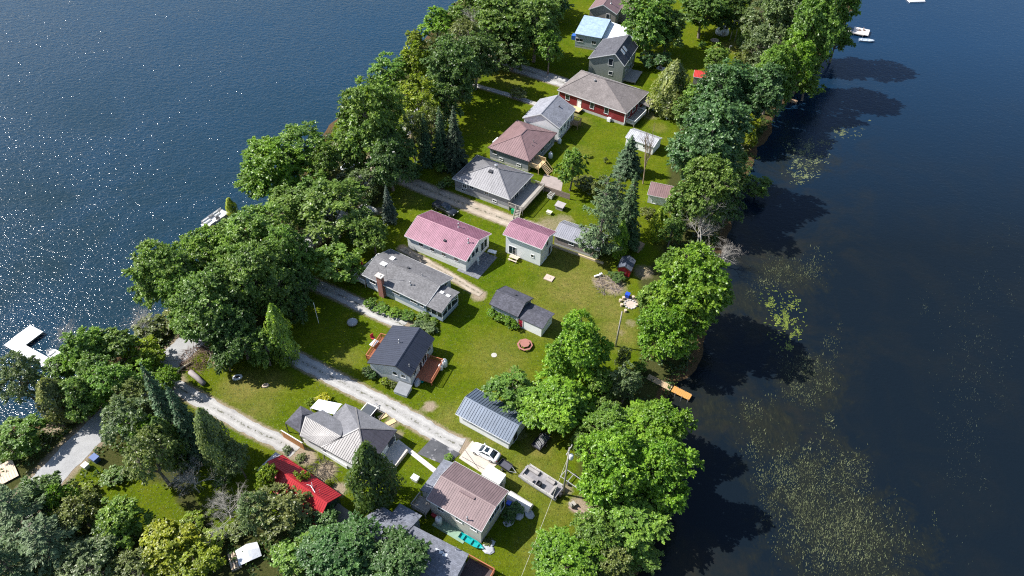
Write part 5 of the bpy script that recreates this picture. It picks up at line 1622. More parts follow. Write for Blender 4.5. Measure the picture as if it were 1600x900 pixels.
b = MB(); b.tube([(1.0, .2, 4.0), (2.0, .3, 4.5), (3.2, -.1, 4.3)], .05, 5); b.bar((1.6, .8, 4.3), (3.4, -.5, 4.35), .05); b.bar((3.6, .3, 4.2), (3.7, .35, 5.0), .06); b.build('fallen_aerial', METALGREY, rf)

# ---- W: small dark lean-to shack between the red roof and the blue roof
t = thing('dark_shack', 'small dark shack at the gable end of the red roofed cottage', 'shed', G(528, 822), D2R(-32))
b = MB(); b.slab([(-1.4, -2.0, 2.0), (1.4, -2.0, 1.8), (1.4, 2.0, 1.8), (-1.4, 2.0, 2.0)], .1); b.build('roof', mat('old_felt', (0.15, 0.14, 0.13), .9, .3, 1.2, dirt=.4), t)
b = MB(); b.prism([(-1.2, -1.8), (1.2, -1.8), (1.2, 1.8), (-1.2, 1.8)], 0, 1.8); b.build('wall', GREYWOOD, t)
b = MB()
for i in range(7): b.box((1.24, -1.6 + i * .53, .95), (.06, .1, 1.5))
b.bar((1.24, -1.8, 1.65), (1.24, 1.8, 1.65), .1); b.build('slat_screen', TRIM, t)

# ---- T: blue grey shingled house in two blocks at the bottom
BLUESH = shingle('blue_shingle', (0.16, 0.17, 0.205), .2)
def px_roof(verts, faces, material, parent, inv, name='roof', thick=.14):
    m = MB(); V3 = [inv @ G(*v) for v in verts]
    for f in faces: m.slab([V3[i] for i in f], thick)
    return m.build(name, material, parent), V3
def px_wall(pts, z0, z1, material, parent, inv, inset=.25, name='wall'):
    P = [inv @ G(p[0], p[1], p[2]) for p in pts]
    c = sum(P, Vector()) / len(P)
    P = [p + (c - p).normalized() * inset for p in P]
    ar = sum(P[i].x * P[(i + 1) % len(P)].y - P[(i + 1) % len(P)].x * P[i].y for i in range(len(P)))
    if ar < 0: P.reverse()
    m = MB(); m.prism([(p.x, p.y) for p in P], z0, z1); return m.build(name, material, parent)
base = G(640, 850)
t = thing('blue_shingle_house', 'house with blue grey shingle roofs half hidden by dense maples', 'house', base, D2R(-28))
inv = (Matrix.Translation(base) @ Matrix.Rotation(D2R(-28), 4, 'Z')).inverted()
hE, hR = 3.0, 3.7
v1 = [(570, 808, hE), (596, 790, hR), (613, 800.6, hR), (624.5, 786.5, hR + .1), (659.4, 805.5, hR - .2), (646, 820.5, hR - .1), (629.4, 838, hE + .1), (596, 850, hE - .1), (575, 830, hE - .1)]
r1, _ = px_roof(v1, [(0, 1, 2, 5, 6, 7, 8), (2, 3, 4, 5)], BLUESH, t, inv, 'roof')
px_wall([v1[0], v1[1], v1[4], v1[6], v1[7], v1[8]], 0, 2.75, siding('slate_siding', (0.24, 0.26, 0.29)), t, inv, .5)
v2 = [(646.8, 821.5, 3.5), (732.6, 865.6, 3.5), (716, 897, 3.0), (704, 930, 2.6), (610, 880, 2.6), (632, 838, 3.2)]
r2, _ = px_roof(v2, [(0, 1, 2, 3, 4, 5)], BLUESH, t, inv, 'lower_roof')
px_wall([v2[0], v2[1], v2[3], v2[4]], 0, 2.5, siding('slate_siding', (0.24, 0.26, 0.29)), t, inv, .5, 'lower_wall')
b = MB(); p = inv @ G(713, 859, 3.4); b.lathe([(.2, 0), (.06, .1), (.06, .8)], 6, p); b.build('vent_pipe', METALGREY, r2)
for dx, dy, w in ((686, 857, .9), (695, 867, .7), (690, 863, .6)):
    p = inv @ G(dx, dy, 3.25); b = MB(); b.box(p + Vector((0, 0, .02)), (w, .4, .03), .4); b.build('roof_patch', mat('patch_white', (0.55, 0.58, 0.62), .7), r2)
p0 = inv @ G(760, 895, .5)
deck(t, p0.x - 3.0, p0.x + .9, p0.y - 3.0, p0.y + .6, .6, wood('dark_deck', (0.07, 0.05, 0.05)), True, open_sides=('L', 'F'), railmat=REDWOOD)

# ---- F: hip roofed cottage with gazebo corner
LIGHTMET = metal_roof('light_grey_metal', (0.20, 0.19, 0.19), .42, .15, .08, .55)
MIDGREY = shingle('mid_grey_shingle', (0.185, 0.185, 0.20), .1)
BLACKMET = metal_roof('black_seam_metal', (0.075, 0.07, 0.085), .42, .1, .1, .5)
base = G(545, 715)
t = thing('hip_roof_cottage', 'white cottage with patchwork of grey metal hip roofs beside the big rounded cedar', 'cottage', base, D2R(-29))
inv = (Matrix.Translation(base) @ Matrix.Rotation(D2R(-29), 4, 'Z')).inverted()
e2, ap = 2.8, 4.6
BLc, BRc, FLc, FRc, AP = (555.6, 636.7, e2), (620.6, 672.1, e2), (502.2, 698.8, e2), (573, 738, e2), (561.4, 669.2, ap)
XL = (539.7, 630.2, 2.6); XM = (521.3, 648.0, 2.6)
V = [BLc, BRc, FRc, FLc, AP, XL, XM]
ra, _ = px_roof(V, [(0, 4, 1)], MIDGREY, t, inv, 'back_roof')
px_roof(V, [(1, 4, 2)], BLACKMET, t, inv, 'seam_roof')
px_roof(V, [(2, 4, 3)], LIGHTMET, t, inv, 'front_roof')
px_roof(V, [(0, 5, 6, 3, 4)], MIDGREY, t, inv, 'left_roof')
# raised seams and ribs
def seams(tri, n, material, name, w=.06):
    A, B, T = [inv @ G(*p) for p in tri]
    m = MB(); d = B - A; ax = d.normalized(); ut = (T - A).dot(ax); LL = d.length
    for i in range(1, n):
        u = LL * i / n; s = A + ax * u
        e = A.lerp(T, u / ut) if u < ut else B.lerp(T, (LL - u) / (LL - ut))
        m.bar(s + Vector((0, 0, .02)), e + Vector((0, 0, .02)), w, .06)
    m.build(name, material, t)
seams((BRc, FRc, AP), 13, BLACKMET, 'roof_seams'); seams((FLc, FRc, AP), 22, LIGHTMET, 'roof_ribs', .04)
hc = MB()
for p in (BLc, BRc, FRc, FLc): hc.bar(inv @ G(*p) + Vector((0, 0, .03)), inv @ G(*AP) + Vector((0, 0, .05)), .2, .05)
hc.build('hip_cap', LIGHTMET, t)
# front gable wing
g1 = [(476.9, 650.4, 4.0), (533.2, 681.5, 4.05), (502.2, 698.8, 2.78), (468.3, 680.8, 2.78), (504.4, 640.3, 2.9), (538.5, 662.5, 3.1)]
rg, Vg = px_roof(g1, [(3, 2, 1, 0)], LIGHTMET, t, inv, 'gable_roof')
px_roof(g1, [(0, 1, 5, 4)], MIDGREY, t, inv, 'gable_back_roof')
m = MB()
for i in range(1, 24):
    a = Vg[3].lerp(Vg[2], i / 24); c = Vg[0].lerp(Vg[1], i / 24); m.bar(a + Vector((0, 0, .02)), c + Vector((0, 0, .02)), .04, .05)
m.build('roof_ribs', LIGHTMET, t)
for px_, py_ in ((492.5, 669.5), (517, 682)):
    p = inv @ G(px_, py_, 3.3); b = MB(); b.box(p + Vector((0, 0, .1)), (.45, .45, .22)); b.build('roof_vent', METALGREY, t)
px_wall([BLc, BRc, FRc, FLc], 0, 2.72, WHITE_P, t, inv, .45)
px_wall([(476, 652, 2.8), (508, 642, 2.8), (540, 664, 2.8), (502.2, 698.8, 2.78), (468.3, 680.8, 2.78)], 0, 2.7, WHITE_P, t, inv, .45, 'wing_wall')
# white patio cover and its posts
pc = [(484.9, 637.4, 2.45), (497.9, 623.7, 2.45), (534, 631, 2.6), (521.7, 647.5, 2.6)]
px_roof(pc, [(0, 1, 2, 3)], TARPW, t, inv, 'patio_cover', .06)
for p in pc[:3]:
    q_ = inv @ G(*p); b = MB(); b.box((q_.x, q_.y, 1.2), (.1, .1, 2.4)); b.build('post', TRIM, t)
# right side porch
q_ = inv @ G(623, 712, 0); b = MB(); b.box((q_.x - .4, q_.y - .9, .35), (2.6, 4.2, .7)); b.build('porch_slab', concrete, t)
q_ = inv @ G(612, 690, 1.6); b = MB(); b.box(q_, (.12, 1.5, 1.0)); b.build('window', GLASS, t)
# skirt fence along the lane
a0, a1 = inv @ G(474, 690, .0), inv @ G(543, 733, 0)
b = MB(); b.bar(a0 + Vector((0, 0, .9)), a1 + Vector((0, 0, .9)), .1, .12); b.bar(a0 + Vector((0, 0, .45)), a1 + Vector((0, 0, .45)), .06, .9); b.build('side_ramp', WHITE_P, t)

base = G(462, 686)
gz = thing('gazebo', 'dark roofed gazebo at the lane end of the hip roofed cottage', 'gazebo', base, D2R(-29))
inv = (Matrix.Translation(base) @ Matrix.Rotation(D2R(-29), 4, 'Z')).inverted()
gp = [(445.2, 660.5, 2.4), (469.7, 633.8, 2.4), (493, 646, 2.4), (468.3, 676.4, 2.4), (472, 648, 3.4)]
px_roof(gp, [(0, 4, 1), (1, 4, 2), (2, 4, 3), (3, 4, 0)], shingle('dark_shingle', (0.085, 0.085, 0.105), .25), gz, inv, 'roof', .06)
for p in gp[:4]:
    q_ = inv @ G(*p); q_ = q_ * .93; b = MB(); b.box((q_.x, q_.y, 1.2), (.12, .12, 2.4)); b.build('post', DARKTRIM, gz)
fb = thing('wood_privacy_fence', 'orange brown board fence around the gazebo corner', 'fence', G(460, 700), D2R(-29))
inv = (Matrix.Translation(G(460, 700)) @ Matrix.Rotation(D2R(-29), 4, 'Z')).inverted()
a0, a1 = inv @ G(443, 683), inv @ G(476, 703)
n = 22
for i in range(n):
    p = a0.lerp(a1, (i + .5) / n); b = MB(); b.box((p.x, p.y, .95), ((a1 - a0).length / n - .02, .05, 1.8 + random.uniform(-.02, .02)), math.atan2(a1.y - a0.y, a1.x - a0.x)); b.build('board', wood('orange_boards', (0.42, 0.19, 0.06), axis=2), fb)
b = MB(); b.bar(a0 + Vector((0, 0, 1.9)), a1 + Vector((0, 0, 1.9)), .14, .06); b.build('cap_rail', TRIM, fb)

# ------------------------------------------------------------------ paved pieces
sheet('asphalt_pad', [(675.5, 684), (719, 709), (698, 728), (652, 709)], .058, asphalt, .06, 'dark patched asphalt pad at the end of the gravel lane')
sheet('parking_slab', [(738, 689), (779, 724), (757, 742), (717, 716)], .075, mat('pale_concrete', (0.46, 0.405, 0.35), .85, .1, .8, dirt=.3), .08, 'pale concrete slab under the white car')
for (a, b_) in (((748, 733), (727, 704)), ((722, 714), (760, 735))):
    p, q_ = G(*a), G(*b_); m = MB(); m.bar((p.x, p.y, .078), (q_.x, q_.y, .078), .06, .012); tag(m.build('slab_joint', BLACK, bpy.data.objects['parking_slab']), None)

sheet('concrete_walk', [(617, 691), (623, 687), (686, 736), (680, 741)], .07, concrete, .08, 'pale concrete walk from the hip roofed cottage to the asphalt pad')
sheet('patio_paving', [(851, 272), (880, 281), (877, 299), (842, 290)], .05, mat('brown_paving', (0.30, 0.25, 0.23), .9, .15, 1.0), .06, 'brown paved patio behind the mauve hip roofed house')
sheet('wood_chip_bed', [(985, 388), (1000, 377), (1008, 381), (997, 396)], .04, mat('wood_chips', (0.33, 0.22, 0.13), .95, .3, 3.0, bump_s=.5), .05, 'brown wood chip bed below the dark conifer')

def obj1(name, mb, m, label, cat, group=None, smooth=False, loc=None, rz=0.0):
    o = mb.build(name, m, None, smooth)
    if loc is not None: o.location = loc
    o.rotation_euler = (0, 0, rz)
    return tag(o, label, cat, group)
def heading(a, b, z=0.0):
    p, q_ = G(a[0], a[1], z), G(b[0], b[1], z); d = q_ - p
    return (p + q_) / 2, math.atan2(d.y, d.x), d.length

# ------------------------------------------------------------------ vehicles
PAINT_W = mat('white_car_paint', (0.78, 0.79, 0.80), .22, .03, 1.0, spec=.7)
PAINT_D = mat('dark_truck_paint', (0.018, 0.022, 0.030), .25, .1, 1.0, spec=.7)
TYRE = mat('tyre', (0.02, 0.02, 0.02), .85)
RIM = mat('rim', (0.45, 0.45, 0.46), .3, .05, metal=.8)
LAMP = mat('lamp_glass', (0.75, 0.75, 0.72), .15)
TAIL = mat('tail_lamp', (0.45, 0.02, 0.02), .25)
def loft(m, secs):
    """closed body from cross sections: list of lists of equal length of 3D points"""
    n = len(secs[0]); vs = [p for s in secs for p in s]; fs = []
    for i in range(len(secs) - 1):
        for k in range(n):
            k2 = (k + 1) % n; fs.append((i * n + k, i * n + k2, (i + 1) * n + k2, (i + 1) * n + k))
    fs.append(tuple(reversed(range(n)))); fs.append(tuple((len(secs) - 1) * n + k for k in range(n)))
    return m.add(vs, [tuple(reversed(f)) for f in fs])
def ring(x, w, z0, z1, round_=.12):
    r = round_; return [(x, -w + r * .3, z0), (x, -w, z0 + r), (x, -w, z1 - r * 1.4), (x, -w + r, z1), (x, w - r, z1), (x, w, z1 - r * 1.4), (x, w, z0 + r), (x, w - r * .3, z0)]
def wheel(t, x, y, r=.33, w=.22):
    m = MB(); prof = [(r * .6, -w / 2), (r * .95, -w / 2), (r, -w / 2 + .04), (r, w / 2 - .04), (r * .95, w / 2), (r * .6, w / 2)]
    M = Matrix.Translation((x, y, r)) @ Matrix.Rotation(math.pi / 2, 4, 'X')
    def put(mm, prof):
        k = MB(); k.lathe(prof, 14); mm.add([M @ Vector(v) for v in k.v], k.f)
    put(m, prof); o = m.build('wheel', TYRE, t, True)
    k = MB(); put(k, [(r * .2, -w / 2 - .012), (r * .6, -w / 2 - .008), (r * .6, w / 2 + .008), (r * .2, w / 2 + .012)]); k.build('rim', RIM, o, True)
def sedan(loc, rz, label):
    t = thing('sedan_car', label, 'car', loc, rz)
    m = MB()
    loft(m, [ring(2.28, .62, .35, .62), ring(2.18, .78, .25, .72), ring(1.75, .87, .2, .82), ring(.9, .90, .2, .92), ring(0, .91, .2, .95), ring(-1.2, .90, .2, .97), ring(-1.9, .86, .24, .97), ring(-2.2, .80, .30, .92), ring(-2.3, .66, .40, .78)])
    m.build('body', PAINT_W, t, True)
    g = MB(); loft(g, [ring(1.0, .76, .86, .93, .03), ring(.25, .70, .86, 1.36, .1), ring(-.9, .68, .86, 1.37, .1), ring(-1.75, .74, .9, 1.0, .03)]); g.build('glasshouse', GLASS, t, True)
    r = MB(); loft(r, [ring(.3, .62, 1.34, 1.38, .02), ring(.05, .64, 1.37, 1.43, .02), ring(-.7, .63, 1.37, 1.43, .02), ring(-1.0, .60, 1.34, 1.38, .02)])
    for s in (-1, 1):
        r.bar((1.0, s * .74, .92), (.26, s * .66, 1.37), .07, .06); r.bar((-.95, s * .63, 1.37), (-1.75, s * .74, .98), .12, .06); r.bar((-.3, s * .70, .95), (-.35, s * .66, 1.38), .06, .05)
    ro = r.build('roof_panel', PAINT_W, t, False)
    k = MB(); k.box((-.25, 0, 1.437), (.62, .85, .012)); k.build('sunroof', GLASS, ro)
    for s in (-1, 1):
        k = MB(); loft(k, [ring(2.26, .12, .55, .66, .02), ring(1.95, .17, .6, .74, .02)]); k.v = [(x, y + s * .58, z + .02) for x, y, z in k.v]; k.build('headlight', LAMP, t)
        k = MB(); k.box((-2.22, s * .6, .78), (.12, .3, .14)); k.build('tail_light', TAIL, t)
        k = MB(); k.box((.75, s * .98, .98), (.14, .18, .12)); k.build('mirror', PAINT_W, t)
        for x in (1.4, -1.35): wheel(t, x, s * .80)
    return t
c, a, l_ = heading((779, 718), (739, 698), .4)
sedan((c.x, c.y, .08), a, 'white sedan with sunroof parked on the concrete slab')
def pickup(loc, rz, label):
    t = thing('pickup_truck', label, 'truck', loc, rz)
    m = MB(); loft(m, [ring(2.85, .80, .45, .95), ring(2.7, .92, .4, 1.12), ring(1.6, .97, .38, 1.18), ring(1.2, .98, .38, 1.2), ring(-.75, .98, .38, 1.2), ring(-.8, .98, .38, 1.2), ring(-2.85, .97, .4, 1.18), ring(-2.95, .9, .5, 1.1)]); m.build('body', PAINT_D, t, True)
    g = MB(); loft(g, [ring(1.35, .82, 1.14, 1.22, .03), ring(.65, .78, 1.14, 1.82, .1), ring(-.65, .78, 1.14, 1.84, .1), ring(-.9, .84, 1.14, 1.22, .03)]); g.build('glasshouse', GLASS, t, True)
    r = MB(); r.box((0, 0, 1.86), (1.25, 1.4, .05)); r.build('roof_panel', PAINT_D, t)
    b = MB(); b.box((-1.9, 0, 1.2), (1.9, 1.66, .03)); b.build('bed_floor', BLACK, t)
    b = MB(); b.box((-1.9, -.88, 1.24), (1.95, .1, .1)); b.box((-1.9, .88, 1.24), (1.95, .1, .1)); b.box((-2.88, 0, 1.24), (.08, 1.8, .1)); b.build('bed_rail', PAINT_D, t)
    for s in (-1, 1):
        k = MB(); k.box((2.82, s * .68, .9), (.1, .3, .2)); k.build('headlight', LAMP, t)
        k = MB(); k.box((-2.93, s * .8, .95), (.06, .18, .34)); k.build('tail_light', TAIL, t)
        for x in (1.85, -1.85): wheel(t, x, s * .86, .39, .26)
    return t
c, a, l_ = heading((681, 319), (711, 334), .7)
pickup((c.x, c.y, 0), a, 'dark pickup truck parked behind the pink roofed house')

def trailer(loc, rz, label, L=2.4, W=1.4):
    t = thing('utility_trailer', label, 'trailer', loc, rz)
    m = MB(); m.box((0, 0, .55), (L, W, .06)); m.build('bed', mat('trailer_bed', (0.06, 0.06, 0.08), .7, .2), t)
    for s in (-1, 1):
        m = MB(); m.box((0, s * W / 2, .72), (L, .05, .34)); m.build('side_board', BLACK, t)
    m = MB(); m.box((-L / 2, 0, .72), (.05, W, .34)); m.build('side_board', BLACK, t)
    m = MB(); m.bar((L / 2, .45, .5), (L / 2 + 1.1, 0, .5), .07); m.bar((L / 2, -.45, .5), (L / 2 + 1.1, 0, .5), .07); m.bar((L / 2 + 1.05, 0, .5), (L / 2 + 1.05, 0, 0), .06); m.build('drawbar', METALGREY, t)
    for s in (-1, 1): wheel(t, 0, s * (W / 2 + .16), .28, .18)
    return t
c, a, l_ = heading((782, 723), (797, 733), .4)
trailer((c.x, c.y, 0), a, 'small black utility trailer behind the white sedan', 1.9, 1.2)
c, a, l_ = heading((568, 641), (582, 648), .8)
t = trailer((c.x, c.y, 0), a + math.pi / 2, 'white edged trailer with dark load beside the hip roofed cottage', 2.5, 1.9)
b = MB(); b.box((0, 0, 1.0), (2.2, 1.6, .5)); b.build('covered_load', mat('dark_cover', (0.05, 0.06, 0.075), .7), t)
b = MB()
for s in (-1, 1): b.bar((-1.25, s * .97, 1.25), (1.25, s * .97, 1.25), .12, .1); b.bar((s * 1.25, -.97, 1.25), (s * 1.25, .97, 1.25), .12, .1)
b.build('white_rail', TRIM, t)
c, a, l_ = heading((838, 700), (853, 682), .4)
t = trailer((c.x, c.y, 0), a, 'grey loaded trailer in the shade beside the barn', 3.0, 1.6)
b = MB()
for i in range(7): b.bar((-1.2 + i * .3, -.6 + .1 * (i % 3), .72 + .08 * (i % 2)), (-.7 + i * .3, .6, .75 + .05 * (i % 2)), .16, .1)
b.build('scrap_load', METALGREY, t)

# pontoon boats
def pontoon(loc, rz, L, W, label, seatm, deckm, canopy=False, rail=True):
    t = thing('pontoon_boat', label, 'boat', loc, rz)
    for s in (-1, 1):
        m = MB(); m.tube([(-L / 2, s * W * .36, .32), (L * .36, s * W * .36, .32), (L * .46, s * W * .36, .42), (L * .5, s * W * .36, .56)], [.3, .3, .22, .05], 10); m.build('float_tube', mat('aluminium', (0.5, 0.5, 0.52), .35, .08, metal=.7), t, True)
    m = MB(); m.box((0, 0, .70), (L * .96, W, .08)); m.build('deck', deckm, t)
    if rail:
        for s in (-1, 1):
            m = MB(); m.box((-.1, s * (W / 2 - .04), 1.0), (L * .88, .05, .5)); m.bar((-L * .46, s * (W / 2 - .04), 1.42), (L * .42, s * (W / 2 - .04), 1.42), .05)
            for i in range(6): m.bar((-L * .44 + i * L * .17, s * (W / 2 - .04), .74), (-L * .44 + i * L * .17, s * (W / 2 - .04), 1.42), .05)
            m.build('side_rail', mat('boat_panel', (0.55, 0.53, 0.52), .45, .08), t)
        m = MB(); m.box((L * .42, 0, 1.0), (.05, W * .55, .5)); m.build('bow_gate', mat('boat_panel', (0.55, 0.53, 0.52), .45, .08), t)
    for (x, y, sx, sy) in ((L * .26, W * .32, L * .26, .6), (L * .26, -W * .32, L * .26, .6), (-L * .36, W * .1, .65, W * .7), (-L * .18, -W * .34, L * .2, .55)):
        m = MB(); m.box((x, y, .92), (sx, sy, .36)); o = m.build('seat', seatm, t)
        m = MB(); m.box((x, y + (.24 * (1 if y > 0 else -1) if sx > sy else 0), 1.2), (sx, .14, .36) if sx > sy else (.14, sy, .36)); m.build('seat_back', seatm, o)
    m = MB(); m.box((-.1, W * .26, 1.1), (.6, .7, .75)); m.box((.12, W * .26, 1.55), (.05, .6, .28)); m.build('console', BLACK, t)
    m = MB(); m.box((-L * .5 - .12, 0, .75), (.45, .4, .6)); m.bar((-L * .5 - .12, 0, .5), (-L * .5 - .12, 0, -.1), .14); m.build('outboard_motor', BLACK, t)
    return t
c, a, l_ = heading((872, 772), (818, 737), .6)
pontoon((c.x, c.y, .12), a, 6.6, 2.45, 'old grey pontoon boat standing on the lawn by the utility pole', mat('grey_vinyl', (0.30, 0.28, 0.27), .6, .2), mat('boat_carpet', (0.22, 0.21, 0.22), .95, .25, 2.0))
c, a, l_ = heading((351, 332), (323, 352), .2)
pontoon((c.x, c.y, WATER_Z - .15), a, 6.0, 2.5, 'white pontoon boat moored among trees at the left shore', mat('white_vinyl', (0.75, 0.75, 0.74), .5), mat('boat_deck_white', (0.66, 0.66, 0.66), .7))

def rowboat(loc, rz, label, L=4.0, W=1.5, hull=None, tz=0.0, name='rowboat'):
    t = thing(name, label, 'boat', loc, rz)
    m = MB(); N = 12
    outer, inner = [], []
    for i in range(N + 1):
        u = i / N; w = W / 2 * (min(1, 1.15 - 1.15 * max(0, (u - .45) / .55) ** 2.2)) * (0.86 + .14 * min(1, u / .2)); x = -L / 2 + L * u; sh = .5 + .18 * u ** 2
        if i == N: w = .04
        outer.append([(x, -w, sh), (x, -w * .72, .12 + .1 * u ** 3), (x, w * .72, .12 + .1 * u ** 3), (x, w, sh)])
        inner.append([(x, -w * .92, sh), (x, -w * .66, .18 + .1 * u ** 3), (x, w * .66, .18 + .1 * u ** 3), (x, w * .92, sh)])
    for sec, fl in ((outer, False), (inner, True)):
        o0 = len(m.v); m.v += [p for s in sec for p in s]
        for i in range(N):
            for k in range(3):
                f = (o0 + i * 4 + k, o0 + i * 4 + k + 1, o0 + (i + 1) * 4 + k + 1, o0 + (i + 1) * 4 + k)
                m.f.append(f if fl else tuple(reversed(f)))
    n4 = (N + 1) * 4
    for i in range(N):
        for k in (0, 3): m.f.append((i * 4 + k, (i + 1) * 4 + k, n4 + (i + 1) * 4 + k, n4 + i * 4 + k))
    m.f.append((0, 1, n4 + 1, n4)); m.f.append((1, 2, n4 + 2, n4 + 1)); m.f.append((2, 3, n4 + 3, n4 + 2)); m.f.append((n4, n4 + 1, n4 + 2, n4 + 3))
    m.build('hull', hull or mat('boat_white', (0.72, 0.72, 0.70), .4), t)
    for x in (-L * .34, -.1, L * .22):
        b = MB(); b.box((x, 0, .42), (.3, W * .86, .05)); b.build('thwart', hull or mat('boat_white', (0.72, 0.72, 0.70), .4), t)
    return t
c, a, l_ = heading((97, 560), (74, 547), 0)
rowboat((c.x, c.y, WATER_Z - .12), a, 'small white rowboat tied beside the white L shaped dock', 4.2, 1.6)
c, a, l_ = heading((566, 322), (588, 331), .3)
rowboat((c.x, c.y, -.1), a, 'white boat lying on the grass beside the small bluish spruce', 4.4, 1.7)
c, a, l_ = heading((1029, 106), (1044, 110), .3)
rowboat((c.x, c.y, -.1), a, 'white boat on the lawn behind the skylight house', 3.6, 1.6)
c, a, l_ = heading((1346, 60), (1364, 62), .2)
rowboat((c.x, c.y, WATER_Z - .12), a, 'small pale boat tied to the T shaped dock at upper right', 4.2, 1.6, mat('boat_blue_grey', (0.42, 0.48, 0.55), .5))
c, a, l_ = heading((722, 838), (752, 856), .3)
rowboat((c.x, c.y, -.08), a, 'teal canoe lying along the wall of the mauve roofed house', 4.0, .95, mat('teal_hull', (0.0, 0.30, 0.30), .4), name='canoe')
c, a, l_ = heading((660, 594), (664, 588), .3)
rowboat((c.x, c.y, .0), a, 'small teal plastic boat at the corner of the navy roofed cottage', 1.7, .9, mat('teal_hull', (0.0, 0.30, 0.30), .4))
c, a, l_ = heading((650, 605), (655, 590), .3)
m = MB(); m.lathe([(.35, 0), (.62, .25), (.6, .55), (.35, .8), (.08, .9)], 12, sx=1.6, sy=.8); obj1('covered_grill', m, mat('grey_cover', (0.36, 0.37, 0.38), .8), 'grey covered grill at the corner of the navy roofed cottage', 'grill', None, True, (c.x, c.y, 0), a)
# car under the maples
c, a, l_ = heading((918, 655), (941, 663), .6)
t = pickup((c.x, c.y, 0), a + math.pi, 'dark vehicle hidden under the maples right of the barn')

# ------------------------------------------------------------------ docks
def dock(name, a, b_, width, z, woodm, label, post=True, bw=.3):
    p, q_ = G(*a, z), G(*b_, z); d = q_ - p; L = d.length
    t = thing(name, label, 'dock', (p.x, p.y, 0), math.atan2(d.y, d.x))
    n = int(L / bw)
    base = MB(); base.box((0, 0, 0), (L / n - .02, width, .06)); proto = base.build('plank', woodm, t); proto.location = (L / n * .5, 0, z)
    for i in range(1, n):
        o = proto.copy(); COL.objects.link(o); o.parent = t; o.location = (L / n * (i + .5), 0, z + random.uniform(-.006, .006))
    for s in (-1, 1):
        m = MB(); m.box((L / 2, s * width * .36, z - .13), (L, .1, .18)); m.build('beam', woodm, t)
    if post:
        for x in (L * .25, L * .6, L - .15):
            for s in (-1, 1):
                m = MB(); m.tube([(x, s * (width / 2 - .07), -2.2), (x, s * (width / 2 - .07), z + .12)], .06, 6); m.build('post', METALGREY, t)
    return t, L, n
WHITEDECK = mat('white_dock_deck', (0.80, 0.80, 0.80), .6, .04, .8)
t, L, n = dock('lake_dock', (92, 577), (13, 534), 1.75, .12, WHITEDECK, 'white L shaped dock at the left shore', bw=.9)
pw = MB(); pw.box((L - 1.55, -2.6, .12), (3.3, 3.4, .07)); pw.build('end_platform', WHITEDECK, t)
pw = MB(); pw.box((L - 1.55, -2.6, -.05), (3.2, 3.3, .2)); pw.build('platform_beam', GREYWOOD, t)
for x in (L - 3.0, L - .2):
    m = MB(); m.tube([(x, -4.1, -2.2), (x, -4.1, .25)], .06, 6); m.build('post', METALGREY, t)
ORANGEWOOD = wood('orange_dock_wood', (0.55, 0.27, 0.07), axis=1)
dock('lake_dock', (1012, 588), (1049, 607), 1.15, .12, wood('tan_dock_wood', (0.50, 0.36, 0.22), axis=1), 'weathered inner section of the plank dock on the right shore')
dock('lake_dock', (1051, 607), (1079, 621), 1.35, .14, ORANGEWOOD, 'orange outer section of the plank dock on the right shore')
t, L, n = dock('lake_dock', (1312, 46), (1350, 54), 1.5, .15, GREYWOOD, 'T shaped grey dock at the upper right shore')
m = MB(); m.box((L - 1.0, 1.9, .16), (4.4, 4.4, .08)); m.build('end_platform', mat('dock_pale', (0.52, 0.50, 0.48), .8, .1), t)
for x, y in ((L - 1.6, 2.0), (L - .4, 2.6)):
    m = MB(); m.box((x, y, .42), (.6, .6, .08)); m.box((x - .28, y, .75), (.08, .6, .6)); m.build('deck_chair', mat('chair_wood', (0.45, 0.26, 0.16), .7), t)
dock('lake_dock', (1228, 155), (1246, 159), 1.5, .1, wood('old_dock', (0.30, 0.20, 0.13), axis=1), 'short brown dock below the upper right trees')
c = G(1431, -1, 0); m = MB(); m.box((0, 0, .05), (5.0, 2.6, .5)); m.box((0, 0, .34), (5.2, 2.8, .08)); obj1('swim_raft', m, WHITEDECK, 'white swim raft at the top edge of the right lake', 'raft', None, False, (c.x, c.y, WATER_Z), .1)
t, L, n = dock('lake_dock', (-18, 752), (24, 730), 3.6, .25, wood('pale_dock', (0.62, 0.48, 0.36), axis=1), 'pale wooden platform at the left edge below the round shore tree', bw=.35)

# ------------------------------------------------------------------ poles and lines
def pole(px, py, top_py, label, arms=1, lean=0.0):
    b = G(px, py); h = height_at(px, py, top_py)
    t = thing('utility_pole', label, 'pole', b, R_LOT)
    m = MB(); m.tube([(0, 0, -.3), (lean * .5, 0, h * .5), (lean, 0, h)], [.16, .14, .11], 8); m.build('post', GREYWOOD, t, True)
    for i in range(arms):
        m = MB(); m.bar((lean, -.9, h - .5 - i * .8), (lean, .9, h - .5 - i * .8), .1, .12); m.build('crossarm', GREYWOOD, t)
        for y in (-.8, -.3, .3, .8):
            k = MB(); k.lathe([(.04, 0), (.06, .08), (.04, .16), (.02, .2)], 6, (lean, y, h - .44 - i * .8)); k.build('insulator', TRIM, t)
    return t, h, b
t, h, b0 = pole(880, 772, 700, 'grey utility pole with transformer at the stern of the pontoon boat')
m = MB(); m.lathe([(.02, 0), (.3, .03), (.32, .1), (.32, .85), (.25, .95), (.1, 1.0)], 10, (.42, 0, h - 2.3)); m.build('transformer', mat('transformer_grey', (0.5, 0.51, 0.52), .5), t, True)
q_ = G(815, 900, 3.5); m = MB(); p0 = Vector((b0.x, b0.y, h - 2.0)); pts = []
for i in range(13):
    u = i / 12; p = p0.lerp(q_, u); p.z -= 1.0 * 4 * u * (1 - u) * .35; pts.append(p)
m.tube(pts, .022, 4); obj1('service_cable', m, mat('cable', (0.55, 0.52, 0.42), .6), 'pale overhead cable running from the utility pole over the lower lawn', 'cable')
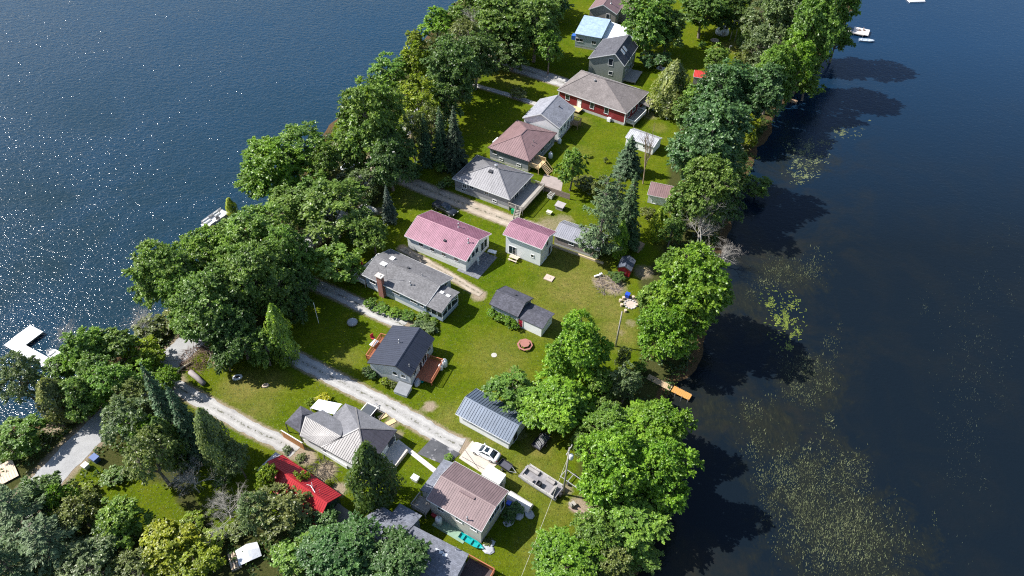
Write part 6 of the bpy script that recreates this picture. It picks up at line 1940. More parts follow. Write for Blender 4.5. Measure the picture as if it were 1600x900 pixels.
pole(962, 541, 487, 'lone wooden pole standing on the lawn near the fire pit', 0)


b0 = G(1144, 64); t = thing('h_frame_pole', 'double wooden H frame pole on the upper right lawn', 'pole', b0, D2R(-10)); h = height_at(1144, 64, 30)
for s in (-1, 1):
    m = MB(); m.tube([(s * .7, 0, -.3), (s * .6, 0, h)], [.15, .11], 7); m.build('post', GREYWOOD, t, True)
m = MB(); m.bar((-1.1, 0, h - .5), (1.1, 0, h - .5), .12, .14); m.build('crossarm', GREYWOOD, t)
h = height_at(1134, 100, 72); t = thing('yard_light_pole', 'slim grey pole beside the small round tree at upper right', 'pole', G(1134, 100), 0)
m = MB(); m.tube([(0, 0, -.2), (0, 0, h)], .1, 6); m.build('post', GREYWOOD, t); m = MB(); m.box((.2, 0, h), (.6, .25, .15)); m.build('lamp_head', METALGREY, t)
b0, e_ = G(498, 505), None; h = height_at(498, 505, 474); t = thing('flag_pole', 'thin white pole in the shade beside the gravel lane', 'pole', b0, 0)
m = MB(); m.tube([(0, 0, -.2), (0, 0, h)], .06, 6); m.build('post', TRIM, t); m = MB(); m.lathe([(.02, 0), (.1, .06), (.02, .14)], 8, (0, 0, h)); m.build('finial', TRIM, t, True)

# ------------------------------------------------------------------ yard things
def tank(px, py, label, H=1.9, r=.42):
    t = thing('propane_tank', label, 'tank', G(px, py), 0)
    m = MB(); m.lathe([(.25, 0), (r, .12), (r, H * .8), (r * .75, H * .93), (.15, H)], 14); m.build('body', mat('tank_white', (0.72, 0.74, 0.76), .35), t, True)
    m = MB(); m.lathe([(.16, H), (.16, H + .18), (.1, H + .2)], 10); m.build('valve_hood', METALGREY, t)
tank(695, 572, 'white propane tank at the right deck of the navy roofed cottage', 1.7, .48)
tank(689, 577, 'shorter white propane tank in front of the deck tank', 1.2, .4)
tank(686, 818, 'white propane tank at the wall of the mauve roofed house', 1.7, .5)
tank(860, 247, 'white tank at the back wall of the mauve hip roofed house', 1.5, .5)
tank(874, 224, 'white tank at the corner of the white gabled house', 1.3, .45)
tank(1006, 173, 'white tank at the right end of the dark red house', 1.3, .5)
tank(1021, 172, 'white barrel right of the dark red house', 1.1, .45)
def bin_(px, py, m_, label, w=.75, d=.75, H=1.1, name='wheelie_bin', rz=R_LOT):
    t = thing(name, label, 'bin', G(px, py), rz)
    m = MB(); loft(m, [[(-w * .42, -d * .42, 0), (w * .42, -d * .42, 0), (w * .42, d * .42, 0), (-w * .42, d * .42, 0)], [(-w / 2, -d / 2, H * .9), (w / 2, -d / 2, H * .9), (w / 2, d / 2, H * .9), (-w / 2, d / 2, H * .9)]]); m.build('body', m_, t)
    m = MB(); m.box((0, 0, H * .94), (w * 1.08, d * 1.08, .1)); m.build('lid', m_, t)
bin_(802, 333, mat('green_plastic', (0.0, 0.25, 0.10), .5), 'green bin at the deck of the silver hip roofed house')
bin_(858, 334, mat('cream_plastic', (0.62, 0.62, 0.42), .6), 'cream box on the lawn below the dog kennel', 1.1, .8, .6, 'storage_box')
bin_(136, 731, mat('white_barrel', (0.6, 0.6, 0.56), .6), 'pale barrel beside the road at lower left', .8, .8, .9, 'barrel')
bin_(151, 720, mat('bin_blue', (0.06, 0.11, 0.28), .5), 'blue and white bin beside the road at lower left', 1.1, .9, 1.1)
bin_(795, 790, mat('blue_barrel', (0.02, 0.07, 0.45), .45), 'blue barrel at the corner of the mauve roofed house', .6, .6, .9, 'barrel')
bin_(980, 464, mat('blue_barrel', (0.02, 0.07, 0.45), .45), 'blue bin beside the fire pit', .8, .8, .9, 'barrel')
bin_(649, 750, mat('white_box', (0.7, 0.72, 0.74), .5), 'white box on the grass below the concrete walk', 1.0, .8, .8, 'storage_box')
bin_(679, 806, mat('red_plastic', (0.35, 0.02, 0.03), .5), 'small red tub under the wooden landing of the mauve roofed house', .7, .7, .5, 'storage_box')
# dog kennel and planter
t = thing('dog_kennel', 'wooden dog kennel with flat roof on the small yard lawn', 'kennel', G(875, 326), R_LOT)
m = MB(); m.prism([(-.8, -.6), (.8, -.6), (.8, .6), (-.8, .6)], 0, 1.0); m.build('wall', GREYWOOD, t)
m = MB(); m.slab([(-1.0, -.8, 1.0), (1.0, -.8, 1.0), (1.0, .8, 1.25), (-1.0, .8, 1.25)], .07); m.build('roof', mat('kennel_roof', (0.34, 0.31, 0.31), .8), t)
m = MB(); m.box((.81, 0, .4), (.03, .5, .7)); m.build('entry', BLACK, t)
t = thing('raised_planter', 'raised white planter box near the yard fence', 'planter', G(861, 308), R_LOT)
for i in range(3):
    m = MB(); m.box((0, -.55 + i * .55, .5), (1.1, .45, .8)); o = m.build('tray', mat('planter_white', (0.55, 0.54, 0.5), .7), t); m = MB(); m.box((0, -.55 + i * .55, .91), (.9, .35, .04)); m.build('soil', mat('soil', (0.06, 0.05, 0.035), .95), o)
# board fence around the yard behind the silver house
def fence(pts, H, label, woodm, name='board_fence', bw=.28):
    P = [G(*p) for p in pts]; t = thing(name, label, 'fence', P[0], 0); k = 0; proto = {}
    for a, b_ in zip(P[:-1], P[1:]):
        d = b_ - a; n = max(2, int(d.length / bw)); ang = math.atan2(d.y, d.x); w = d.length / n - .02
        for i in range(n):
            c = a + d * ((i + .5) / n) - P[0]
            if proto.get(round(w, 2)) is None: m = MB(); m.box((0, 0, H / 2), (w, .04, H)); o = m.build('board', woodm, t); proto[round(w, 2)] = o
            else: o = proto[round(w, 2)].copy(); COL.objects.link(o)
            o.parent = t; o.location = c; o.rotation_euler = (0, 0, ang)
        m = MB()
        for zz in (.3, H - .3): m.bar(a - P[0] + Vector((0, 0, zz)), d + a - P[0] + Vector((0, 0, zz)), .08, .1)
        m.build('rail', woodm, t)
fence([(836, 293), (860, 302), (890, 312)], 1.5, 'brown board fence between the two hip roofed houses', wood('fence_brown', (0.26, 0.20, 0.16), axis=2))
# octagonal picnic table
t = thing('octagon_picnic_table', 'red brown octagonal picnic table on the lawn near the dark shed', 'picnic table', G(820, 541), .3)
TB = wood('table_red', (0.33, 0.14, 0.11))
oc = lambda r, a0=math.pi / 8: [(r * math.cos(a0 + k * math.pi / 4), r * math.sin(a0 + k * math.pi / 4)) for k in range(8)]
m = MB(); m.prism(oc(.85), .72, .78); m.build('table_top', TB, t)
for k in range(8):
    a0, a1 = math.pi / 8 + k * math.pi / 4, math.pi / 8 + (k + 1) * math.pi / 4
    m = MB(); m.prism([(1.05 * math.cos(a0), 1.05 * math.sin(a0)), (1.38 * math.cos(a0), 1.38 * math.sin(a0)), (1.38 * math.cos(a1), 1.38 * math.sin(a1)), (1.05 * math.cos(a1), 1.05 * math.sin(a1))], .42, .47); m.build('bench', TB, t)
for k in range(4):
    a0 = k * math.pi / 2 + .4; m = MB(); m.bar((1.2 * math.cos(a0), 1.2 * math.sin(a0), 0), (.5 * math.cos(a0), .5 * math.sin(a0), .72), .08); m.bar((1.25 * math.cos(a0), 1.25 * math.sin(a0), .4), (0, 0, .4), .07); m.build('leg', TB, t)
# long picnic table in front of the garage
def picnic(px, py, rz, label, woodm):
    t = thing('picnic_table', label, 'picnic table', G(px, py), rz)
    for i in range(5): m = MB(); m.box((0, -.32 + i * .16, .74), (1.9, .14, .05)); m.build('board', woodm, t)
    for s in (-1, 1):
        m = MB(); m.box((0, s * .72, .44), (1.9, .28, .05)); m.build('bench', woodm, t)
        m = MB(); m.bar((s * .7, -.75, .0), (s * .7, -.2, .72), .09, .05); m.bar((s * .7, .75, 0), (s * .7, .2, .72), .09, .05); m.bar((s * .7, -.85, .4), (s * .7, .85, .4), .09, .05); m.build('leg', woodm, t)
picnic(803, 406, D2R(-28), 'pale picnic table in front of the tall white garage', wood('table_pale', (0.55, 0.45, 0.36)))
m = MB(); m.box((0, 0, .08), (1.75, 1.45, .24)); m.box((0, 0, .22), (.5, .5, .06)); obj1('well_cover', m, mat('lid_concrete', (0.47, 0.36, 0.30), .9, .15), 'square concrete well cover on the middle lawn', 'cover', None, False, G(858, 435), D2R(-28))
m = MB(); m.lathe([(.5, 0), (.5, .06), (.1, .08)], 12); obj1('septic_lid', m, mat('lid_grey', (0.4, 0.38, 0.34), .9), 'round concrete lid on the lawn beside the navy roofed cottage', 'cover', None, False, G(772, 555), 0)
# fire pit with log stools
t = thing('fire_pit', 'round stone fire pit with ashes beside the shore maples', 'fire pit', G(985, 476), 0)
m = MB(); m.lathe([(1.1, 0), (1.0, .05), (.2, .06)], 16); m.build('ash_bed', mat('ash', (0.42, 0.35, 0.29), .95, .2, 2.0), t)
for k in range(13):
    a0 = k * 2 * math.pi / 13; m = MB(); m.lathe([(.1, 0), (.2, .05), (.2, .14), (.12, .22)], 7, (1.08 * math.cos(a0), 1.08 * math.sin(a0), 0), 1.1, .85); m.build('stone', FOUND, t)
LOGM = mat('log_end', (0.50, 0.40, 0.30), .9, .15)
for px_, py_, lab in ((974, 467, 'log stool at the fire pit, farthest from the pole'), (969, 471, 'log stool left of the fire pit, higher on the lawn'), (971, 478, 'log stool left of the fire pit, nearest the pole'), (977, 487, 'log stool between the fire pit and the lone pole'), (989, 466, 'log stool at the upper rim of the fire pit'), (994, 478, 'dark log stool right of the fire pit')):
    m = MB(); m.lathe([(.27, 0), (.26, .3), (.28, .5), (.24, .52)], 10); obj1('log_stool', m, LOGM, lab, 'stool', 'log stools around the fire pit', False, G(px_, py_), 0)
# junk pile, brush pile, fallen wood
def sticks(px, py, n, r, L, m_, label, name, cat, H=.8, rad=.04):
    rr = random.Random(px); t = thing(name, label, cat, G(px, py), 0); m = MB()
    for i in range(n):
        a0 = rr.uniform(0, 6.28); d = rr.uniform(0, 1) ** .5 * r; x, y = d * math.cos(a0), d * math.sin(a0); z = rr.uniform(0, H * (1 - d / r) + .1); b0 = rr.uniform(0, 6.28); l0 = rr.uniform(.4, 1) * L
        e = Vector((math.cos(b0), math.sin(b0), rr.uniform(-.15, .35))) * l0
        m.tube([(x, y, z), (x + e.x * .5 + rr.uniform(-.1, .1), y + e.y * .5, z + e.z * .5 + .05), (x + e.x, y + e.y, max(.02, z + e.z))], [rad * rr.uniform(.6, 1.5), rad, rad * .4], 4, False)
    o = m.build('branches', m_, t); o['kind'] = 'stuff'
    return t
sticks(308, 560, 260, 2.9, 1.8, mat('brush_brown', (0.16, 0.10, 0.075), .95, .3), 'brown brush pile at the edge of the road bend', 'brush_pile', 'brush pile', 1.3, .03)
sticks(340, 553, 40, 1.6, 2.6, BARK_PALE, 'pale dead branches beside the brush pile', 'branch_pile', 'branches', .6, .05)
sticks(950, 447, 120, 2.6, 1.6, mat('brush_grey', (0.22, 0.18, 0.16), .95, .3), 'dark branch pile below the thin pine', 'brush_pile', 'brush pile', .7, .04)
sticks(498, 742, 130, 2.6, 2.0, mat('brush_dark', (0.09, 0.075, 0.06), .95, .3), 'dark brush along the red roofed cottage', 'brush_pile', 'brush pile', .6, .035)
t = thing('fallen_log', 'bleached forked log lying beside the road bend', 'log', G(288, 575), .9)
m = MB(); m.tube([(-1.6, 0, .2), (0, .1, .25), (1.4, -.1, .3)], [.22, .2, .12], 8); m.tube([(-.6, .05, .3), (-1.3, .9, .7), (-1.5, 1.4, .9)], [.14, .1, .05], 6); m.tube([(-.9, 0, .3), (-1.7, -.7, .6)], [.13, .06], 6); m.build('stem', mat('bleached_wood', (0.55, 0.47, 0.34), .9, .15), t, True)
t = thing('cut_trunk', 'grey cut tree trunk lying on the lawn edge near the brush pile', 'log', G(309, 593), D2R(-38))
m = MB(); m.tube([(-1.9, 0, .42), (0, .05, .44), (1.9, 0, .42)], [.46, .44, .42], 10); m.build('stem', mat('grey_trunk', (0.24, 0.21, 0.21), .9, .2), t, True)
t = thing('covered_log_pile', 'white tarp over a log pile at lower left', 'log pile', G(390, 868), .5)
m = MB(); m.add([(-1.5, -1.2, .7), (0, -1.3, 1.0), (1.5, -1.1, .6), (-1.4, 0, 1.1), (0, .1, 1.3), (1.5, 0, .9), (-1.5, 1.2, .6), (.1, 1.3, .9), (1.4, 1.2, .5)], [(0, 1, 4, 3), (1, 2, 5, 4), (3, 4, 7, 6), (4, 5, 8, 7)]); m.build('tarp', mat('pale_tarp', (0.62, 0.64, 0.68), .5, .15, 1.5, bump_s=.4), t)
for i in range(8):
    m = MB(); m.tube([(-2.4 + (i % 4) * .35, -1.2, .15 + .3 * (i // 4)), (-2.4 + (i % 4) * .35, 1.2, .15 + .3 * (i // 4))], .15, 7); m.build('log', LOGM, t)
# small lawn things
for px_, py_, r_, lab, m_ in ((371, 590, .7, 'white stone ring around a dark hole on the small left lawn', TRIM), (415, 603, .5, 'brown stump on the small left lawn', LOGM)):
    t = thing('stone_ring' if r_ > .6 else 'tree_stump', lab, 'ring' if r_ > .6 else 'stump', G(px_, py_), .4)
    m = MB(); m.lathe([(r_, 0), (r_ * .95, .22), (r_ * .62, .25), (r_ * .6, .08)], 12, (0, 0, 0), 1.2, .8); m.build('rim', m_, t)
    m = MB(); m.lathe([(r_ * .6, .02), (r_ * .6, .2 if r_ < .6 else .1), (.05, .2 if r_ < .6 else .1)], 12, (0, 0, 0), 1.2, .8); m.build('core', mat('dark_core', (0.05, 0.045, 0.04), .95), t)
m = MB(); m.lathe([(.4, 0), (.9, .25), (.95, .55), (.7, .8), (.2, .9)], 14); obj1('round_planter', m, mat('planter_stone', (0.30, 0.32, 0.34), .8, .2), 'round grey planter on the shaded lawn by the gravel lane', 'planter', None, True, G(551, 506), 0)
t = thing('cellar_hatch', 'grey wooden hatch at the front corner of the navy roofed cottage', 'hatch', G(630, 612), D2R(-22))
m = MB(); loft(m, [[(-1.1, -.9, 0), (1.1, -.9, 0), (1.1, .9, 0), (-1.1, .9, 0)], [(-1.1, -.9, .6), (1.1, -.9, .6), (1.1, .9, 1.0), (-1.1, .9, 1.0)]]); m.build('box', D_WALL, t)
m = MB(); m.slab([(-1.2, -1.0, .68), (1.2, -1.0, .68), (1.2, 1.0, 1.1), (-1.2, 1.0, 1.1)], .06); m.build('lid', mat('hatch_lid', (0.20, 0.21, 0.225), .8, .15), t)
# pale boards by the trailer
for px_, py_, lab in ((598, 651, 'pale board on the bare soil nearest the trailer'), (611, 660, 'pale board on the bare soil nearest the lane')):
    m = MB(); m.box((0, 0, .06), (1.5, .8, .1)); obj1('pallet_board', m, PALEWOOD, lab, 'board', 'pale boards by the cottage', False, G(px_, py_), D2R(35))
# white flat roofed store next to the mauve roofed house
base = G(772, 752); t = thing('white_store', 'white flat roofed storage box between the mauve roof and the trailer', 'shed', base, D2R(-30)); inv = (Matrix.Translation(base) @ Matrix.Rotation(D2R(-30), 4, 'Z')).inverted()
sv = [(764, 725, 2.4), (791, 741.5, 2.4), (780, 757, 2.4), (752, 741, 2.4)]
px_roof(sv, [(0, 1, 2, 3)], mat('store_roof', (0.66, 0.645, 0.62), .5, .04), t, inv, 'roof', .1); px_wall(sv, 0, 2.32, WHITE_P, t, inv, .08)
m = MB(); p = inv @ G(786, 760, 1.2); m.box((p.x, p.y, 1.0), (.06, .9, 1.8)); m.build('door', GREYWOOD, t)
# white arched shelter
t = thing('arched_shelter', 'white arched garden shelter right of the mauve roofed house', 'shelter', G(812, 786), D2R(-33)); m = MB(); A = []
for i in range(9): a0 = math.pi * i / 8; A.append((math.cos(a0) * .8, math.sin(a0) * 1.1))
vs = [(x, y, z) for x in (-1.9, 1.9) for y, z in A]; m.add(vs, [(i, i + 1, 9 + i + 1, 9 + i) for i in range(8)]); m.add(vs[:9], [tuple(range(9))]); m.add(vs[9:], [tuple(reversed(range(9)))]); m.build('cover', mat('shelter_cover', (0.62, 0.58, 0.55), .6, .08), t, False)
m = MB(); m.box((1.93, 0, .45), (.05, .8, .8)); m.build('door_flap', mat('flap', (0.5, 0.48, 0.46), .7), t)
# green mat and garden stones at the mauve roofed house
m = MB(); m.prism([(-2.6, -.8), (2.6, -.8), (2.6, .8), (-2.6, .8)], 0, .03); obj1('green_mat', m, mat('faded_green', (0.20, 0.30, 0.22), .9, .15), 'faded green mat along the wall of the mauve roofed house', 'mat', None, False, G(704, 828) + Vector((0, 0, .03)), D2R(-30))
for k, (px_, py_, r_, lab) in enumerate(((808, 797, .9, 'grey slab beside the arched shelter'), (812, 806, .8, 'grey slab in the middle of the garden steps'), (827, 803, .9, 'grey slab right of the garden steps'), (795, 815, .9, 'grey slab at the left of the garden steps'), (762, 858, .9, 'pale rock at the end of the teal canoe'), (768, 850, .6, 'small rock above the pale rock at the canoe'))):
    rr = random.Random(k); m = MB(); m.lathe([(r_ * .9, 0), (r_, .12), (r_ * .8, .26), (.1, .3)], 8, (0, 0, 0), 1.1, .8); m.v = [(x * rr.uniform(.85, 1.1), y * rr.uniform(.85, 1.1), z) for x, y, z in m.v]
    obj1('garden_stone', m, mat('slab_stone', (0.38, 0.39, 0.42), .85, .2), lab, 'stone', 'garden stones by the mauve roofed house', False, G(px_, py_), rr.uniform(0, 3))
# metal boat trailer frame
c, a, l_ = heading((885, 743), (912, 762), .4); t = thing('boat_trailer_frame', 'bare metal boat trailer frame right of the utility pole', 'trailer', (c.x, c.y, 0), a); ALU = mat('galvanised', (0.5, 0.5, 0.5), .45, .1, metal=.5)
for s in (-1, 1):
    m = MB(); m.bar((-2.2, s * .75, .55), (2.2, s * .75, .55), .1); m.build('side_rail', ALU, t); wheel(t, -.6, s * .95, .3, .18)
for x in (-2.1, -.8, .6, 2.1): m = MB(); m.bar((x, -.75, .55), (x, .75, .55), .09); m.build('cross_bar', ALU, t)
m = MB(); m.bar((2.1, 0, .55), (3.2, 0, .5), .1); m.build('drawbar', ALU, t)
p, q_ = G(891, 790), G(925, 815); d = q_ - p; m = MB(); m.box((0, 0, .1), (d.length, 1.0, .22)); obj1('timber_walk', m, wood('walk_brown', (0.30, 0.22, 0.17)), 'brown timber walk at the lawn edge below the boat trailer', 'walk', None, False, (p + q_) / 2, math.atan2(d.y, d.x))
m = MB(); m.box((0, 0, .35), (.9, .7, .3)); m.box((-.4, 0, .7), (.1, .7, .6)); obj1('lawn_chair', m, GREYWOOD, 'grey lawn chair on the timber walk', 'chair', None, False, G(894, 791) + Vector((0, 0, .2)), .6)
# white dome and small white things at upper right
t = thing('white_dome_tent', 'white dome tent in the shade at upper right', 'tent', G(1128, 52), 0); m = MB(); m.lathe([(2.0, 0), (1.95, .7), (1.6, 1.5), (1.0, 2.0), (.2, 2.25)], 14); m.build('cover', mat('tent_white', (0.6, 0.62, 0.66), .6), t, True); m = MB(); m.box((0, -1.96, .6), (.9, .1, 1.2)); m.build('door_flap', GREYWOOD, t)
m = MB(); m.lathe([(1.3, 0), (1.2, .15), (.9, .2)], 9); obj1('stone_fire_ring', m, mat('ring_stone', (0.40, 0.30, 0.24), .9, .25), 'stone fire ring on the upper right lawn', 'fire pit', None, False, G(1117, 63), 0)
t = thing('white_garden_chair', 'white garden chair right of the pale roofed shed', 'chair', G(1042, 186), .4)
m = MB(); m.box((0, 0, .45), (.9, .9, .1)); m.build('seat', WHITE_P, t); m = MB(); m.box((0, .45, .9), (.9, .1, .9)); m.build('backrest', WHITE_P, t)
for x in (-.38, .38):
    for y in (-.38, .38): m = MB(); m.box((x, y, .2), (.08, .08, .42)); m.build('leg', WHITE_P, t)
t = thing('white_bird_bath', 'white garden ornament between the blue green trees', 'ornament', G(1058, 246), 0)
m = MB(); m.lathe([(.5, 0), (.2, .2), (.2, .9), (.7, 1.1), (.7, 1.2), (.1, 1.15)], 10); m.build('bowl', WHITE_P, t, True)
# patio table by the long white house
t = thing('patio_table', 'white patio table on the stone patio by the long white house', 'table', G(769, 397), D2R(-20)); m = MB(); m.box((0, 0, .72), (1.7, .9, .05)); m.build('table_top', WHITE_P, t)
for x in (-.75, .75):
    for y in (-.38, .38): m = MB(); m.box((x, y, .35), (.06, .06, .7)); m.build('leg', WHITE_P, t)
m = MB(); m.tube([(0, 0, 0), (0, 0, 1.9)], .09, 7); m.lathe([(.3, 1.2), (.16, 1.9), (.03, 2.2)], 8); obj1('folded_parasol', m, mat('parasol_white', (0.62, 0.64, 0.66), .8), 'folded pale parasol on the stone patio by the long white house', 'parasol', None, False, G(747, 414), 0)
m = MB(); m.tube([(0, 0, 0), (0, 0, 2.2)], .04, 6); m.lathe([(.05, 1.0), (.2, 1.2), (.12, 2.0), (.02, 2.3)], 8); obj1('red_parasol', m, mat('parasol_red', (0.42, 0.02, 0.04), .8), 'folded red parasol on the lake deck of the brick chimney house', 'parasol', None, False, G(567, 421, .95), 0)
m = MB(); m.box((0, 0, .4), (.6, .6, .08)); m.box((0, .28, .8), (.6, .08, .7)); obj1('red_deck_chair', m, mat('parasol_red', (0.42, 0.02, 0.04), .8), 'red chair on the lake deck of the navy roofed cottage', 'chair', None, False, G(583, 530, .6), .8)
m = MB(); m.box((0, 0, .7), (1.5, .9, .06)); m.box((0, 0, .35), (.15, .15, .7)); obj1('grey_deck_table', m, D_WALL, 'grey table on the lake deck of the navy roofed cottage', 'table', None, False, G(585, 540, .6), D2R(60))
m = MB(); m.box((0, 0, .3), (1.5, .3, .2)); m.box((.6, 0, .55), (.5, .35, .1)); obj1('white_plank', m, WHITE_P, 'white item lying at the edge of the dark branch pile', 'board', None, False, G(934, 432), .4)
for px_, py_, rx, lab in ((551, 262, 2.6, 'white covered boat in the pale clearing by the shore road'),):
    m = MB(); loft(m, [ring(-rx, .5, .1, .5), ring(-rx * .6, 1.0, .05, 1.0, .3), ring(rx * .5, 1.0, .05, 1.05, .3), ring(rx, .2, .3, .7, .08)]); obj1('covered_boat', m, WHITE_P, lab, 'boat', None, True, G(px_, py_), D2R(20))

# ------------------------------------------------------------------ hedges and shrubs
HEDGE = [
 ('bush', 578, 474, 12, 10, 'maple', 'first shrub of the hedge by the chimney house, nearest the lake deck'), ('bush', 597, 482, 13, 10, 'maple', 'hedge shrub right below the brick chimney'), ('bush', 617, 489, 13, 10, 'bright', 'bright hedge shrub right of the brick chimney'),
 ('bush', 638, 493, 13, 9, 'maple', 'hedge shrub in the middle of the blue side wall'), ('bush', 660, 496, 12, 9, 'green', 'hedge shrub near the end of the blue side wall'), ('bush', 676, 502, 9, 7, 'maple', 'last low shrub of the hedge beside the sun porch'),
 ('bush', 655, 508, 12, 9, 'grey', 'left half of the clipped shrub behind the navy roofed cottage'), ('bush', 672, 513, 13, 9, 'grey', 'right half of the clipped shrub behind the navy roofed cottage'),
 ('bush', 770, 488, 10, 9, 'bright', 'hedge shrub at the left end of the dark shed'), ('bush', 782, 496, 10, 9, 'bright', 'second hedge shrub along the dark shed'), ('bush', 795, 503, 10, 9, 'bright', 'third hedge shrub along the dark shed'), ('bush', 805, 508, 8, 8, 'bright', 'hedge shrub beside the red door'),
 ('bush', 574, 580, 10, 10, 'grey', 'grey green shrub at the front corner of the navy roofed cottage'), ('bush', 582, 586, 10, 9, 'dark', 'dark shrub at the front wall of the navy roofed cottage'), ('bush', 601, 597, 9, 8, 'yellow', 'bright round shrub under the cottage window'), ('bush', 614, 601, 7, 6, 'olive', 'pale flowering shrub beside the wooden hatch'),
 ('bush', 505, 623, 13, 6, (0.42, 0.40, 0.01), 'bright yellow flowering bush behind the white patio cover'), ('bush', 485, 630, 9, 9, 'yellow', 'yellow green bush beside the white patio cover'),
 ('bush', 513, 754, 6, 6, 'lime', 'small lime bush beside the red roofed cottage'), ('bush', 808, 790, 14, 12, 'dark', 'dark shrub right of the mauve roofed house'), ('bush', 795, 806, 14, 12, 'dark', 'dark shrub in the shade of the mauve roofed house'), ('bush', 762, 847, 8, 6, 'olive', 'flowering plants at the end of the teal canoe'),
 ('bush', 690, 262, 12, 9, 'green', 'shrub beside the gravel lane left of the silver roof'), ('bush', 700, 285, 10, 9, 'green', 'shrub at the lake corner of the silver hip roofed house'), ('bush', 920, 243, 6, 4, 'yellow', 'tiny yellow green shrub on the upper lawn'), ('bush', 946, 250, 4, 5, 'olive', 'tiny olive shrub on the upper lawn'),
 ('bush', 810, 145, 16, 7, 'olive', 'low olive shrub between the pale path and the driveway'), ('bush', 640, 265, 20, 12, 'dark', 'dark undergrowth shrub beside the upper lane'), ('bush', 965, 432, 14, 10, 'dark', 'dark shrub at the foot of the thin pine'), ('bush', 700, 715, 8, 6, 'maple', 'small shrub at the concrete walk'),
 ('bush', 430, 555, 14, 10, 'green', 'low shrub at the foot of the light columnar tree'), ('bush', 1000, 575, 12, 12, 'maple', 'shrub at the foot of the maple by the orange dock'), ('bush', 690, 290, 8, 7, 'grey', 'grey shrub between the lane and the silver hip roofed house'), ('bush', 540, 280, 18, 12, 'olive', 'scrub at the edge of the pale clearing'), ('bush', 575, 305, 16, 10, 'olive', 'scrub between the clearing and the white boat'),
 ('bush', 470, 715, 9, 6, 'olive', 'weedy clump in the lane beside the red roof'), ('bush', 448, 702, 8, 5, 'grey', 'grey weed clump in the lane near the board fence'),
]
for t_ in HEDGE: tree(*t_)

# ------------------------------------------------------------------ undergrowth along the shores (uncountable): one mesh of leaf sprays
def scatter_leaves(name, label, polys_px, density, hmax, size, cols, seed, mat_=None):
    r = np.random.default_rng(seed); PP = []
    for poly in polys_px:
        w = pxpoly(poly); lo, hi = w.min(0), w.max(0); n = int((hi - lo).prod() * density); c = r.uniform(lo, hi, (n, 2)); keep_ = sdist(c[:, 0], c[:, 1], w) > 0; PP.append(c[keep_])
    c = np.concatenate(PP); sd = sdist(c[:, 0], c[:, 1], shore_xy); c = c[sd > -.6]
    # not on roads
    d = np.full(len(c), 1e9)
    for pts, wd in [(ROAD, 4.7)] + [(p, w_) for _, p, w_ in LANES]:
        w2 = [np.array(G(*p)[:2]) for p in pts]
        for a, b_ in zip(w2[:-1], w2[1:]):
            ab = b_ - a; tt = np.clip(((c - a) @ ab) / (ab @ ab), 0, 1); d = np.minimum(d, np.linalg.norm(c - (a + tt[:, None] * ab), axis=1) - wd / 2)
    c = c[d > .7]
    cl = fbm(c[:, 0], c[:, 1], .7, seed)
    c = c[cl > -.35]; cl = cl[cl > -.35]
    k = 26
    n = len(c); off = r.normal(size=(n, k, 3)) * np.array([.42, .42, 0]); H = np.clip((cl + .4), .15, 1.2)[:, None] * hmax
    z = np.abs(r.normal(size=(n, k))) * .45 * H
    P = np.stack([c[:, None, 0] + off[..., 0], c[:, None, 1] + off[..., 1], -.05 + z], -1).reshape(-1, 3)
    N = unit(r.normal(size=P.shape) * .55 + np.array([0, 0, .9])); V = np.clip(np.repeat(r.random(n), k) * .6 + r.random(n * k) * .4, 0, 1)
    me = leaves_to_mesh(name, P, N, size * r.uniform(.6, 1.3, len(P)), V, mat_ or LEAF, .6, seed); o = bpy.data.objects.new(name, me); COL.objects.link(o); o.color = (*cols, 1)
    return tag(o, label, 'undergrowth', kind='stuff')
scatter_leaves('undergrowth', 'low green undergrowth below the trees along the left shore', [[(-100, 900), (-60, 740), (60, 665), (110, 600), (250, 512), (345, 392), (380, 362), (470, 268), (530, 180), (615, 105), (722, -5), (800, -60), (870, 0), (840, 60), (760, 105), (650, 170), (640, 240), (560, 255), (470, 400), (300, 500), (215, 640), (300, 640), (330, 700), (290, 740), (200, 700), (120, 770), (110, 830), (340, 840), (500, 810), (560, 830), (560, 960), (0, 960)]], .42, 1.6, .42, (0.060, 0.110, 0.022), 5)
scatter_leaves('undergrowth', 'low green undergrowth along the right shore bank', [[(1340, -10), (1296, 75), (1240, 150), (1200, 195), (1170, 270), (1136, 350), (1108, 460), (1088, 560), (1050, 604), (1022, 700), (1002, 840), (992, 960), (930, 960), (955, 830), (935, 770), (940, 660), (985, 600), (1010, 520), (1030, 430), (1060, 370), (1060, 270), (1080, 190), (1075, 140), (1150, 110), (1175, 60), (1190, -10)]], .40, 1.3, .42, (0.062, 0.118, 0.026), 6)

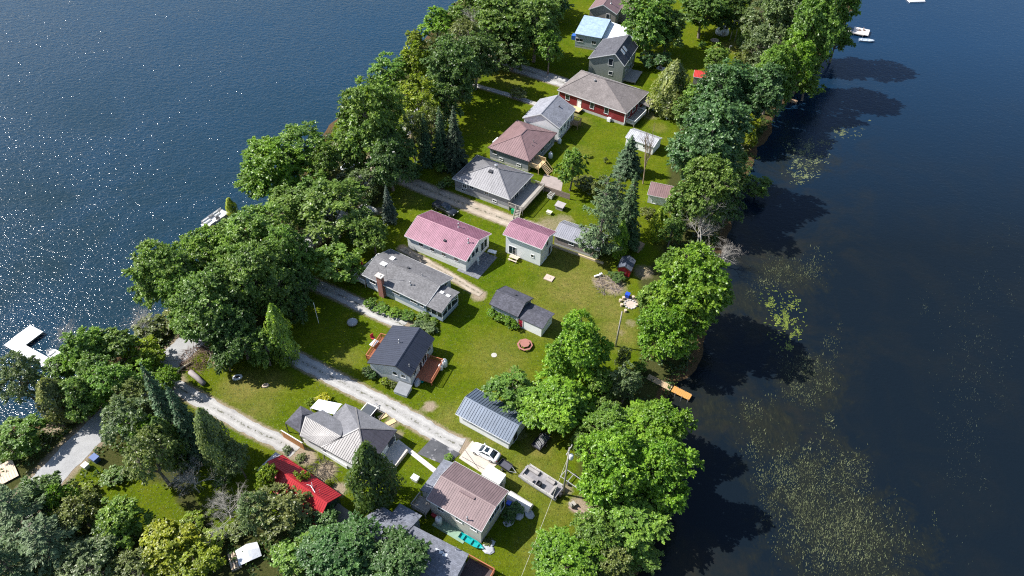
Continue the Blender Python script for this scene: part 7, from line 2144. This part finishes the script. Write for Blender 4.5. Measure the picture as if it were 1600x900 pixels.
# ------------------------------------------------------------------ water plants
def floaters(name, label, blobs, size, col, seed, aspect, cat, along=None, varc=1.0):
    r = np.random.default_rng(seed); P = []
    for px_, py_, rx, ry, n in blobs:
        a0 = r.uniform(0, 6.28, n); d = r.random(n) ** .5; cl = r.normal(size=(max(2, n // 26), 2)) * np.array([.42, .42])
        k = cl[r.integers(0, len(cl), n)] + r.normal(size=(n, 2)) * r.choice([.04, .09, .16], (n, 1))
        mixm = r.random((n, 1)) < .78
        uv = np.where(mixm, np.clip(k, -1.2, 1.2), np.stack([np.cos(a0) * d, np.sin(a0) * d], -1))
        for u, v in uv: P.append(tuple(G(px_ + u * rx, py_ + v * ry, WATER_Z + .015)))
    P = np.array(P); sd = sdist(P[:, 0], P[:, 1], shore_xy); P = P[sd < -.5]; n = len(P); P[:, 2] += r.uniform(0, .012, n)
    N = np.array([0, 0, 1.0]) + r.normal(size=(n, 3)) * .10
    A = (np.array(along) + r.normal(size=(n, 3)) * .35) if along is not None else None
    me = leaves_to_mesh(name, P, N, size * r.uniform(.5, 1.4, n), r.random(n), LEAF, aspect, seed, A); o = bpy.data.objects.new(name, me); COL.objects.link(o); o.color = (*col, 1)
    return tag(o, label, cat, kind='stuff')
floaters('lily_pads', 'yellow green lily pads floating beside the big shore maple', [(1228, 500, 34, 48, 420), (1205, 470, 20, 24, 90)], .46, (0.15, 0.20, 0.035), 21, .95, 'lily pads')
floaters('lily_pads', 'pale lily pads floating by the upper right shore', [(1262, 245, 36, 32, 420), (1325, 205, 28, 14, 130), (1240, 225, 18, 14, 80), (1250, 275, 30, 14, 120)], .6, (0.16, 0.19, 0.09), 22, .9, 'lily pads')
floaters('pondweed', 'pale green pondweed streaks floating on the right lake', [(1225, 425, 60, 30, 900), (1275, 400, 30, 22, 120), (1185, 455, 24, 22, 160), (1260, 590, 46, 45, 1100), (1300, 560, 20, 60, 200), (1190, 640, 30, 26, 150), (1275, 790, 92, 100, 2900), (1225, 740, 50, 55, 900), (1320, 740, 50, 40, 500), (1175, 690, 26, 30, 200), (1335, 850, 105, 70, 1700), (1150, 640, 20, 20, 70), (1345, 830, 70, 60, 600), (1290, 660, 26, 18, 60)], 1.5, (0.125, 0.145, 0.072), 23, .17, 'pondweed', (0.35, 1.0, 0))
floaters('pondweed', 'faint pondweed streaks far out on the right lake', [(1510, 560, 60, 160, 620), (1560, 470, 50, 140, 420), (1500, 750, 50, 150, 250), (1450, 500, 30, 100, 90)], 1.3, (0.060, 0.078, 0.060), 24, .15, 'pondweed', (0.35, 1.0, 0))

# ------------------------------------------------------------------ grass tufts on the lawns (uncountable)
r_ = np.random.default_rng(77)
ng = 130000
gi = r_.integers(0, GX.size, ng * 4)
ok = (SD.ravel()[gi] > 1.5) & (woodf.ravel()[gi] < .35) & (dirt.ravel()[gi] < .3) & (GY.ravel()[gi] < 230)
gi = gi[ok][:ng]
gp_ = np.stack([GX.ravel()[gi], GY.ravel()[gi]], -1) + r_.uniform(-STEP / 2, STEP / 2, (len(gi), 2))
bad = np.zeros(len(gp_), bool)
for o in SC.objects:
    if o.get('kind') == 'structure' and o.name.split('.')[0] in ('asphalt_pad', 'parking_slab', 'concrete_walk', 'patio_paving', 'wood_chip_bed'):
        vs = np.array([(v.co.x, v.co.y) for v in o.data.vertices]); vs = vs[:len(vs) // 2]
        bad |= sdist(gp_[:, 0], gp_[:, 1], vs) > -.1
gp_ = gp_[~bad]; n_ = len(gp_)
cl_ = fbm(gp_[:, 0], gp_[:, 1], .5, 9)
P_ = np.concatenate([gp_, r_.uniform(.008, .04, (n_, 1))], 1)
N_ = np.array([0, 0, 1.0]) + r_.normal(size=(n_, 3)) * .24
me = leaves_to_mesh('grass', P_, N_, r_.uniform(.10, .28, n_), np.clip(.4 + .3 * cl_ + r_.normal(size=n_) * .22, 0, 1), leaf_mat('grass_blades', .2, .7), .7, 9)
o = bpy.data.objects.new('grass', me); COL.objects.link(o); o.color = (0.086, 0.120, 0.005, 1)
tag(o, 'mown grass and clover tufts covering the lawns', 'grass', kind='stuff')
